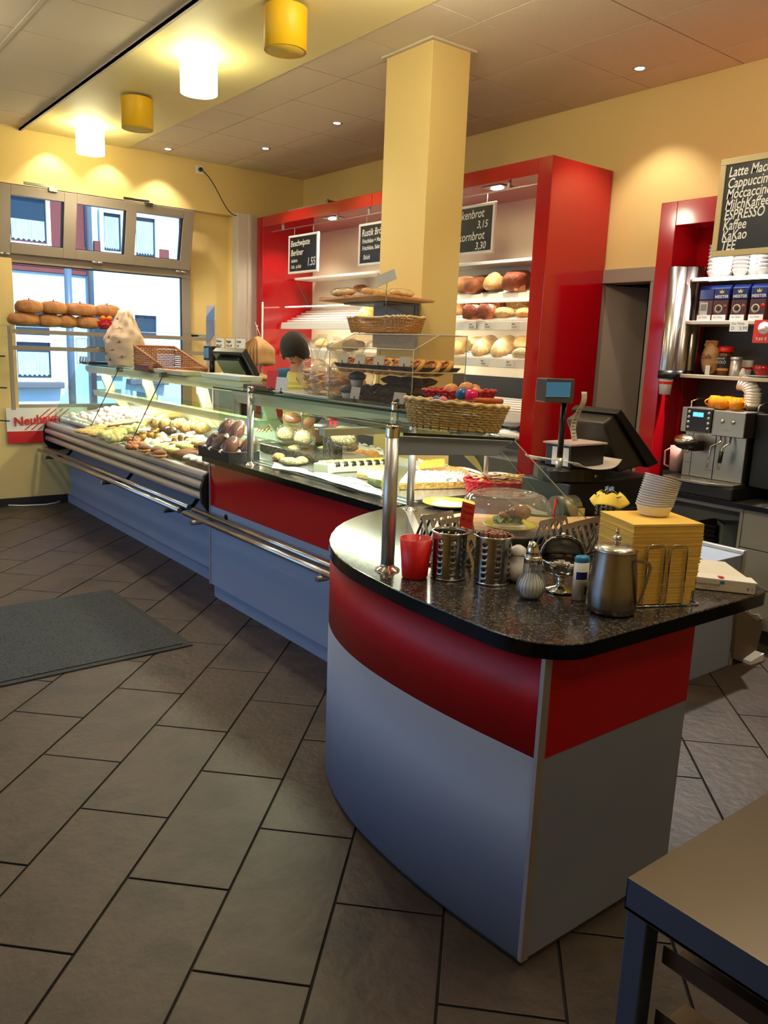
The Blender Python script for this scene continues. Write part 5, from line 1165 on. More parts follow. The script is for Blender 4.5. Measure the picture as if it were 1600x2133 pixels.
# paper bags hanging
def hung_bags(label, px0, py0, px1, py1, x, n):
    a, b = at(px0, py0, 'x', x), at(px1, py1, 'x', x); H = a.z-b.z; cy = (a.y+b.y)/2; W_ = (a.y-b.y)
    t = thing('paper_bags', label, 'bag', (x, cy, b.z))
    part('hook', G().tube([(x, cy, a.z+.10), (x, cy+.02, a.z+.05), (x, cy, a.z)], .004, 6).tube([(x, cy+.05, a.z+.13), (x, cy, a.z+.07), (x, cy-.06, a.z)], .003, 6), 'alu', t)
    for k in range(n):
        u = k/(n-1)-.5; mk = MATS['kraft']
        def fn(s, v, u=u):
            q = (s-.5); zz = a.z-H*v*(1-.12*abs(u)); wv = .12+.88*sin(min(1, v*1.9)*pi/2)
            return (x+q*.20*(.4+.6*min(1, v*2.5))+.006*sin(s*9), cy-u*W_*wv*.95+.004*sin(v*9+u*30)+q*W_*.10, zz-.05*q*q)
        part('bag', G().grid(fn, 6, 10), mk if k % 2 else MATS['kraft_shaded'], t, solid=.002)
    return t
mat('kraft_shaded', (150, 108, 64), .8)  # darker tone on every other bag paints in the shading between them
mat('kraft', (190, 146, 92), .8, var=[(206, 166, 112)], vs=14)
hb = hung_bags('bundle of brown paper bags hanging on a hook beside the grey corner boxing', 517, 700, 556, 762, 3.75, 12)
sr = thing('bag_stand', 'thin steel stand with the hooks of the brown paper bag bundles', 'stand', (3.78, hb.location.y, 0)); part('pole', G().cyl((3.79, hb.location.y-.02, .001), (3.79, hb.location.y-.02, 2.0), .008, 8), 'alu', sr)
hung_bags('smaller brown paper bag bundle hanging low beside the saleswoman', 528, 775, 552, 800, 3.7, 6)
# ================================================================ inside the middle hood
DK = .9365
def dk(px, py, z=None): p = at(px, py, 'z', (z if z is not None else DK)+.01); return Vector((p.x, p.y, z if z is not None else DK))
def z2(x, y): return 540+x/4.706, 900+y/4.706
def place(t, px, py, z=None, yaw=0, **k): p = dk(px, py, z); return put(t, p, yaw, **k)
for i, (lab, x, y, r_, m, yaw) in enumerate((('large seeded roll, biggest at the left in the middle hood', 350, 225, (.10, .055, .045), 'crust_greyseed', 70), ('small dark seeded roll at the far left in the middle hood', 190, 262, (.055, .04, .03), 'crust_seed', 60), ('grey seeded roll in front at the left in the middle hood', 300, 310, (.07, .045, .03), 'crust_greyseed', 120), ('short seeded roll right of the front one in the middle hood', 415, 300, (.05, .04, .03), 'crust_greyseed', 60), ('smooth pale roll behind the clear wrap in the middle hood', 495, 225, (.055, .045, .032), 'crust_pale', 60), ('golden split roll beside the pale one in the middle hood', 610, 225, (.075, .05, .038), 'pastry_gold', 60), ('orange-brown bun, left of two at the middle hood post', 1000, 240, (.055, .05, .036), 'pastry_gold', 30), ('orange-brown scored bun, right of two at the middle hood post', 1100, 262, (.06, .055, .042), 'pastry_gold', 30))):
    place(bake('bread_roll', lab, 'roll', MATS[m], r_, amp=.04, slashes=1 if i in (5, 6, 7) else 0, seed=100+i), *z2(x, y), yaw=yaw)
def wrapped(name, label, cat, r, m, film='film', seed=1):
    t = thing(name, label, cat)
    part('food', G().blob((0, 0, r[2]*.8), (r[0]*.9, r[1]*.9, r[2]*.85), fn=loaf_fn(seed, .06)), m, t, world=False)
    part('film', G().blob((0, 0, r[2]*.9), r, nu=26, nv=14, fn=lambda d, p: Vector((p.x*(1+.05*sin(d.y*24+seed)), p.y*(1+.06*sin(d.x*21)), max(p.z, -r[2]*.86)*(1+.05*sin(d.x*17+d.y*13))))), film, t, world=False)
    return t
place(wrapped('wrapped_sandwich', 'seeded sandwich in clear film in front of the printed paper roll', 'sandwich', (.11, .06, .05), 'crust_greyseed', seed=3), *z2(770, 215), yaw=70)
place(wrapped('wrapped_sandwich', 'second seeded sandwich in clear film beside the first in the middle hood', 'sandwich', (.07, .06, .05), 'crust_seed', seed=5), *z2(890, 200), yaw=60)
place(wrapped('wrapped_ham_roll', 'pinkish ham roll in clear film in the middle of the hood', 'sandwich', (.13, .06, .035), 'pink_food', seed=7), *z2(880, 275), yaw=-20)
place(wrapped('film_pack', 'flat clear film pack lying before the pale roll', 'pack', (.11, .06, .028), 'crust_pale', seed=9), *z2(600, 275), yaw=-30)
place(wrapped('film_pack', 'green-yellow net of wrapped goods at the back of the middle hood', 'pack', (.10, .06, .04), 'green_cake', seed=11), *z2(870, 110), yaw=30)
# row of white cake slices
sl = thing('cake_slice', 'white cream cake slice with dark berry filling and yellow top', 'cake')
part('cream', G().box(-.045, .045, -.03, .03, 0, .05), 'cream_fill', sl, bevel=.006, world=False)
part('berries', G().blob((-.03, 0, .04), (.025, .022, .02), fn=loaf_fn(121, .15)), 'black_filling', sl, world=False)
part('topping', G().blob((.01, 0, .052), (.04, .028, .010), fn=loaf_fn(122, .1, .5)), 'yellow_cream', sl, world=False)
a, b = dk(*z2(650, 375)), dk(*z2(1190, 345)); n = 8; sp = []
for i in range(n): q = a.lerp(b, i/(n-1)); sp.append(((q.x, q.y, DK), (0, 0, math.atan2((b-a).y, (b-a).x)+pi/2)))
copies(sl, sp, group='white cake slices in the middle hood'); 
for o in [x for x in bpy.data.objects if x.name.startswith('cake_slice')]: o['label'] = 'white cream cake slice with dark berry filling in the middle hood'
cc = thing('cake_end', 'plain white cake end block at the left of the cake slices', 'cake', dk(*z2(632, 385))); part('block', G().box(-.035, .035, -.045, .045, 0, .055), 'cream_fill', cc, bevel=.004, world=False); cc.rotation_euler = (0, 0, .5)
def slab(name, label, corners, h, m, topm, th, rough=.006, seed=1):
    "tray cake: base block and bumpy topping over a four-sided outline"
    P = [dk(*c) for c in corners]; c = sum(P, Vector())/4; t = thing(name, label, 'cake', c)
    part('base', G().prism([(p.x, p.y) for p in P], DK, DK+h), m, t, bevel=.003)
    rnd = random.Random(seed); ph = [rnd.uniform(0, 6) for _ in range(4)]
    def fn(u, v): q = (P[0].lerp(P[1], u)).lerp(P[3].lerp(P[2], u), v); e = min(u, 1-u, v, 1-v); return (q.x, q.y, DK+h+(th if e > 0 else 0)+(rough*(sin(u*43+ph[0])*sin(v*37+ph[1])+.6*sin(u*91+v*57+ph[2])) if e > 0 else -.004))
    part('topping', G().grid(fn, 34, 22), topm, t); return t
def z3(x, y): return 840+x/6.154, 940+y/6.154
slab('berry_cake', 'tray cake with bluish-white berry crumble beside the second post', [z3(-60, 470), z3(860, 450), z3(800, 350), z3(60, 330)], .035, 'crumble', MATS['berry_crumble'], .014, seed=2)
slab('green_cake', 'yellow-green tray cake in front of the white cake slices', [z2(960, 430), z2(1210, 480), z2(1240, 400), z2(960, 395)], .025, 'crust_pale', MATS['green_cake'], .006, seed=4)
slab('crumble_cake', 'white sugared green cake slice at the front of the middle hood', [z2(1060, 500), z2(1200, 530), z2(1220, 460), z2(1100, 445)], .04, 'green_cake', MATS['icing'], .008, seed=6)
slab('crumble_cake', 'golden crumble cake behind the berry cake', [z3(560, 330), z3(860, 345), z3(760, 290), z3(560, 250)], .03, 'crumble', MATS['crumble'], .01, seed=8)
slab('crumble_cake', 'pale yellow cake slab behind the second post in the middle hood', [z3(190, 300), z3(540, 260), z3(530, 170), z3(250, 200)], .04, 'crust_pale', MATS['yellow_cream'], .008, seed=10)
mat('glass_tray', (214, 226, 220), .1)
P = [dk(*c) for c in ((838, 1052), (985, 1040), (995, 1030), (850, 1035))]
# printed papers along the front and back
def paper_strip(name, label, pts0, pts1, txts, z=DK+.004, amp=.012):
    A = [dk(*p, z) for p in pts0]; B = [dk(*p, z) for p in pts1]; n = len(A)-1
    def L(P, u): u *= n; i = min(int(u), n-1); return P[i].lerp(P[i+1], u-i)
    t = thing(name, label, 'paper', A[0])
    part('sheet', G().grid(lambda u, v: tuple(L(A, u).lerp(L(B, u), v)+Vector((0, 0, amp*abs(sin(u*11+v*2))*(.3+.7*v)))), 36, 5), 'paper_white', t, solid=.0008)
    for s_, u, v, sz in txts:
        q = L(A, u).lerp(L(B, u), v)+Vector((0, 0, amp+.004)); d = (L(A, min(1, u+.1))-L(A, max(0, u-.1))); up = L(B, u)-L(A, u)
        text(s_, sz, frame_m(q, d, up), 'ink', t)
    return t
paper_strip('wrapping_paper', 'white printed bakery wrapping paper along the front of the middle hood', [z2(120, 335), z2(420, 385), z2(640, 450), z2(900, 530), z2(1200, 612)], [z2(150, 300), z2(400, 355), z2(620, 400), z2(900, 440), z2(1210, 560)], [('Bäckerei', .08, .2, .03), ('frisch', .3, .2, .03), ('TTT', .52, .35, .045), ('KONDITOREI', .70, .3, .035), ('= 2|0', .9, .3, .05)])
paper_strip('wrapping_paper', 'printed paper roll at the back of the middle hood behind the buns', [z2(960, 150), z2(1100, 180), z2(1220, 215)], [z2(980, 100), z2(1100, 130), z2(1220, 165)], [('TTITT', .05, .3, .05), ('Brot', .7, .3, .03)], z=DK+.03)
paper_strip('wrapping_paper', 'cream printed paper under the cakes behind the second post', [z3(190, 150), z3(560, 230), z3(900, 330), z3(1200, 360)], [z3(190, 90), z3(560, 165), z3(1000, 250), z3(1560, 300)], [('Konditorei', .15, .4, .035), ('Bäckerei', .55, .4, .035)], z=DK+.012)
# packets at the left rear of the hood
def fpk(label, px, py, x, r, m, seed, yaw=0, tilt=0, film='film', name='wrapped_loaf', cat='bread'):
    p = at(px, py, 'x', x); t = wrapped(name, label, cat, r, m, film, seed); t.location = (p.x, p.y, p.z-r[2]); t.rotation_euler = (0, radians(tilt), radians(yaw)); return t
mat('foil_brown', (132, 88, 66), .3, var=[(164, 116, 90)], vs=30, bump=.3); 
rk = thing('rear_reflection_slab', 'dark stone-look slab standing in for a reflection at rear left inside the middle hood', 'ledge', (2.7, 4.2, DK)); part('block', G().box(2.50, 2.78, 3.62, 4.50, DK+.001, DK+.055), 'granite', rk, bevel=.006)  # dark slab added in place of a reflection in the hood
LZ = DK+.057
for i, (lab, x, y, z, r_, m) in enumerate((('brown loaf in clear film on top of the two silvery ones behind the post', 2.62, 4.30, LZ+.12, (.06, .07, .055), 'crust_brown'), ('silvery film-wrapped loaf directly behind the left post', 2.60, 4.34, LZ, (.065, .08, .07), 'crust_greyseed'), ('silvery film-wrapped loaf, second from the left post', 2.60, 4.14, LZ, (.06, .075, .07), 'crust_greyseed'), ('large film-wrapped grey loaf beside the stone-look block', 2.66, 3.80, LZ+.03, (.06, .12, .085), 'crust_greyseed'))):
    t = wrapped('wrapped_loaf', lab, 'bread', r_, m, seed=200+i); t.location = (x, y, z)
gs = thing('jar_stack', 'greenish glass stack between the wrapped loaves in the middle hood', 'jar', (2.62, 3.98, LZ)); part('stack', G().lathe([(0, 0)]+[(.035+.008*(k % 2), .012*k) for k in range(13)]+[(0, .15)], 20, (2.62, 3.98, LZ+.001)), 'green_glass', gs); part('lid', G().lathe([(0, .15), (.04, .15), (.04, .165), (0, .165)], 20, (2.62, 3.98, LZ)), 'panel_blue', gs)
p = at(692, 915, 'x', 2.66)
sb = thing('knife_block', 'dark speckled block holding red scissors in the middle hood', 'block', (2.66, p.y, DK)); part('block', G().box(2.63, 2.70, p.y-.055, p.y+.055, DK+.001, 1.125), 'granite', sb, bevel=.004)
sc_ = thing('scissors', 'red-handled scissors standing in the speckled block', 'scissors', (2.66, p.y, 1.13))
mat('red_plastic', (222, 24, 20), .35)
for s_ in (-1, 1): part('handle', G().tube([(2.665, p.y+s_*(.012+.016*(1+cos(q))*.6), 1.165+.034*sin(q)+.02) for q in [i*pi/7 for i in range(14)]], .006, 6, closed=True), 'red_plastic', sc_)
part('blades', G().box(2.66, 2.668, p.y-.012, p.y+.012, 1.126, 1.16), 'steel', sc_)
# black tray with wrapped brown loaves at the corner post
bt_ = thing('display_tray', 'black wooden tray on the left corner of the middle counter', 'tray', (2.2, 4.4, .922))
x0, x1, y0, y1, z0, z1 = 2.125, 2.33, 4.19, 4.60, .921, .985
g = G().box(x0, x1, y0, y1, z0, z0+.01)
part('base', g, 'black_wood', bt_)
for a in ((x0, x0+.012, y0, y1), (x1-.012, x1, y0, y1), (x0+.012, x1-.012, y0, y0+.012), (x0+.012, x1-.012, y1-.012, y1)): part('side', G().box(*a, z0+.01, z1), 'black_wood', bt_, bevel=.002)
mlk = mat('loaf_wrapped', (92, 54, 36), .45, var=[(120, 76, 54), (66, 40, 30)], vs=9, stretch=(1, 8, 1), bump=1, bs=26)
spots = [(2.20, 4.54, 1.0, 8), (2.19, 4.43, 1.0, -6), (2.19, 4.30, 1.0, 10), (2.26, 4.49, 1.085, 0), (2.26, 4.36, 1.085, 5), (2.29, 4.26, 1.0, 0)]
for i, (x, y, z, yw) in enumerate(spots):
    t = thing('wrapped_loaf', ['small brown wrapped loaf at the left end of the black tray', 'brown wrapped loaf in the middle of the black tray', 'brown wrapped loaf at the right front corner of the black tray', 'brown wrapped loaf lying on top, left, in the black tray', 'brown wrapped loaf lying on top, right, next to the corner post', 'brown wrapped loaf at the rear beside the corner post'][i], 'bread', (x, y, z))
    part('loaf', G().blob((0, 0, 0), (.048, .038, .074), nu=18, nv=12, fn=lambda d, p: p*(1+.02*sin(d.z*9))), mlk, t, world=False)
    part('film', G().blob((0, 0, 0), (.053, .043, .080), nu=24, nv=14, fn=lambda d, p: p*(1+.03*sin(d.z*19+d.y*12)+.035*sin(d.x*34+d.z*11))), 'film', t, world=False)
    part('silver_tail', G().lathe([(.008, 0), (.022, -.012), (.026, -.03)], 10, (-.03, 0, -.028), ey=.6), 'alu', t, world=False)
    t.rotation_euler = (radians(10), radians(30), radians(yw))
# ================================================================ on the end counter
GZ = .9205
def ec_at(px, py): p = at(px, py, 'z', GZ); return Vector((p.x, p.y, GZ))
def perforated(name, label, px, py, H, R, fill=None, red=False):
    p = ec_at(px, py); p = p+Vector((_f.x, _f.y, 0)).normalized()*R; p.z = GZ
    t = thing(name, label, 'cutlery holder', p)
    n, rows = 16, 7; g = G(); nz = 4*rows+3; nt_ = 4*n
    # wall with real round-ish holes
    for j in range(nz):
        for i in range(nt_):
            hole = (j % 4 in (1, 2)) and (i % 8 in ((2, 3) if (j//4) % 2 == 0 else (2, 3))) and 0 < j < nz-3
            if hole: continue
            a0, a1 = 2*pi*i/nt_, 2*pi*(i+1)/nt_; z0_, z1_ = H*j/nz, H*(j+1)/nz
            g.add([(R*cos(a0), R*sin(a0), z0_), (R*cos(a1), R*sin(a1), z0_), (R*cos(a1), R*sin(a1), z1_), (R*cos(a0), R*sin(a0), z1_)], [(0, 1, 2, 3)], True)
    part('cylinder', g, mat('can_steel', (162, 158, 152), .2, 1), t, world=False, solid=.0012, weld=True)
    part('rim', G().lathe([(R-.001, H-.004), (R+.006, H-.001), (R+.006, H+.002), (R-.001, H+.002)], 40), 'chrome', t, world=False)
    part('base', G().lathe([(0, .001), (R+.001, .001), (R+.001, .006), (0, .006)], 32), 'steel_z', t, world=False)
    return t, p
pc1, p1 = perforated('perforated_can', 'perforated steel can of spoons right of the red cup', 935, 1212, .146, .0525)
pc2, p2 = perforated('perforated_can', 'perforated steel can packed with brown wooden stirrers', 1028, 1222, .146, .0545)
for i in range(7):
    q = i*2.4; t = thing('teaspoon', 'steel teaspoon standing in the perforated can by the red cup', 'spoon', p1+Vector((.018*cos(q), .018*sin(q), .008)), group='teaspoons in the perforated can')
    part('handle', G().tube([(0, 0, 0), (.008*cos(q), .008*sin(q), .115)], [.002, .0035], 6), 'chrome', t, world=False); part('bowl', G().blob((.009*cos(q), .009*sin(q), .12), (.008, .003, .012), nu=10, nv=6), 'chrome', t, world=False)
mat('stirrer', (168, 116, 92), .7, var=[(190, 140, 112)], vs=30)
for i in range(46):
    r_ = .038*sqrt((i+.5)/46); q = i*2.399; st = part('stirrer', G().box(-.0028, .0028, -.0045, .0045, .008, .155+.008*random.random()), 'stirrer') if i == 0 else dup(bpy.data.objects['stirrer'], (0, 0, 0))
    st.location = p2+Vector((r_*cos(q), r_*sin(q), 0)); st.rotation_euler = (radians(random.uniform(-2, 2)), radians(random.uniform(-2, 2)), q)
    tag(st, 'thin brown stirrer stick standing in the right-hand perforated can', 'stick', 'stirrers in the perforated can')
# red cup with spoon
p = ec_at(864, 1208)+Vector((_f.x, _f.y, 0)).normalized()*.03; p.z = GZ
rc = thing('red_cup', 'plain red plastic cup next to the round post', 'cup', p); rc.scale = (1.19,)*3
part('cup', G().lathe([(0, .001), (.031, .001), (.033, .004), (.042, .105), (.0405, .105), (.0315, .006), (0, .005)], 40), mat('cup_red', (226, 22, 26), .4, sss=.2), rc, world=False)
sp_ = thing('teaspoon', 'steel teaspoon leaning in the red cup', 'spoon', p+Vector((0, 0, .01)))
part('handle', G().tube([(.0, .02, 0), (.005, -.012, .10), (.006, -.016, .137)], [.002, .002, .004], 6), 'chrome', sp_, world=False); part('tip', G().blob((.006, -.017, .142), (.005, .002, .009), nu=10, nv=6), 'chrome', sp_, world=False)
# sugar dispensers
def sugar(label, px, py, s=1, R=.034):
    p = ec_at(px, py)+Vector((_f.x, _f.y, 0)).normalized()*R*.8*s; p.z = GZ
    t = thing('sugar_dispenser', label, 'sugar dispenser', p)
    prof = [(.022, 0), (.030, .008), (.036, .022), (.038, .036), (.034, .050), (.027, .062), (.0235, .070), (.0225, .104)]
    n = 48; g = G(); vs = []
    for r_, z in prof:
        for k in range(n):
            q = 2*pi*k/n; rr = r_*(1+.022*cos(24*q)); vs.append((rr*cos(q), rr*sin(q), z+.001))
    g.add(vs, [(i*n+k, i*n+(k+1) % n, (i+1)*n+(k+1) % n, (i+1)*n+k) for i in range(len(prof)-1) for k in range(n)], True)
    g.lathe([(0, .001), (.022, .001)], n)
    part('glass_jar', g, glassm('ribbed_glass', (244, 246, 246), 1.6, .03, veil=.05), t, world=False)
    part('sugar', G().lathe([(0, .003), (.019, .003), (.027, .010), (.0325, .022), (.0345, .036), (.030, .050), (.021, .060), (.015, .066), (0, .069)], 28), 'white_gloss', t, world=False)
    part('collar', G().lathe([(.0225, .100), (.0245, .100), (.0245, .118), (.020, .120), (0, .120)], 28), 'chrome', t, world=False)
    g = G(); vs = []; n = 24
    for j, (r_, z) in enumerate(((.020, .119), (.018, .132), (.012, .152))):
        for k in range(n): q = 2*pi*k/n; zz_ = z+(-.009*cos(q) if j == 2 else 0); vs.append((r_*cos(q)-.002*j, r_*sin(q), zz_))
    g.add(vs, [(i*n+k, i*n+(k+1) % n, (i+1)*n+(k+1) % n, (i+1)*n+k) for i in range(2) for k in range(n)], True)
    part('spout', g, 'chrome', t, world=False, solid=.001); 
    g = G()
    for k in range(24):
        q = 2*pi*k/24; g.tube([((r_*1.02)*cos(q), (r_*1.02)*sin(q), z+.001) for r_, z in prof], .0011, 4)
    part('ribs', g, glassm('rib_glass', (180, 184, 184), 1.7, .05, veil=.25), t, world=False)['kind'] = 'stuff'
    t.rotation_euler = (0, 0, radians(20)); t.scale = (s,)*3; return t
sugar('ribbed glass sugar dispenser with slanted steel spout, in front', 1108, 1252, 1.06)
def white_pot(label, px, py, r_, yaw=0):
    p = ec_at(px, py)+Vector((_f.x, _f.y, 0)).normalized()*r_; p.z = GZ
    t = thing('creamer_pot', label, 'pot', p)
    part('body', G().lathe([(0, .001), (r_*.6, .001), (r_*.95, .02), (r_, .035), (r_*.85, .055), (r_*.62, .07), (r_*.62, .085), (r_*.55, .086), (0, .086)], 28), 'white_gloss', t, world=False)
    part('lid', G().lathe([(r_*.66, .086), (r_*.68, .09), (r_*.5, .105), (r_*.2, .113), (0, .115)], 24), 'white_plastic', t, world=False); return t
white_pot('white china pot with domed lid between the stirrers and the sugar dispenser', 1080, 1218, .042)
# covered steel bowl on a foot
p = ec_at(1172, 1238)+Vector((_f.x, _f.y, 0)).normalized()*.035; p.z = GZ
sg = thing('sugar_bowl', 'shiny steel footed bowl with a roll-top lid, half open', 'bowl', p)
part('foot', G().lathe([(0, .001), (.036, .001), (.034, .006), (.012, .012), (.008, .024), (.012, .034), (0, .036)], 32), 'chrome', sg, world=False)
part('bowl', G().lathe([(0, .034), (.02, .036), (.042, .05), (.052, .072), (.053, .078), (.051, .078), (.04, .054), (.018, .039), (0, .038)], 36), 'chrome', sg, world=False)
part('lid', G().grid(lambda u, v: (.053*cos(u*pi)*cos(v*1.2), .053*sin(u*pi)*cos(v*1.2)*.99, .079+.05*sin(v*1.35)), 28, 10), 'chrome', sg, world=False, solid=.0012)
part('lid_roll', G().grid(lambda u, v: (.050*cos(pi+u*pi*.5)*cos(v*1.2), .050*sin(pi+u*pi)*cos(v*1.2), .074+.045*sin(v*1.2)), 28, 10), 'steel_dark', sg, world=False, solid=.0012) if 0 else part('hinge_knob', G().cyl((.050, -.006, .08), (.060, -.006, .08), .006, 12).cyl((-.060, -.006, .08), (-.050, -.006, .08), .006, 12), 'chrome', sg, world=False)
part('sugar_cubes', G().box(-.02, -.005, -.01, .005, .055, .07).box(.0, .016, -.014, .002, .055, .07).box(-.008, .008, .006, .02, .055, .07), 'white_gloss', sg, bevel=.001, world=False)['kind'] = 'stuff'
part('knob', G().blob((0, .01, .131), (.006, .006, .006), nu=12, nv=8), 'chrome', sg, world=False)
part('inner_shell', G().grid(lambda u, v: (.050*cos(u*pi)*cos(v*1.2), .050*sin(u*pi)*cos(v*1.2)*.96, .078+.047*sin(v*1.35)), 28, 10), 'steel_dark', sg, world=False, solid=.001); sg.rotation_euler = (0, 0, radians(-38)); sg.scale = (1.28,)*3
# sweetener tube
p = ec_at(1208, 1252)+Vector((_f.x, _f.y, 0)).normalized()*.014; p.z = GZ
sw_ = thing('sweetener_tube', 'white sweetener tube with a blue cap beside the steel jug', 'tube', p)
part('tube', G().lathe([(0, .001), (.0165, .001), (.0165, .092), (0, .092)], 24, ex=1.15, ey=.8), 'white_gloss', sw_, world=False)
part('cap', G().lathe([(.0165, .092), (.0168, .101), (.014, .106), (0, .107)], 24, ex=1.15, ey=.8), mat('cap_blue', (40, 132, 190), .35), sw_, world=False)
mat('label_blue', (20, 50, 150), .4)
def wrap(g, r_, q0, q1, z0, z1, ex=1, ey=1, n=8): return g.grid(lambda u, v: (r_*ex*cos(q0+(q1-q0)*u), r_*ey*sin(q0+(q1-q0)*u), z0+(z1-z0)*v), n, 1)
part('blue_label', wrap(G(), .0168, radians(-150), radians(-60), .052, .070, 1.15, .8), 'label_blue', sw_, world=False)
part('dark_print', wrap(G(), .0168, radians(-75), radians(-45), .015, .035, 1.15, .8), 'black_plastic', sw_, world=False)
sw_.rotation_euler = (0, 0, radians(-20)); sw_.scale = (1.22,)*3
# steel jug
p = ec_at(1284, 1288)+Vector((_f.x, _f.y, 0)).normalized()*.062; p.z = GZ
jg = thing('steel_jug', 'brushed steel lidded jug with a side handle, largest item on the counter corner', 'jug', p)
mjug = brushed('jug_steel', (150, 144, 138), .26, (40, 40, .6))
part('body', G().lathe([(0, .001), (.052, .001), (.056, .006), (.058, .02), (.057, .05), (.052, .10), (.0475, .135), (.047, .145)], 48), mjug, jg, world=False)
part('lid', G().lathe([(.048, .145), (.049, .149), (.040, .157), (.012, .164), (0, .165)], 40), 'steel', jg, world=False)
part('knob', G().lathe([(.005, .164), (.005, .168), (.010, .171), (.011, .176), (.007, .181), (0, .182)], 20), 'chrome', jg, world=False)
part('lid_finger', G().lathe([(0, .181), (.003, .183), (.004, .194), (0, .199)], 10), 'chrome', jg, world=False)
hd_ = [(.046, .128), (.062, .130), (.076, .126), (.080, .116), (.075, .085), (.068, .05), (.060, .028), (.054, .022)]
g = G()
for i in range(len(hd_)-1):
    (x0_, z0_), (x1_, z1_) = hd_[i], hd_[i+1]; g.hexa([(x0_, -.009, z0_-.002), (x1_, -.009, z1_-.002), (x1_, .009, z1_-.002), (x0_, .009, z0_-.002), (x0_, -.009, z0_+.002), (x1_, -.009, z1_+.002), (x1_, .009, z1_+.002), (x0_, .009, z0_+.002)] if abs(z1_-z0_) < abs(x1_-x0_) else [(x0_-.002, -.009, z0_), (x0_+.002, -.009, z0_), (x0_+.002, .009, z0_), (x0_-.002, .009, z0_), (x1_-.002, -.009, z1_), (x1_+.002, -.009, z1_), (x1_+.002, .009, z1_), (x1_-.002, .009, z1_)])
part('handle', g, mjug, jg, world=False)
jg.rotation_euler = (0, 0, radians(-68)); jg.scale = (1.18,)*3
# napkins in wire holder
mat('napkin', (255, 206, 92), .85, var=[(255, 216, 112)], vs=5)
def npt(px, py, z): return at(px, py, 'z', z)
a, b, c = at(1322, 1092, 'z', 1.159), at(1468, 1090, 'z', 1.159), at(1436, 1060, 'z', 1.159)
uN = Vector((b.x-a.x, b.y-a.y, 0)); wN = uN.length; uN.normalize(); vN = Vector((-uN.y, uN.x, 0))
O = Vector((a.x, a.y, GZ)); DN = .19
nh = thing('napkin_holder', 'chrome wire napkin holder around the tall yellow napkin pile', 'napkin holder', O)
nk = thing('napkin_pile', 'tall uneven pile of yellow paper napkins in a wire holder', 'napkins', O)
rnd = random.Random(4); nl = 66; Hn = 1.158-GZ; mods = []
for i in range(nl):
    z0_ = GZ+.006+(Hn-.006)*i/nl; z1_ = z0_+(Hn-.006)/nl*.86; q = i/nl
    drift = -.02+.032*q if q < .5 else 0.0
    if .32 < q < .42: drift -= .006
    dx = rnd.uniform(-.0015, .0015)+(.004 if q < .14 else 0); dw = rnd.uniform(-.001, .001)+(-.022 if q < .14 else (-.008 if q < .30 else (-.003 if q < .5 else 0)))
    sag = lambda s: .006*sin(s*pi)*(1 if q < .14 else 0)
    P0 = O+uN*dx+vN*rnd.uniform(-.001, .001)
    q4 = [P0, P0+uN*(wN+dw), P0+uN*(wN+dw)+vN*DN, P0+vN*DN]
    part('napkin', G().prism([(p_.x, p_.y) for p_ in q4], z0_, z1_), 'napkin', nk)
g = G()
def wire(pts): nn = part('wire', G().tube(pts, .0027, 8), 'chrome', nh); return nn
def loop(y_, xa, xb, zt):
    P_ = lambda x, z: O+uN*x+vN*y_+Vector((0, 0, z)); return wire([P_(xa, .003), P_(xa, zt-.012), P_(xa+.004, zt-.003), P_(xa+.012, zt), P_(xb-.012, zt), P_(xb-.004, zt-.003), P_(xb, zt-.012), P_(xb, .003)])
loop(-.008, .045, .100, .180); loop(-.008, .116, .170, .178); loop(DN+.006, .045, .100, .18); loop(DN+.006, .116, .170, .178)
wire([O+uN*(wN+.006)+vN*(.02)+Vector((0, 0, .003)), O+uN*(wN+.006)+vN*.02+Vector((0, 0, .185)), O+uN*(wN+.006)+vN*.12+Vector((0, 0, .185)), O+uN*(wN+.006)+vN*.12+Vector((0, 0, .003))])
wire([O-uN*.008+vN*(-.008)+Vector((0, 0, .003)), O+uN*(wN+.006)-vN*.008+Vector((0, 0, .003)), O+uN*(wN+.006)+vN*(DN+.006)+Vector((0, 0, .003)), O-uN*.008+vN*(DN+.006)+Vector((0, 0, .003)), O-uN*.008+vN*(-.008)+Vector((0, 0, .003))])
# stack of plastic tubs
mtub = mat('tub', (240, 236, 238), .35, sss=.3)
cT = at(1369, 1072, 'z', 1.163); cT = Vector((cT.x, cT.y, 1.1605))+vN*.02
for i in range(14):
    tb = thing('plastic_tub', 'translucent white plastic tub in the leaning stack on the yellow napkins', 'tub', cT+Vector((0, 0, .0062*i)), group='stacked tubs on the napkins') if i == 0 else dup(tb0, cT+Vector((.0006*i, -.0006*i, .0062*i)))
    if i == 0:
        tb0 = tb; part('tub', G().lathe([(0, 0), (.036, 0), (.0385, .002), (.0455, .024), (.0475, .0245), (.0475, .0262), (.0450, .0262), (.0375, .003), (0, .0015)], 36), mtub, tb, world=False)
    tb.rotation_euler = (radians(.35*i), radians(1.1*i), 0); tb.scale = (1.12,)*3
    if i == 13: tb['label'] = 'topmost tub of the leaning stack, open rim facing up'
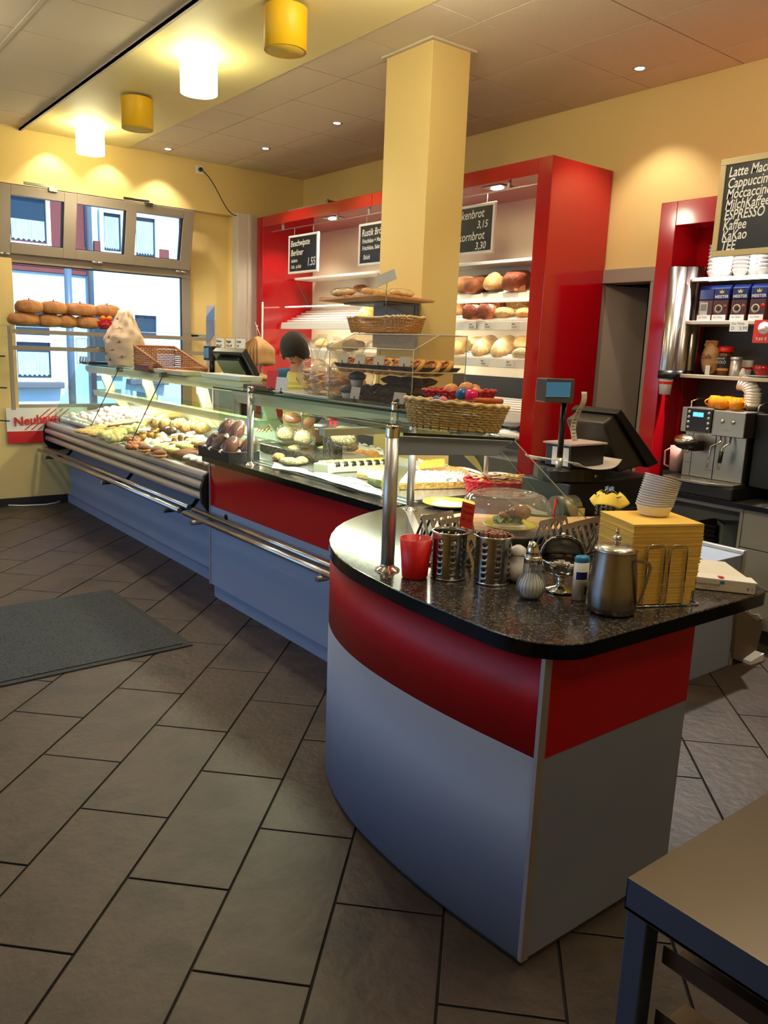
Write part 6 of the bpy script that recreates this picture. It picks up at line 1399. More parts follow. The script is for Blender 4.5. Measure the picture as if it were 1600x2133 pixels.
# carton of wrapping paper
a, b = at(1462, 1228, 'z', GZ), at(1572, 1240, 'z', GZ)
c1, c2 = at(1575, 1206, 'z', GZ+.035), at(1495, 1150, 'z', GZ+.035)
cb = thing('paper_carton', 'flat white carton of wrapping paper on the right end of the granite counter', 'box', (b.x, b.y, GZ))
dX = (Vector((a.x-b.x, a.y-b.y, 0))).normalized(); dY = Vector((c2.x-c1.x, c2.y-c1.y, 0)).normalized(); 
def cbq(u, v, z): p_ = Vector((b.x, b.y, 0))+dX*u+dY*v; return (p_.x, p_.y, z)
Lx, Ly = .26, .26
part('box', G().hexa([cbq(0, 0, GZ+.001), cbq(0, Ly, GZ+.001), cbq(Lx, Ly, GZ+.001), cbq(Lx, 0, GZ+.001), cbq(0, 0, GZ+.036), cbq(0, Ly, GZ+.036), cbq(Lx, Ly, GZ+.036), cbq(Lx, 0, GZ+.036)]), 'paper', cb, bevel=.002)
part('flap', G().hexa([cbq(-.004, .0, GZ+.034), cbq(-.004, .05, GZ+.036), cbq(Lx, .05, GZ+.037), cbq(Lx, .0, GZ+.036), cbq(-.004, 0, GZ+.037), cbq(-.004, .05, GZ+.041), cbq(Lx, .05, GZ+.040), cbq(Lx, 0, GZ+.039)]), 'paper_white', cb)
nrm = dX.cross(Vector((0, 0, 1))); M_ = frame_m(Vector(cbq(.135, -.001, GZ+.016)), -dX, (0, 0, 1)); M_[0][3] -= 0
text('STANDARDECKPAPIER', .009, frame_m(Vector(cbq(.19, -.0012, GZ+.016)), -dX, (0, 0, 1)), 'ink', cb, align='LEFT', extrude=0)
text('Format 50 x 75 cm', .006, frame_m(Vector(cbq(.15, -.0012, GZ+.008)), -dX, (0, 0, 1)), 'ink', cb, extrude=0)
text('Y !', .016, frame_m(Vector(cbq(.025, -.0012, GZ+.009)), -dX, (0, 0, 1)), 'label_blue', cb, extrude=0)
part('blue_square', G().hexa([cbq(.10, -.0012, GZ+.024), cbq(.088, -.0012, GZ+.024), cbq(.088, 0, GZ+.024), cbq(.10, 0, GZ+.024), cbq(.10, -.0012, GZ+.033), cbq(.088, -.0012, GZ+.033), cbq(.088, 0, GZ+.033), cbq(.10, 0, GZ+.033)]), mat('teal_print', (40, 140, 180), .5), cb)
part('red_seal', G().hexa([cbq(.10, .01, GZ+.041), cbq(.085, .01, GZ+.041), cbq(.085, .03, GZ+.041), cbq(.10, .03, GZ+.041), cbq(.10, .01, GZ+.042), cbq(.085, .01, GZ+.042), cbq(.085, .03, GZ+.042), cbq(.10, .03, GZ+.042)]), 'red_plastic', cb)
# ---- recessed salad tray with steel zigzag racks
q0, q1, q2, q3 = ec_at(795+25, 1195), ec_at(1290, 1165), ec_at(1275, 1080), ec_at(905, 1062)
it = thing('inlay_tray', 'dark recessed steel-rimmed tray set into the granite behind the cups', 'tray', (2.1, 1.95, GZ))
R_ = [Vector((1.66, 1.92, 0)), Vector((2.13, 1.50, 0)), Vector((2.62, 2.03, 0)), Vector((2.17, 2.50, 0))]
part('mat', G().prism([(p_.x, p_.y) for p_ in R_], GZ+.0003, GZ+.003), 'black_satin', it)
for i in range(4):
    a_, b_ = R_[i], R_[(i+1) % 4]; d_ = (b_-a_).normalized(); n_ = Vector((d_.y, -d_.x, 0))*.008
    part('rim', G().prism([((a_-d_*.008).x, (a_-d_*.008).y), ((b_+d_*.008).x, (b_+d_*.008).y), ((b_+d_*.008+n_).x, (b_+d_*.008+n_).y), ((a_-d_*.008+n_).x, (a_-d_*.008+n_).y)], GZ+.0003, GZ+.009), 'steel', it, bevel=.001)
p_ = ec_at(912, 1092); md_ = part('tiny_fitting', G().box(-.018, .018, -.012, .012, 0, .02), 'black_plastic'); md_.location = p_; tag(md_, 'small black box fitting at the rear corner of the recessed tray', 'fitting')
def zigzag(label, px, py, yaw, n=2, L=.17, h=.075, w_=.085, hide=False):
    p_ = at(px, py, 'z', GZ+.04); t = thing('sandwich_rack', label, 'rack', (p_.x, p_.y, GZ+.0035))
    for k in range(n):
        for s_ in (0, 1):
            x0_ = k*w_+(w_/2 if s_ else 0); x1_ = x0_+w_/2; za, zb_ = (0, h) if s_ == 0 else (h, 0)
            # panel with slanted slots built as bars
            def P(u, v): return (x0_+(x1_-x0_)*u, -L/2+L*v, za+(zb_-za)*u)
            def quad(u0, u1, v0, v1): return [P(u0, v0), P(u1, v0), P(u1, v1), P(u0, v1)]
            g = G()
            for q_ in (quad(0, .14, 0, 1), quad(.86, 1, 0, 1)): g.add(q_, [(0, 1, 2, 3)])
            nb = 5
            for b in range(nb):
                v0_, v1_ = b/(nb-1)*.91, b/(nb-1)*.91+.09; sl_ = .05
                g.add([P(.14, v0_), P(.86, min(1, v0_+sl_)), P(.86, min(1, v1_+sl_)), P(.14, v1_)], [(0, 1, 2, 3)])
            part('panel', g, mat('rack_steel', (196, 188, 174), .3, .9), t, world=False, solid=.0012)
    t.rotation_euler = (0, 0, radians(yaw)); return t
zigzag('steel zigzag rack with slots between the two perforated cans, left end', 890, 1112, -82, 2, h=.12)
zigzag('steel zigzag sandwich rack right of the glass dome', 1128, 1122, -82, 2, h=.12)
zigzag('steel zigzag sandwich rack nearest the yellow napkins', 1196, 1124, -82, 2, h=.12)
zigzag('steel zigzag sandwich rack below the glass dome', 975, 1150, -82, 1, h=.11)
for k, (px, py, lab) in enumerate(((985, 1150, 'brown-dressed salad filling in the recessed tray behind the first can'), (1190, 1130, 'dark shredded filling in the recessed tray by the sandwich racks'))):
    pass
# ---- wooden board with handle
c_ = at(1045, 1085, 'z', .955)
wbd = thing('cutting_board', 'pale wooden cutting board with a handle lying under the glass dome', 'cutting board', (c_.x, c_.y, .945))
pts_ = [(905, 1078), (960, 1068), (1150, 1078), (1180, 1076), (1240, 1076), (1247, 1081), (1238, 1086), (1205, 1085), (1197, 1092), (1212, 1099), (1150, 1101), (1020, 1104), (905, 1100)]
PB = [at(x, y, 'z', .985) for x, y in pts_]
part('board', G().prism([(p_.x, p_.y) for p_ in PB], .972, .985), 'wood_light', wbd, bevel=.003)
for x, y in ((930, 1092), (1130, 1090)): q_ = at(x, y, 'z', .97); part('batten', G().box(q_.x-.012, q_.x+.012, q_.y-.012, q_.y+.012, GZ+.001, .972), 'wood', wbd)
kn2 = thing('paring_knife', 'dark brown handled knife beside the tip of the cutting board', 'knife', at(1220, 1093, 'z', .985))
a_, b_ = at(1202, 1091, 'z', .99), at(1252, 1090, 'z', .99); part('handle', G().tube([a_, a_.lerp(b_, .3), a_.lerp(b_, .7), b_], [.006, .011, .010, .006], 10), mat('knife_brown', (84, 40, 28), .4), kn2)
part('rest', G().tube([a_.lerp(b_, .5), (a_.lerp(b_, .5).x, a_.lerp(b_, .5).y, GZ+.004)], .006, 8), 'steel', kn2)
# ---- glass dome on plate with sandwich and red tag
dc_ = at(1052, 1100, 'z', .995); dz_ = .987
dm_ = thing('cake_dome', 'clear domed cover with knob over a sandwich plate on the cutting board', 'cake dome', (dc_.x, dc_.y, dz_))
RD = .162
part('plate', G().lathe([(0, .0), (RD*.9, .0), (RD*1.04, .006), (RD*1.06, .010), (RD*1.02, .010), (RD*.88, .004), (0, .004)], 48), 'acrylic', dm_, world=False)
part('dome', G().lathe([(RD*.985, .010), (RD*.975, .08), (RD*.94, .108), (RD*.82, .128), (RD*.66, .137), (RD*.62, .133), (RD*.35, .131), (0, .130)], 56), glassm('dome_glass', (248, 247, 240), 1.6, .03, veil=.17), dm_, world=False)
part('knob', G().lathe([(.019, .130), (.022, .147), (.017, .152), (0, .152)], 20), 'acrylic', dm_, world=False)
mat('plate_yellow', (226, 214, 70), .25); mat('plate_white', (234, 232, 224), .2)
def plate(label, loc, R=.10, tag_='plate'):
    t = thing('plate', label, 'plate', loc)
    part('rim', G().lathe([(R*.62, .006), (R*.9, .013), (R, .018), (R*.985, .0205), (R*.88, .0165), (R*.62, .010)], 44), 'plate_yellow', t, world=False)
    part('well', G().lathe([(0, .001), (R*.58, .001), (R*.65, .006), (R*.62, .010), (R*.56, .006), (0, .005)], 44), 'plate_white', t, world=False); return t
plate('yellow-rimmed plate under the clear dome', (dc_.x+.01, dc_.y-.012, dz_+.006), .098)
sn = thing('sandwich', 'open chicken sandwich with salad on the plate under the dome', 'sandwich', (dc_.x+.01, dc_.y-.012, dz_+.02))
part('lower_bun', G().blob((-.005, 0, .008), (.058, .035, .012), fn=loaf_fn(301, .05)), 'crust_pale', sn, world=False)
part('lettuce', G().grid(lambda u, v: (-.06+.10*u, -.034+.06*v, .020+.008*sin(u*23+v*7)+.005*sin(v*31)), 26, 12), mat('lettuce', (96, 140, 50), .5, var=[(130, 170, 80)], vs=30), sn, world=False)
for k in range(4): part('meat', G().blob((-.02+.024*k, .0, .034+.004*k), (.026, .022, .014), fn=loaf_fn(310+k, .14), rot=Matrix.Rotation(.5*k, 3, 'Y')), 'choc_light' if k == 1 else 'crust_gold', sn, world=False)
part('upper_bun', G().blob((.035, 0, .045), (.04, .034, .03), fn=loaf_fn(303, .10)), 'pastry_dark', sn, world=False)
sn.rotation_euler = (0, 0, radians(-38))
cs = [at(x, y, 'y', dc_.y-.10) for x, y in ((964, 1044), (990, 1052), (983, 1104), (957, 1095))]
rt = thing('red_price_card', 'red handwritten price card clipped to the front left of the glass dome', 'price tag', tuple(cs[3]))
part('card', G().hexa([tuple(cs[3]), tuple(cs[2]), tuple(cs[2]+Vector((0, .001, 0))), tuple(cs[3]+Vector((0, .001, 0))), tuple(cs[0]), tuple(cs[1]), tuple(cs[1]+Vector((0, .001, 0))), tuple(cs[0]+Vector((0, .001, 0)))]), mat('card_red2', (206, 48, 36), .6), rt)
ud = cs[0]-cs[3]; xd = cs[1]-cs[0]
for s_, k in (('warmes', .80), ('Brötchen', .56), ('Stk  2.20', .28)): text(s_, .0125, frame_m(cs[3]+ud*k+xd*.08+Vector((0, -.0012, 0)), xd, ud), 'ink', rt, shear=.2, extrude=0)
# plates at the back
for (px, py, lab) in ((905, 1046, 'yellow-rimmed plate lying in front of the berry cake'), (1148, 1062, 'yellow-rimmed plate partly behind the right side of the dome')):
    p_ = at(px+30 if px < 1000 else px-10, py, 'z', .94); plate(lab, (p_.x, p_.y, GZ+.001 if px > 1000 else GZ+.001), .12)
# red basket with stick packs
p_ = at(1046, 1022, 'z', .95)
rb2 = wicker('red_basket', 'red woven basket of coffee and sugar sachets behind the clear dome', .30, .15, .075, MATS['wicker_red'], MATS['wicker_red'], (p_.x, p_.y+.02, GZ+.003), radians(-38), flare=.025, oval=1, rows=9)
mat('sachet_y', (240, 214, 120), .35); mat('sachet_r', (214, 60, 50), .35); mat('sachet_w', (236, 226, 206), .35)
rnd = random.Random(9); u_ = Vector((cos(radians(-38)), sin(radians(-38)), 0)); v_ = Vector((-u_.y, u_.x, 0))
sx = {}
for i in range(54):
    m_ = ('sachet_y', 'sachet_r', 'sachet_w')[i % 3]
    if m_ not in sx: o = part('sachet', G().box(-.052, .052, -.007, .007, 0, .004), m_, bevel=.0015); sx[m_] = o
    else: o = dup(sx[m_], (0, 0, 0))
    o.location = Vector((p_.x, p_.y+.02, GZ+.066+.0035*(i//5)+.0005*(i % 7)))+u_*rnd.uniform(-.085, .085)+v_*rnd.uniform(-.03, .03)
    o.rotation_euler = (rnd.uniform(-.15, .15), rnd.uniform(-.22, .22), radians(-38+rnd.uniform(-28, 28)))
    tag(o, {'sachet_y': 'yellow stick sachet heaped in the red woven basket', 'sachet_r': 'red stick sachet heaped in the red woven basket', 'sachet_w': 'cream stick sachet heaped in the red woven basket'}[m_], 'sachet', {'sachet_y': 'yellow sachets in the red basket', 'sachet_r': 'red sachets in the red basket', 'sachet_w': 'cream sachets in the red basket'}[m_])
# cutlery can wrapped with a yellow napkin
p_ = ec_at(1273, 1092); H_ = .13
t, pp = perforated('perforated_can', 'perforated steel can with a yellow napkin draped over its rim behind the napkin pile', 1270, 1100, H_, .052)
np_ = thing('draped_napkin', 'yellow napkin draped over the rim of the rear perforated can', 'napkin', (pp.x, pp.y, GZ+H_))
def nfn(u, v):
    q = u*2*pi; r_ = .040+.008*v+.03*v*abs(sin(q*2+.6))+.028*v*max(0, cos(q+2.4)); return (pp.x+r_*cos(q), pp.y+r_*sin(q), GZ+H_+.010*(1-v)*(1+.5*sin(q*5))-.05*v*v*(1-.5*abs(sin(q*2+.6))))
part('cloth', G().grid(nfn, 44, 8), mat('napkin2', (250, 214, 84), .8), np_, solid=.001)
for k in range(5):
    q = k*1.3; o = thing('fork', 'steel fork head showing above the yellow napkin in the rear can', 'fork', pp+Vector((.015*cos(q), .015*sin(q), .02)), group='forks in the rear can'); part('handle', G().tube([(0, 0, 0), (.006*cos(q), .006*sin(q), .118)], .0025, 6), 'chrome', o, world=False); part('head', G().box(-.006, .006, -.001, .001, .115, .13).box(-.006, -.004, -.001, .001, .13, .145).box(-.001, .001, -.001, .001, .13, .145).box(.004, .006, -.001, .001, .13, .145), 'chrome', o, world=False)
# ---- till on the end counter
TX, TY = 2.68, 2.22
base = thing('cash_till', 'black cash till with tilted screen facing the back bar', 'cash register', (2.75, 2.2, GZ))
def px_(x, y, d): return at(x, y, 'x', d)
p0, p1_ = at(1150, 985, 'y', 2.25), at(1345, 985, 'y', 2.25)
part('drawer', G().box(p0.x+.03, p1_.x-.02, 2.17, 2.45, GZ+.001, 1.07), 'black_plastic', base, bevel=.008)
part('turntable', G().prism([(p0.x+.0+.2+.2*cos(q)*1.0, 2.30+.15*sin(q)) for q in [i*pi/14 for i in range(28)]], 1.07, 1.135), 'black_plastic', base, bevel=.006)
part('screw', G().cyl((p0.x+.17, 2.152, 1.10), (p0.x+.17, 2.148, 1.10), .006, 10), 'cream', base)
# screen: tilted slab seen from behind
def scr(x, y, d): return at(x, y, 'y', d)
A1_, A2_, A3_, A4_ = scr(1222, 845, 2.30), scr(1296, 856, 2.22), scr(1372, 968, 2.22), scr(1300, 985, 2.30)
e1 = [scr(1285, 862, 2.20), scr(1295, 852, 2.20), scr(1374, 965, 2.20), scr(1352, 975, 2.20)]
bk = [Vector((q_.x-.0, q_.y+.26, q_.z)) for q_ in e1]
part('screen', G().hexa([tuple(e1[0]), tuple(e1[1]), tuple(bk[1]), tuple(bk[0]), tuple(e1[3]), tuple(e1[2]), tuple(bk[2]), tuple(bk[3])]), 'black_plastic', base, bevel=.006)
hs = [scr(1258, 882, 2.22), scr(1285, 862, 2.22), scr(1350, 968, 2.22), scr(1290, 985, 2.22)]; hb_ = [Vector((q_.x, q_.y+.22, q_.z)) for q_ in hs]
part('screen_back', G().hexa([tuple(hs[0]), tuple(hs[1]), tuple(hb_[1]), tuple(hb_[0]), tuple(hs[3]), tuple(hs[2]), tuple(hb_[2]), tuple(hb_[3])]), mat('till_grey', (54, 50, 46), .35), base, bevel=.012)
pr0, pr1 = scr(1191, 930, 2.18), scr(1256, 978, 2.18)
prn = thing('receipt_printer', 'black cube receipt printer standing on the till between pole and screen', 'printer', (pr0.x, 2.2, 1.137))
part('body', G().box(pr0.x, pr1.x, 2.18, 2.32, 1.1365, pr0.z), 'black_plastic', prn, bevel=.004)
part('paper_stack', G().box(pr0.x-.01, pr1.x+.01, 2.175, 2.33, pr0.z+.0005, pr0.z+.008), mat('pinkish_paper', (190, 168, 166), .6), prn)
part('side_label', G().box(pr0.x-.004, pr0.x-.0005, 2.19, 2.28, 1.145, pr0.z-.01), 'paper', prn)
mat('receipt', (214, 204, 196), .7)
r0, r1 = scr(1200, 842, 2.2), scr(1190, 920, 2.2)
rcp = thing('receipt_strip', 'long curled till receipt hanging beside the customer display pole', 'receipt', (r1.x, 2.2, r1.z))
def rfn(u, v):
    zc = r1.z+.003+(r0.z+.05-r1.z)*v; return (r1.x+.006+.036*u+.022*v-.02*(v > .75)*(v-.75), 2.20+.05*u*0+.02*sin(v*5)+.03*max(0, v-.8), zc)
part('strip', G().grid(rfn, 4, 20), 'receipt', rcp, solid=.0006)
for k in range(9): q_ = rfn(.15, .08+.07*k); part('print_line', G().box(q_[0], q_[0]+.016+.006*(k % 3), q_[1]-.0025, q_[1]-.0012, q_[2], q_[2]+.0015), 'ink', rcp)
tryp = thing('money_tray', 'curved grey plastic tray with papers on the till top', 'tray', (pr1.x, 2.2, 1.137)); part('tray', G().grid(lambda u, v: (pr0.x-.01+.30*u, 2.13+.30*v-.03*sin(pi*u)*(1-v), 1.1375+.03*(abs(2*u-1)**3)), 18, 4), 'receipt', tryp, solid=.003)
# customer display on pole
h0, h1 = scr(1140, 788, 2.14), scr(1186, 838, 2.14)
cd2 = thing('customer_display', 'small customer display on a black pole with a bluish screen, by the red shelf side', 'display', (h1.x, 2.2, 1.13))
part('head', G().hexa([(h0.x, 2.14, h1.z), (h1.x, 2.12, h1.z-.004), (h1.x+.06, 2.20, h1.z), (h0.x+.03, 2.22, h1.z), (h0.x, 2.14, h0.z), (h1.x, 2.12, h0.z), (h1.x+.06, 2.20, h0.z-.004), (h0.x+.03, 2.22, h0.z)]), mat('till_light', (78, 78, 80), .4), cd2, bevel=.004)
sc0, sc1 = scr(1143, 796, 2.131), scr(1183, 827, 2.131)
part('screen', G().hexa([(sc0.x, 2.1375, sc1.z), (sc1.x, 2.1205, sc1.z), (sc1.x, 2.122, sc1.z), (sc0.x, 2.14, sc1.z), (sc0.x, 2.1375, sc0.z), (sc1.x, 2.1205, sc0.z), (sc1.x, 2.122, sc0.z), (sc0.x, 2.14, sc0.z)]), cdm, cd2)
xm = scr(1172, 880, 2.17).x
part('pole', G().cyl((xm, 2.17, 1.19), (xm, 2.17, h1.z-.001), .0125, 16), 'black_plastic', cd2); part('collar', G().cyl((xm, 2.17, 1.138), (xm, 2.17, 1.19), .0145, 16), 'alu', cd2)
part('foot', G().lathe([(.05, 0), (.05, .004), (.015, .01)], 20, (xm, 2.17, 1.1355)), 'black_plastic', cd2)
# silver roll / motor with small label left of till base
q_ = at(1165, 1040, 'y', 2.12)
rl2 = thing('paper_roll_drum', 'grey metal drum with a small yellow label at the foot of the till', 'drum', (q_.x, 2.12, GZ))
part('drum', G().cyl((q_.x-.02, 2.12, GZ+.062), (q_.x+.075, 2.10, GZ+.062), .058, 26), mat('drum_grey', (120, 120, 104), .35, .6), rl2)
part('label', G().box(q_.x+.03, q_.x+.065, 2.035, 2.042, GZ+.02, GZ+.075), 'sachet_y', rl2); part('cable', G().tube([(q_.x-.045, 2.10, GZ+.005), (q_.x-.05, 2.1, GZ+.06), (q_.x-.02, 2.12, GZ+.11)], .005, 8), 'red_plastic', rl2)
# ================================================================ coffee bar on the right
BX, BZ = 4.47, .81
bc = thing('back_bar', 'grey back bar cabinet with dark worktop under the coffee machine', 'cabinet', (4.75, 2.2, 0))
part('worktop', G().box(BX-.02, XR-.002, .3, 3.40, BZ-.03, BZ), 'granite', bc, bevel=.003)
part('worktop_edge', G().box(BX-.022, BX-.02, .3, 3.40, BZ-.03, BZ-.002), 'granite_edge', bc)
yv = at(1543, 1060, 'x', BX).y
mat('cab_grey', (128, 126, 122), .45)
part('carcass', G().box(BX+.02, XR-.002, .3, yv, .09, BZ-.03).box(BX, BX+.018, yv-.018, yv, .09, BZ-.03).box(BX, XR-.002, 3.38, 3.40, .09, BZ-.03).box(BX, XR-.002, yv, 3.38, .09, .11).box(XR-.03, XR-.01, yv, 3.38, .09, BZ-.03).box(BX, BX+.018, yv, 3.38, BZ-.055, BZ-.03), 'cab_grey', bc)
part('plinth', G().box(BX+.05, XR-.002, .3, 3.40, 0, .09), 'black_satin', bc)
part('shelf_board', G().box(BX+.01, XR-.03, yv, 3.38, .42, .44), 'cab_grey', bc)
for i, (z0, z1) in enumerate(((.555, BZ-.034), (.33, .55), (.095, .325))):
    for y0, y1 in ((yv-.47, yv-.022), (yv-.95, yv-.475)):
        part('drawer', G().box(BX, BX+.019, y0, y1, z0, z1), 'cab_grey', bc, bevel=.003)
p = at(1520, 1110, 'x', 4.62)
tb_ = thing('grey_bin', 'open grey plastic bin standing in the niche of the back bar', 'bin', (4.66, p.y, .441))
part('bin', G().lathe([(.06, 0), (.075, .20), (.08, .205), (.073, .20), (.058, .006), (0, .006)], 4, (4.66, p.y+.02, .442), smooth=False, ex=1.2, ey=1.2), mat('bin_grey', (90, 96, 92), .5), tb_)
p = at(1495, 1110, 'x', 4.66)
for k in range(6):
    t = thing('dark_tray', 'dark plastic tray in the stack inside the back bar niche', 'tray', (4.70, p.y+.05, .442+.03*k), group='stacked trays in the niche') if k == 0 else dup(t0, (4.70, p.y+.05, .442+.03*k))
    if k == 0: t0 = t; part('tray', G().hexa([(-.1, -.06, 0), (.1, -.06, 0), (.1, .06, 0), (-.1, .06, 0), (-.115, -.075, .028), (.115, -.075, .028), (.115, .075, .028), (-.115, .075, .028)]), 'black_plastic', t, world=False)
# small grey waste cabinet with a brown flap in the aisle
a = at(1443, 1380, 'z', 0); b = at(1524, 1384, 'z', 0)
wc = thing('waste_cabinet', 'grey waste cabinet on the floor behind the end counter, brown board leaning on it', 'cabinet', (b.x, b.y, 0))
X0, X1, Y0_ = a.x-.28, b.x, b.y
part('body', G().box(X0, X1-.035, Y0_, Y0_+.28, 0, .62), 'laminate_grey', wc, bevel=.003); part('edge_strip', G().box(X1-.03, X1, Y0_-.004, Y0_+.28, 0, .64), 'alu', wc, bevel=.003)
part('seam', G().box(X1-.036, X1-.030, Y0_+.002, Y0_+.27, 0, .62), 'black_satin', wc)
c_ = [at(x, y, 'y', Y0_-.02) for x, y in ((1537, 1262), (1590, 1302), (1568, 1386), (1528, 1372))]
cbd = thing('brown_board', 'brown cardboard flap leaning on the right of the grey waste cabinet', 'cardboard', (c_[3].x, Y0_, 0))
part('flap', G().hexa([tuple(c_[3]), tuple(c_[2]), (c_[2].x, Y0_+.05, c_[2].z), (c_[3].x, Y0_+.05, c_[3].z), tuple(c_[0]), tuple(c_[1]), (c_[1].x+.02, Y0_+.05, c_[1].z), (c_[0].x, Y0_+.05, c_[0].z)]), mat('cardboard', (104, 88, 72), .8), cbd)
part('foot', G().box(c_[3].x, c_[2].x, Y0_-.0, Y0_+.05, 0, max(.01, min(c_[2].z, c_[3].z))), 'cardboard', cbd)
q0, q1 = at(1556, 1262, 'y', Y0_+.1), at(1584, 1292, 'y', Y0_+.1)
pp_ = thing('crumpled_paper', 'white crumpled paper sticking out above the brown board', 'paper', (q0.x, Y0_+.1, q1.z))
part('paper', G().grid(lambda u, v: (q0.x-.05+(q1.x-q0.x+.05)*u, Y0_+.06+.05*v+.01*sin(u*9), q0.z+(q1.z-q0.z)*u-.05*v+.01*sin(u*17+v*5)), 12, 5), 'paper_white', pp_, solid=.002)
part('prop', G().box(q0.x, q0.x+.01, Y0_+.055, Y0_+.065, 0, q1.z), 'cardboard', pp_)
a = at(1540, 1370, 'z', .002)
pf = tag(part('paper_scrap', G().hexa([(a.x-.05, a.y-.09, .001), (a.x+.07, a.y-.10, .001), (a.x+.08, a.y+.03, .001), (a.x-.04, a.y+.04, .001), (a.x-.05, a.y-.09, .02), (a.x+.07, a.y-.10, .045), (a.x+.08, a.y+.03, .045), (a.x-.04, a.y+.04, .02)]), 'paper_white'), 'small white folded paper on the tiles by the grey waste cabinet', 'paper')
# ---- red cabinet frame against the wall
CX, CYL = 4.60, 3.16
rcab = thing('red_cabinet', 'red cabinet frame with grey shelves above the coffee machine', 'cabinet', (4.8, 2.4, BZ))
yi = 3.045
part('side_panel', G().box(CX, XR-.002, yi, CYL, BZ+.001, 2.575), 'gloss_red', rcab, bevel=.003)
part('top_panel', G().box(CX, XR-.002, .6, yi, 2.43, 2.575), 'gloss_red', rcab, bevel=.003)
part('back_panel', G().box(XR-.03, XR-.002, .6, yi, BZ+.001, 2.43), mat('cab_back', (92, 84, 82), .5), rcab)
part('side_panel', G().box(CX, XR-.002, .5, .6, BZ+.001, 2.575), 'gloss_red', rcab, bevel=.003)
part('inner_lining', G().box(4.86, XR-.03, yi-.012, yi, BZ+.001, 2.43).box(4.86, 4.875, 2.9, yi-.012, 1.9, 2.43), 'gloss_red', rcab)
SHX, SHY = 4.70, 2.90
for k, (px, py) in enumerate(((1465, 578), (1445, 668), (1442, 780))):
    z = at(px, py, 'x', SHX).z; part('shelf_board', G().box(SHX, XR-.03, .6, yi-.09*(k == 0), z-.022, z), 'white_plastic' if k == 0 else mat('shelf_beige', (206, 194, 172), .4), rcab, bevel=.002)
S1, S2, S3 = [at(px, py, 'x', SHX).z for px, py in ((1465, 578), (1445, 668), (1442, 780))]
lamp('cup_light', 'SPOT', (4.69, 2.66, 2.42), 150, (1, .95, .88), (0, 0, 0), .03, spot_size=radians(120), spot_blend=.5)
lamp('shelf_light', 'AREA', (4.72, 2.4, S2+.24), 1.6, (1, .86, .66), (0, radians(30), 0), .02, .9)
# menu board
yl, yr = at(1508, 335, 'x', 4.45).y, 1.55
zt_, zb_ = at(1508, 333, 'x', 4.45).z, at(1480, 537, 'x', 4.45).z
yl = (at(1508, 335, 'x', 4.45).y+at(1480, 530, 'x', 4.45).y)/2
rows_ = (('Latte Macchiato', 364), ('Cappuccino', 387), ('Moccaccino', 409), ('MilchKaffee', 431), ('ESPRESSO', 452), ('Kaffee', 473), ('KaKao', 494), ('TEE', 515))
L_ = []
for s_, py in rows_:
    zz_ = at(1508, py+7, 'x', 4.445).z; L_.append((s_, .076, .018, zz_, .72))
mb = chalkboard('large framed chalk menu board of coffee drinks at the top right corner', yl, yr, zb_, zt_, L_, x=4.45, hang=None, frame=mat('frame_cream', (196, 178, 128), .5), fw=.034)
for y in (yl-.3, yr+.3): part('wall_fixing', G().box(4.455, 4.601, y-.01, y+.01, 2.44, 2.46), 'alu', mb)
# stacked white cups on the top shelf
mcup = mat('cup_white', (246, 244, 240), .3)
cups = [(1488, 4.80), (1512, 4.84), (1541, 4.80), (1570, 4.86), (1592, 4.80), (1528, 4.95), (1560, 4.95)]
first = None
for k, (px, x) in enumerate(cups):
    y = at(px, 570, 'x', x).y
    for j in range(8):
        loc = (x, y, S1+.001+.022*j)
        if first is None:
            first = thing('coffee_cup', 'white cup in the brightly lit stacks on the top shelf under the menu board', 'cup', loc, group='stacked white cups on the top shelf')
            part('cup', G().lathe([(.022, 0), (.026, .002), (.045, .04), (.047, .045), (.044, .045), (.024, .006), (0, .006)], 20), mcup, first, world=False)
        else: dup(first, loc)
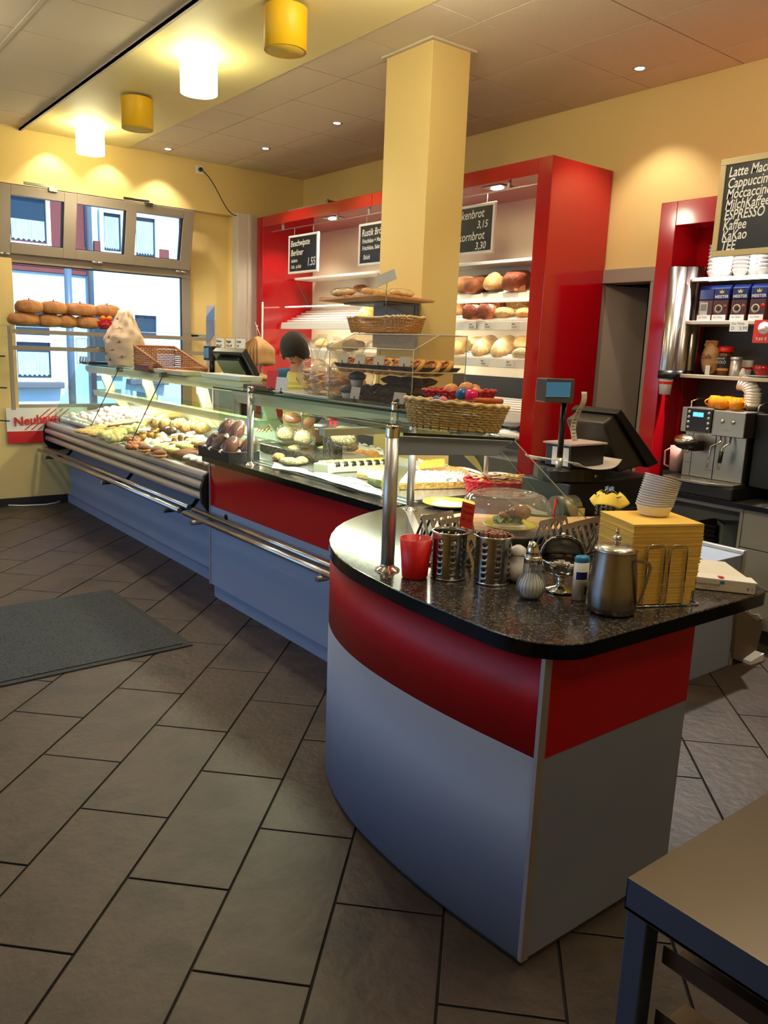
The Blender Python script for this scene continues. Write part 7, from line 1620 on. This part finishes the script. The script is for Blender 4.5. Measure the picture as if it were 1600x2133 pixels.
# coffee packs
def pack(label, px, seed, side=False):
    y = at(px, 660, 'x', 4.76).y; H = .215; W_ = .10
    t = thing('coffee_pack', label, 'coffee pack', (4.76, y, S2+.001))
    def bx_(z0, z1, m, nm, grow=0): part(nm, G().box(-.035-grow, .035+grow, -W_/2-grow, W_/2+grow, z0, z1), m, t, bevel=.006 if not grow else 0, world=False)
    bx_(0, .125, mat('pack_brown', (74, 32, 22), .3), 'body'); bx_(.125, .19, mat('pack_blue', (26, 44, 120), .3), 'top')
    part('fold', G().hexa([(-.035, -W_/2, .19), (.035, -W_/2, .19), (.035, W_/2, .19), (-.035, W_/2, .19), (-.006, -W_/2, H), (.006, -W_/2, H), (.006, W_/2, H), (-.006, W_/2, H)]), 'pack_blue', t, world=False)
    Mx = lambda yy, zz: frame_m((-.0375, yy, zz), (0, -1, 0), (0, 0, 1))
    if not side:
        for s_, sz, yy, zz in (('MEISTER', .024, .043, .135),): o = text(s_, sz, Mx(yy, zz), 'paper_white', None, bold=.0008, extrude=0); o.parent = t
        o = part('crown', G().prism([(-.012, .163), (.012, .163), (.016, .182), (.007, .172), (0, .187), (-.007, .172), (-.016, .182)], -.0378, -.0365, 'x'), 'sachet_y', t, world=False)
        part('cup_print', G().lathe([(0, -.0008), (.026, 0), (.026, .0006), (0, .0006)], 20, (-.0365, .012, .070), axis='x'), 'cream', t, world=False)
        part('coffee_print', G().lathe([(0, -.0012), (.017, -.0012), (.017, .0), (0, 0)], 18, (-.0370, .012, .074), axis='x'), 'pack_brown', t, world=False)
        part('heart_print', G().lathe([(0, -.0008), (.013, 0), (0, .0006)], 12, (-.0365, -.030, .085), axis='x'), 'red_plastic' if seed == 3 else 'crust_brick', t, world=False)
    else:
        part('label', G().box(-.0375, -.036, -.015, .035, .03, .11), 'paper', t, world=False)
        g = G()
        for q in range(9): g.box(-.0385, -.0375, -.008+.0045*q, -.0062+.0045*q, .06, .10)
        o = part('bar_lines', g, 'ink', t, world=False); o['kind'] = 'stuff'
    part('price_slip', G().box(-.046, -.044, -.045, .045, -.004, .034), 'paper_white', t, world=False)
    o = text('Der Milde', .014, frame_m((-.0465, .035, .015), (0, -1, 0), (0, 0, 1)), 'ink', None, extrude=0); o.parent = t
    return t
pack('blue and brown coffee pack showing its narrow side, leftmost on the middle shelf', 1474, 0, True)
pack('blue and brown coffee pack with cup print, second on the middle shelf', 1505, 1)
pack('blue and brown coffee pack with cup print, third on the middle shelf', 1543, 2)
pack('blue and brown coffee pack with a red spot at the right photo edge', 1582, 3)
y = at(1540, 672, 'x', SHX).y; c1_ = thing('price_card', 'white handwritten price card on the edge of the shelf below the coffee packs', 'price tag', (SHX, y, S2-.06))
part('card', G().box(SHX-.004, SHX-.001, y-.06, y+.055, S2-.065, S2+.0), 'paper_white', c1_); text('Der Milde', .02, frame_m((SHX-.005, y+.045, S2-.025), (0, -1, 0), (0, 0, 1)), 'ink', c1_, extrude=0); text('D    5,99', .028, frame_m((SHX-.005, y+.045, S2-.055), (0, -1, 0), (0, 0, 1)), 'ink', c1_, extrude=0)
y = at(1588, 690, 'x', SHX).y; c2_ = thing('price_card', 'red price card with a white round spot at the right photo edge', 'price tag', (SHX, y, S2-.1))
part('card', G().box(SHX-.007, SHX-.001, y-.09, y+.05, S2-.13, S2+.002), 'card_red', c2_); part('spot', G().lathe([(0, -.001), (.035, -.001), (.035, .001), (0, .001)], 24, (SHX-.008, y-.012, S2-.045), axis='x'), 'paper_white', c2_)
text('1 €', .026, frame_m((SHX-.0095, y+.006, S2-.045), (0, -1, 0), (0, 0, 1)), 'red_ink', c2_, extrude=0); text('SPAREN', .011, frame_m((SHX-.0095, y+.012, S2-.062), (0, -1, 0), (0, 0, 1)), 'red_ink', c2_, extrude=0); text('9,60 €', .026, frame_m((SHX-.0095, y+.03, S2-.115), (0, -1, 0), (0, 0, 1)), 'paper_white', c2_, extrude=0)
# bottom shelf goods
def yat(px, x=4.78): return at(px, 770, 'x', x).y
t = thing('coffee_bag', 'golden brown bag of coffee lettered Café on the lower shelf', 'coffee pack', (4.80, yat(1478, 4.8), S3+.001))
part('bag', G().blob((0, 0, .10), (.04, .062, .105), nu=20, nv=12, fn=lambda d, p: Vector((p.x, p.y, max(p.z, -.10)))*(1+.03*sin(d.z*13+d.y*7))), mat('gold_bag', (150, 104, 56), .4, var=[(196, 150, 90)], vs=12), t, world=False)
part('top_fold', G().hexa([(-.02, -.045, .18), (.02, -.045, .18), (.02, .045, .18), (-.02, .045, .18), (-.008, -.04, .215), (.008, -.04, .215), (.008, .04, .215), (-.008, .04, .215)]), 'crust_brown', t, world=False)
o = text('Café', .04, frame_m((-.043, .045, .10), (0, -1, 0), (0, 0, 1)), 'ink', None, extrude=0); o.parent = t; part('slip', G().box(-.05, -.047, -.03, .0, .0, .06), 'paper_white', t, world=False)
t = thing('coffee_jar', 'instant coffee jar with a red lid and gold label on the lower shelf', 'jar', (4.82, yat(1508, 4.82), S3+.001))
part('jar', G().lathe([(0, 0), (.04, 0), (.043, .01), (.043, .13), (.036, .145), (0, .145)], 24), mat('coffee_brown', (96, 48, 26), .15), t, world=False); part('lid', G().lathe([(.042, .145), (.044, .15), (.043, .178), (0, .18)], 24), 'red_plastic', t, world=False)
part('label', wrap(G(), .0438, radians(120), radians(240), .03, .12), 'ink', t, world=False); part('gold_ring', wrap(G(), .0442, radians(120), radians(240), .03, .045).add([], []), mat('gold_print', (214, 150, 50), .35), t, world=False)
o = text('GOLD', .024, frame_m((-.0455, .033, .075), (0, -1, 0), (0, 0, 1)), 'cream', None, extrude=0); o.parent = t; o = text('NESCAFÉ', .014, frame_m((-.0455, .033, .10), (0, -1, 0), (0, 0, 1)), 'cream', None, extrude=0); o.parent = t
t = thing('metal_shaker', 'plain aluminium shaker can on the lower shelf', 'can', (4.76, yat(1532, 4.76), S3+.001)); part('can', G().lathe([(0, 0), (.033, 0), (.034, .004), (.033, .10), (.0, .10)], 24), 'alu', t, world=False); part('lid', G().lathe([(.035, .10), (.036, .112), (.03, .118), (0, .118)], 24), 'alu', t, world=False)
t = thing('paper_cup', 'small white and red paper cup behind the shaker can', 'cup', (4.86, yat(1553, 4.86), S3+.001)); part('cup', G().lathe([(.03, 0), (.042, .10), (.04, .10), (.028, .004), (0, .004)], 24), 'paper_white', t, world=False); part('band', wrap(G(), .037, 0, 2*pi, .045, .065, n=24), 'red_plastic', t, world=False)
t = thing('salt_shaker', 'small white cone shaped shaker before the paper cup', 'shaker', (4.75, yat(1548, 4.75), S3+.001)); part('body', G().lathe([(0, 0), (.022, 0), (.02, .02), (.008, .05), (0, .052)], 16), 'white_gloss', t, world=False)
t = thing('red_coffee_cup', 'wide red cup on a white saucer at the right end of the lower shelf', 'cup', (4.80, yat(1588, 4.8), S3+.013)); part('cup', G().lathe([(.03, 0), (.05, .03), (.055, .06), (.052, .06), (.03, .004), (0, .004)], 28), 'gloss_red', t, world=False)
t = thing('saucer', 'white saucer under the red cup on the lower shelf', 'saucer', (4.80, yat(1588, 4.8), S3+.001)); part('saucer', G().lathe([(0, 0), (.04, 0), (.085, .010), (.084, .013), (.04, .006), (0, .006)], 32), 'white_gloss', t, world=False)
# tall tube dispensers with lids and cups on the inner red panel
for k, (px, w_, lab) in enumerate(((1408, .0, 'left tall steel cup dispenser tube on the inner red panel'), (1434, .0, 'middle tall steel cup dispenser tube on the inner red panel'), (1452, .0, 'right tall steel cup dispenser tube on the inner red panel'))):
    x = at(px, 600, 'y', yi-.05).x; zt2, zb2 = at(px, 556, 'y', yi-.05).z, at(px-14, 772, 'y', yi-.05).z
    t = thing('tube_dispenser', lab, 'dispenser', (x, yi-.05, zb2)); r_ = (.052, .046, .04)[k]
    part('tube', G().lathe([(r_, 0), (r_, zt2-zb2), (r_-.002, zt2-zb2), (r_-.002, 0)], 28), 'steel_z', t, world=False); part('collar', G().lathe([(r_-.004, -.05), (r_+.003, -.05), (r_+.003, .0), (r_-.004, .0)], 28), 'black_plastic', t, world=False)
    part('bracket', G().box(-.02, .02, r_-.003, .049, .2, .24).box(-.02, .02, r_-.003, .049, .5, .54), 'steel_dark', t, world=False)['kind'] = 'stuff'
    if k == 0:
        part('hanging_cup', G().lathe([(.044, -.05), (.034, -.15), (0, -.15)], 24), 'paper_white', t, world=False); part('cup_band', wrap(G(), .0425, 0, 2*pi, -.085, -.068, n=24), 'red_plastic', t, world=False)
x = at(1462, 600, 'y', yi-.05).x; q1_, q2_ = at(1462, 590, 'y', yi-.06), at(1446, 770, 'y', yi-.06)
t = thing('bread_paper', 'narrow grey-white paper roll sheet hanging right of the dispenser tubes', 'paper', (q1_.x, yi-.06, q2_.z)); part('sheet', G().grid(lambda u, v: (q2_.x+(q1_.x-q2_.x)*v-.02+.05*u+.03*sin(v*pi), yi-.02-.02*u, q2_.z+(q1_.z-q2_.z)*v), 4, 10), 'paper', t, solid=.001)
# ---- coffee machine
MY1, MY0 = at(1432, 900, 'x', 4.55).y, at(1545, 900, 'x', 4.55).y
mt_, mb_ = at(1440, 848, 'x', 4.55).z, at(1400, 985, 'x', 4.55).z
cm = thing('coffee_machine', 'steel fully automatic coffee machine with display, knobs and orange cups on top', 'coffee machine', (4.75, (MY0+MY1)/2, BZ))
msm = brushed('machine_steel', (158, 152, 142), .32, (60, 60, 1))
yA, yB = MY1+.02, MY0-.03       # left (far) and right (near) sides
wM = yA-yB
part('foot_tray', G().box(4.44, 4.98, yB-.02, yA+.06, BZ+.001, mb_-.02), 'black_satin', cm, bevel=.01)
part('drip_tray', G().prism([(4.44, yA+.05), (4.40, yA-.08), (4.40, yB+.12), (4.46, yB-.01), (4.60, yB-.01), (4.60, yA+.05)], mb_-.02, mb_-.004), msm, cm, bevel=.003)
part('body', G().box(4.565, 5.0, yB, yA, mb_-.004, mt_-.13), msm, cm, bevel=.004)
hz0, hz1 = mt_-.15, mt_
part('head_panel', G().box(4.52, 5.0, yA-.165*1.05*wM/.40, yA+.012, hz0, hz1), msm, cm, bevel=.004)
yS = yA-.52*wM
part('head_box', G().box(4.50, 5.0, yB-.012, yS-.004, hz0-.004, hz1-.004), msm, cm, bevel=.005)
part('head_filler', G().box(4.525, 5.0, yS-.006, yA, hz0+.003, hz1-.003), msm, cm)
part('control_panel', G().box(4.515, 4.525, yA-.48*wM, yA-.06*wM, hz0+.006, hz1-.005), 'black_plastic', cm, bevel=.002)
part('display', G().box(4.5125, 4.5155, yA-.34*wM, yA-.17*wM, hz1-.052, hz1-.026), mat('lcd', (60, 140, 255), .2, emit=(70, 150, 255), es=2.2), cm)
for k in range(4):
    for yy in (yA-.10*wM, yA-.43*wM):
        part('button', G().blob((4.514, yy, hz1-.026-.031*k), (.005, .0105, .0105), nu=14, nv=8), 'chrome', cm)
for yy in (yS-.16*wM, yS-.33*wM): part('knob', G().blob((4.498, yy, hz0+.085), (.010, .013, .013), nu=16, nv=10), 'chrome', cm)
o = text('cafina', .018, frame_m((4.499, yS-.15*wM, hz0+.035), (0, -1, 0), (0, 0, 1)), 'steel_dark', cm, extrude=0) if 0 else None
part('badge_line', G().box(4.498, 4.4995, yS-.32*wM, yS-.15*wM, hz0+.037, hz0+.039).box(4.498, 4.4995, yS-.28*wM, yS-.19*wM, hz0+.030, hz0+.032), 'steel_dark', cm)['kind'] = 'stuff'
zS = hz0-.055
part('spout_arm', G().box(4.47, 4.57, yA-.34*wM, yA-.20*wM, zS-.055, zS+.01), 'black_plastic', cm, bevel=.01)
part('spout_head', G().blob((4.445, yA-.20*wM, zS-.005), (.055, .075*wM/.40, .042), nu=24, nv=14), 'black_plastic', cm)
part('spout_cap', G().blob((4.437, yA-.19*wM, zS+.014), (.052, .068*wM/.40, .030), rot=Matrix.Rotation(radians(-18), 3, 'Y'), nu=26, nv=14), mat('cap_metal', (196, 184, 160), .2, 1), cm)
for k in range(3): part('nozzle', G().cyl((4.44, yA-(.17+.05*k)*wM, zS-.065), (4.44, yA-(.17+.05*k)*wM, zS-.04), .006, 10), 'chrome', cm)
part('steam_wand', G().tube([(4.545, yS-.10*wM, hz0), (4.535, yS-.12*wM, hz0-.04), (4.50, yS-.02*wM, hz0-.07), (4.50, yS-.0*wM, hz0-.20)], .006, 10), 'chrome', cm)
wd = part('steam_wand', G().tube([(4.545, yS-.26*wM, hz0), (4.53, yS-.27*wM, hz0-.04), (4.49, yS-.22*wM, hz0-.07), (4.49, yS-.20*wM, hz0-.20)], .006, 10), 'chrome', cm)
part('rubber_grip', G().cyl((4.49, yS-.215*wM, hz0-.09), (4.49, yS-.203*wM, hz0-.16), .012, 12), 'black_plastic', wd)
for zz_ in (mb_+.08,): part('seam', G().box(4.5625, 4.565, yA-.14*wM, yA, zz_, zz_+.002).box(4.5625, 4.565, yA-.142*wM, yA-.138*wM, mb_, hz0).box(4.5625, 4.565, yS-.002, yS+.002, mb_, hz0).box(4.5625, 4.565, yS, yS+.13*wM, mb_+.05, mb_+.052), 'black_plastic', cm)['kind'] = 'stuff'
part('side_panel', G().box(4.62, 5.0, yB-.17, yB-.014, mb_-.02, hz1-.01), 'black_satin', cm, bevel=.004)
for yy in (yA-.02, yB-.05): part('top_rail', G().tube([(4.56, yy, hz1), (4.56, yy, hz1+.035), (4.62, yy, hz1+.05), (4.95, yy, hz1+.05), (4.98, yy, hz1)], .005, 8), 'chrome', cm)
def mug(label, px, x, m='mug_orange', z=None, hh=.075, yaw=200):
    y = at(px, 830, 'x', x).y; t = thing('orange_cup', label, 'cup', (x, y, (z or hz1)+.001))
    part('cup', G().lathe([(.026, hh), (.036, hh*.8), (.042, hh*.45), (.042, hh*.1), (.041, 0), (.038, 0), (.038, hh*.4), (.02, hh*.93), (0, hh*.93)], 28), m, t, world=False)
    part('bottom', G().lathe([(0, hh), (.026, hh)], 28), m, t, world=False)
    part('handle', G().tube([(.040+.02*sin(pi*q), 0, hh*.2+hh*.5*q) for q in [i/8 for i in range(9)]], .005, 8), m, t, world=False); t.rotation_euler = (0, 0, radians(yaw)); return t
mat('mug_orange', (232, 140, 20), .18)
mug('orange cup upside down on the coffee machine, partly hidden at the left', 1490, 4.68, yaw=140)
mug('orange cup upside down in front on the coffee machine, left of two with handles', 1505, 4.60, yaw=-95)
mug('orange cup upside down behind the two front ones on the coffee machine', 1520, 4.72, yaw=100)
mug('orange cup upside down at the right on the coffee machine, handle to the right', 1537, 4.60, yaw=-95)
# leaning stack of white bowls behind
y0_ = at(1556, 840, 'x', 4.75).y; b0 = None
for k in range(12):
    a_ = min(70, max(0, (k-5)*12)); off = sum(.016*sin(radians(min(70, max(0, (j-5)*12)))) for j in range(k)); hz_ = sum(.016*cos(radians(min(70, max(0, (j-5)*12)))) for j in range(k))
    loc = (4.75, y0_-.03+off, hz1-.008+hz_)
    if b0 is None:
        b0 = thing('white_bowl', 'white bowl in the toppling stack behind the orange cups', 'bowl', loc, group='toppling stack of white bowls'); part('bowl', G().lathe([(.02, 0), (.045, .02), (.052, .035), (.050, .035), (.042, .02), (0, .004)], 28), mcup, b0, world=False)
        o = b0
    else: o = dup(b0, loc)
    o.rotation_euler = (-radians(a_), 0, 0)
b0.location.z = hz1
# glass mug with red tea, plates stack at edge, jug
y_ = at(1567, 1015, 'z', BZ); 
gm = thing('glass_mug', 'glass mug with a little red tea on the dark worktop', 'mug', (y_.x+.04, y_.y+.01, BZ+.001))
part('glass', G().lathe([(0, .001), (.026, .001), (.030, .006), (.036, .045), (.038, .085), (.0365, .085), (.0345, .045), (.028, .008), (0, .006)], 28), 'ribbed_glass', gm, world=False); part('tea', G().lathe([(0, .007), (.027, .008), (.031, .03), (0, .03)], 24), mat('tea_red', (150, 30, 24), .15), gm, world=False)
part('handle', G().tube([(.036+.022*sin(pi*q), 0, .015+.05*q) for q in [i/8 for i in range(9)]], .004, 8), 'ribbed_glass', gm, world=False); gm.rotation_euler = (0, 0, radians(130)); gm.scale = (1.25,)*3
y_ = at(1603, 1035, 'z', BZ); s0_ = None
for k in range(9):
    loc = (y_.x+.06, y_.y-.02, BZ+.001+.012*k)
    if s0_ is None: s0_ = thing('saucer', 'white saucer in the stack at the right photo edge on the worktop', 'saucer', loc, group='saucers at the right edge'); part('saucer', G().lathe([(0, 0), (.03, 0), (.07, .010), (.069, .013), (.03, .005), (0, .005)], 32), 'white_gloss', s0_, world=False)
    else: dup(s0_, loc)
q_ = at(1408, 975, 'x', 4.62); pj = thing('measuring_jug', 'translucent pinkish plastic jug left of the coffee machine', 'jug', (4.66, q_.y+.02, BZ+.001))
zt2 = at(1408, 930, 'x', 4.62).z-BZ; part('jug', G().lathe([(0, .10), (.045, .10), (.052, zt2), (.049, zt2), (.043, .105), (0, .105)], 28), mat('jug_plastic', (206, 160, 152), .35, sss=.3), pj, world=False)
part('stand', G().box(-.06, .06, -.06, .06, 0, .099), 'black_satin', pj, world=False)
part('handle', G().tube([(-.01, .05, .12), (-.01, .085, .13), (-.01, .088, zt2-.04), (-.01, .052, zt2-.02)], .006, 8), 'jug_plastic', pj, world=False)
# ================================================================ the saleswoman
PX, PY = 3.21, 5.12
pw = thing('person', 'person in teal sleeves and a yellow vest, dark bobbed hair, head bowed behind the counter', 'person', (PX, PY, 0))
def skin_obj(name, J, E, m, parent, sub=2):
    "J: list of (point, radius); E: edges. Grown with a Skin modifier from the first joint"
    me = bpy.data.meshes.new(name); me.from_pydata([Vector(p)-parent.location for p, r in J], E, []); o = bpy.data.objects.new(name, me); COL.objects.link(o); o.parent = parent
    sk = o.modifiers.new('skin', 'SKIN'); sk.use_smooth_shade = True
    for i, (p, r) in enumerate(J):
        v = me.skin_vertices[0].data[i]; v.radius = r if isinstance(r, tuple) else (r, r); v.use_root = (i == 0)
    sd_ = o.modifiers.new('sub', 'SUBSURF'); sd_.levels = sub; sd_.render_levels = sub
    me.materials.append(MATS[m] if isinstance(m, str) else m); return o
mat('skin', (206, 150, 122), .5, sss=.15); mat('teal', (20, 84, 112), .8, bump=.2, bs=120); mat('vest', (228, 208, 120), .8); mat('hair', (20, 11, 9), .6, var=[(36, 20, 15)], vs=20, stretch=(30, 30, 2), bump=.4, bs=60); mat('black_cloth', (22, 20, 24), .85)
# she faces the customers and looks down at the middle hood (towards -x, -y)
fx_, fy_ = -.80, -.60; sxv, syv = -fy_, fx_    # forward, her left
def W(f, s, z): return (PX+fx_*f+sxv*s, PY+fy_*f+syv*s, z)
J = [(W(0, 0, .95), (.15, .11)), (W(.02, 0, 1.10), (.13, .10)), (W(.05, 0, 1.26), (.145, .105)), (W(.08, 0, 1.36), (.11, .085)), (W(.115, 0, 1.44), (.046, .046)), (W(.16, 0, 1.52), (.052, .052)), (W(.19, 0, 1.575), (.07, .085)), (W(.20, 0, 1.625), (.06, .07)),
     (W(.10, .155, 1.385), .052), (W(.16, .20, 1.18), .042), (W(.36, .16, 1.06), .034), (W(.43, .14, 1.045), .026), (W(.47, .13, 1.04), (.034, .018)),
     (W(.10, -.155, 1.385), .052), (W(.16, -.20, 1.18), .042), (W(.36, -.14, 1.06), .034), (W(.43, -.11, 1.045), .026), (W(.47, -.10, 1.04), (.034, .018)),
     (W(0, .09, .86), .088), (W(.02, .09, .48), .062), (W(0, .09, .09), .042), (W(.09, .09, .04), .034), (W(0, -.09, .86), .088), (W(.02, -.09, .48), .062), (W(0, -.09, .09), .042), (W(.09, -.09, .04), .034)]
E_ = [(0, 1), (1, 2), (2, 3), (3, 4), (4, 5), (5, 6), (6, 7), (3, 8), (8, 9), (9, 10), (10, 11), (11, 12), (3, 13), (13, 14), (14, 15), (15, 16), (16, 17), (0, 18), (18, 19), (19, 20), (20, 21), (0, 22), (22, 23), (23, 24), (24, 25)]
skin_obj('body', J, E_, 'skin', pw)
for s_, hx in ((1, .13), (-1, -.10)):
    for k in range(4): skin_obj('finger', [(W(.475, hx+.022*(k-1.5), 1.04), .009), (W(.515, hx+.024*(k-1.5), 1.036), .0085), (W(.54+.008*(1.5-abs(k-1.5)), hx+.024*(k-1.5), 1.018), .007)], [(0, 1), (1, 2)], 'skin', pw, 1)
    skin_obj('thumb', [(W(.45, hx-s_*.03, 1.04), .010), (W(.475, hx-s_*.052, 1.034), .009), (W(.50, hx-s_*.056, 1.024), .008)], [(0, 1), (1, 2)], 'skin', pw, 1)
skin_obj('sleeves', [(W(.085, 0, 1.37), (.09, .08)), (W(.09, .175, 1.385), .078), (W(.16, .205, 1.18), .056), (W(.30, .175, 1.09), .048), (W(.09, -.175, 1.385), .078), (W(.16, -.205, 1.18), .056), (W(.30, -.16, 1.09), .048)], [(0, 1), (1, 2), (2, 3), (0, 4), (4, 5), (5, 6)], 'teal', pw)
skin_obj('vest', [(W(.0, 0, .88), (.175, .135)), (W(.02, 0, 1.10), (.15, .12)), (W(.05, 0, 1.26), (.168, .125)), (W(.085, 0, 1.36), (.155, .115)), (W(.10, 0, 1.415), (.125, .095)), (W(.115, 0, 1.455), (.075, .07))], [(0, 1), (1, 2), (2, 3), (3, 4), (4, 5)], 'vest', pw)
skin_obj('trousers', [(W(0, 0, .92), (.165, .125)), (W(0, .09, .84), .10), (W(.02, .09, .48), .074), (W(0, .09, .12), .058), (W(0, -.09, .84), .10), (W(.02, -.09, .48), .074), (W(0, -.09, .12), .058)], [(0, 1), (1, 2), (2, 3), (0, 4), (4, 5), (5, 6)], 'black_cloth', pw)
for s_ in (.09, -.09): skin_obj('shoe', [(W(-.03, s_, .045), .045), (W(.10, s_, .04), .04)], [(0, 1)], 'black_cloth', pw, 1)
HC = Vector(W(.205, 0, 1.585)); ft = Vector((fx_, fy_, -1.05)).normalized(); sd = Vector((sxv, syv, 0)); up_ = sd.cross(ft)*-1 if sd.cross(ft).z < 0 else sd.cross(ft)
HM = Matrix((( ft.x, sd.x, up_.x), (ft.y, sd.y, up_.y), (ft.z, sd.z, up_.z)))
part('head', G().blob(HC, (.092, .074, .108), rot=HM, nu=26, nv=18, fn=lambda d, p: Vector((p.x*(1-.12*max(0, -d.z)), p.y*(1-.30*max(0, -d.z)**1.5), p.z))), 'skin', pw)
def hp(a, b, c): return HC+HM@Vector((a, b, c))
part('nose', G().blob(hp(.094, 0, -.010), (.016, .011, .022), rot=HM, nu=12, nv=8), 'skin', pw)
part('mouth', G().blob(hp(.080, 0, -.056), (.006, .022, .006), rot=HM, nu=12, nv=8), mat('lips', (170, 84, 80), .4), pw)
for s_ in (-1, 1):
    ey = part('eye', G().blob(hp(.078, .030*s_, .012), (.010, .013, .008), rot=HM, nu=12, nv=8), 'white_gloss', pw); part('iris', G().blob(hp(.0865, .030*s_, .011), (.003, .006, .006), rot=HM, nu=10, nv=6), 'black_plastic', ey)
    part('eyebrow', G().tube([hp(.082, .014*s_, .030), hp(.085, .030*s_, .036), hp(.074, .046*s_, .030)], .003, 6), 'hair', pw)
    part('ear', G().blob(hp(-.005, .074*s_, -.005), (.018, .008, .026), rot=HM, nu=12, nv=8), 'skin', pw)
def hfn(d, p):
    # cap of hair with fringe, open over the face
    f = 1+.02*sin(d.y*30+d.x*9)
    return p*f
g = G(); nv, nu = 18, 34; vs = []
for i in range(nv+1):
    th = i/nv
    for k in range(nu+1):
        q = -pi+2*pi*k/nu    # 0 = face
        lim = 1.40+.83*min(1, max(0, (abs(q)-.55)/.6)); a_ = th*lim
        r_ = Vector((.108*sin(a_)*cos(q), .092*sin(a_)*sin(q), .122*cos(a_)))
        if a_ > 1.6: k2 = (a_-1.6)/.7; r_ = Vector((.108*cos(q)*(1-.05*k2), .094*sin(q)*(1-.05*k2), -.004-.085*k2))
        r_ *= 1+.012*sin(q*17+th*3); vs.append(HC+HM@(r_+Vector((-.008, 0, .004))))
g.add(vs, [(i*(nu+1)+k, i*(nu+1)+k+1, (i+1)*(nu+1)+k+1, (i+1)*(nu+1)+k) for i in range(nv) for k in range(nu)], True)
part('hair', g, 'hair', pw, solid=.012)
# white rear worktop she leans over and plates seen through the glass
p = at(731, 898, 'y', 4.0)
wk = thing('rear_worktop', 'low white worktop behind the middle counter seen through the glass', 'worktop', (3.1, 3.9, 0))
part('top', G().box(2.97, 3.12, 3.0, 4.5, .93, .955), 'case_white', wk, bevel=.003); part('body', G().box(2.98, 3.10, 3.0, 4.5, 0, .93), 'laminate_grey', wk)
# ---- ordinals for look-alikes that can be told apart by their order
ORD = ['leftmost', 'second from left', 'third from left', 'fourth from left', 'fifth from left', 'sixth from left', 'seventh from left', 'eighth from left', 'ninth from left', 'tenth from left', 'eleventh from left', 'twelfth from left', 'thirteenth from left', 'fourteenth from left', 'fifteenth from left']
ORV = ['lowest', 'second lowest', 'third lowest', 'fourth lowest', 'fifth lowest', 'sixth lowest', 'seventh lowest', 'eighth lowest', 'ninth lowest', 'tenth lowest', 'eleventh lowest', 'twelfth lowest', 'thirteenth lowest', 'fourteenth lowest']
def photo_x(v):
    d = Vector(v)-EYE; return d.dot(_r2)/d.dot(_f)
byl = {}
for o in bpy.data.objects:
    if o.parent is None and o.get('label') and o.get('group'): byl.setdefault((o['label'], o['group']), []).append(o)
for (lab, grp), os_ in byl.items():
    if not 2 <= len(os_) <= 15: continue
    if len(lab.split()) > 13: lab = ' '.join(lab.split()[:13])
    vert = any(k in grp for k in ('tubs', 'bowls', 'saucers', 'trays in'))
    os_.sort(key=(lambda o: o.location.z) if vert else (lambda o: photo_x(o.location)))
    for i, o in enumerate(os_):
        t = ORV[i] if vert else ('rightmost' if i == len(os_)-1 else ORD[i])
        o['label'] = t+' '+lab
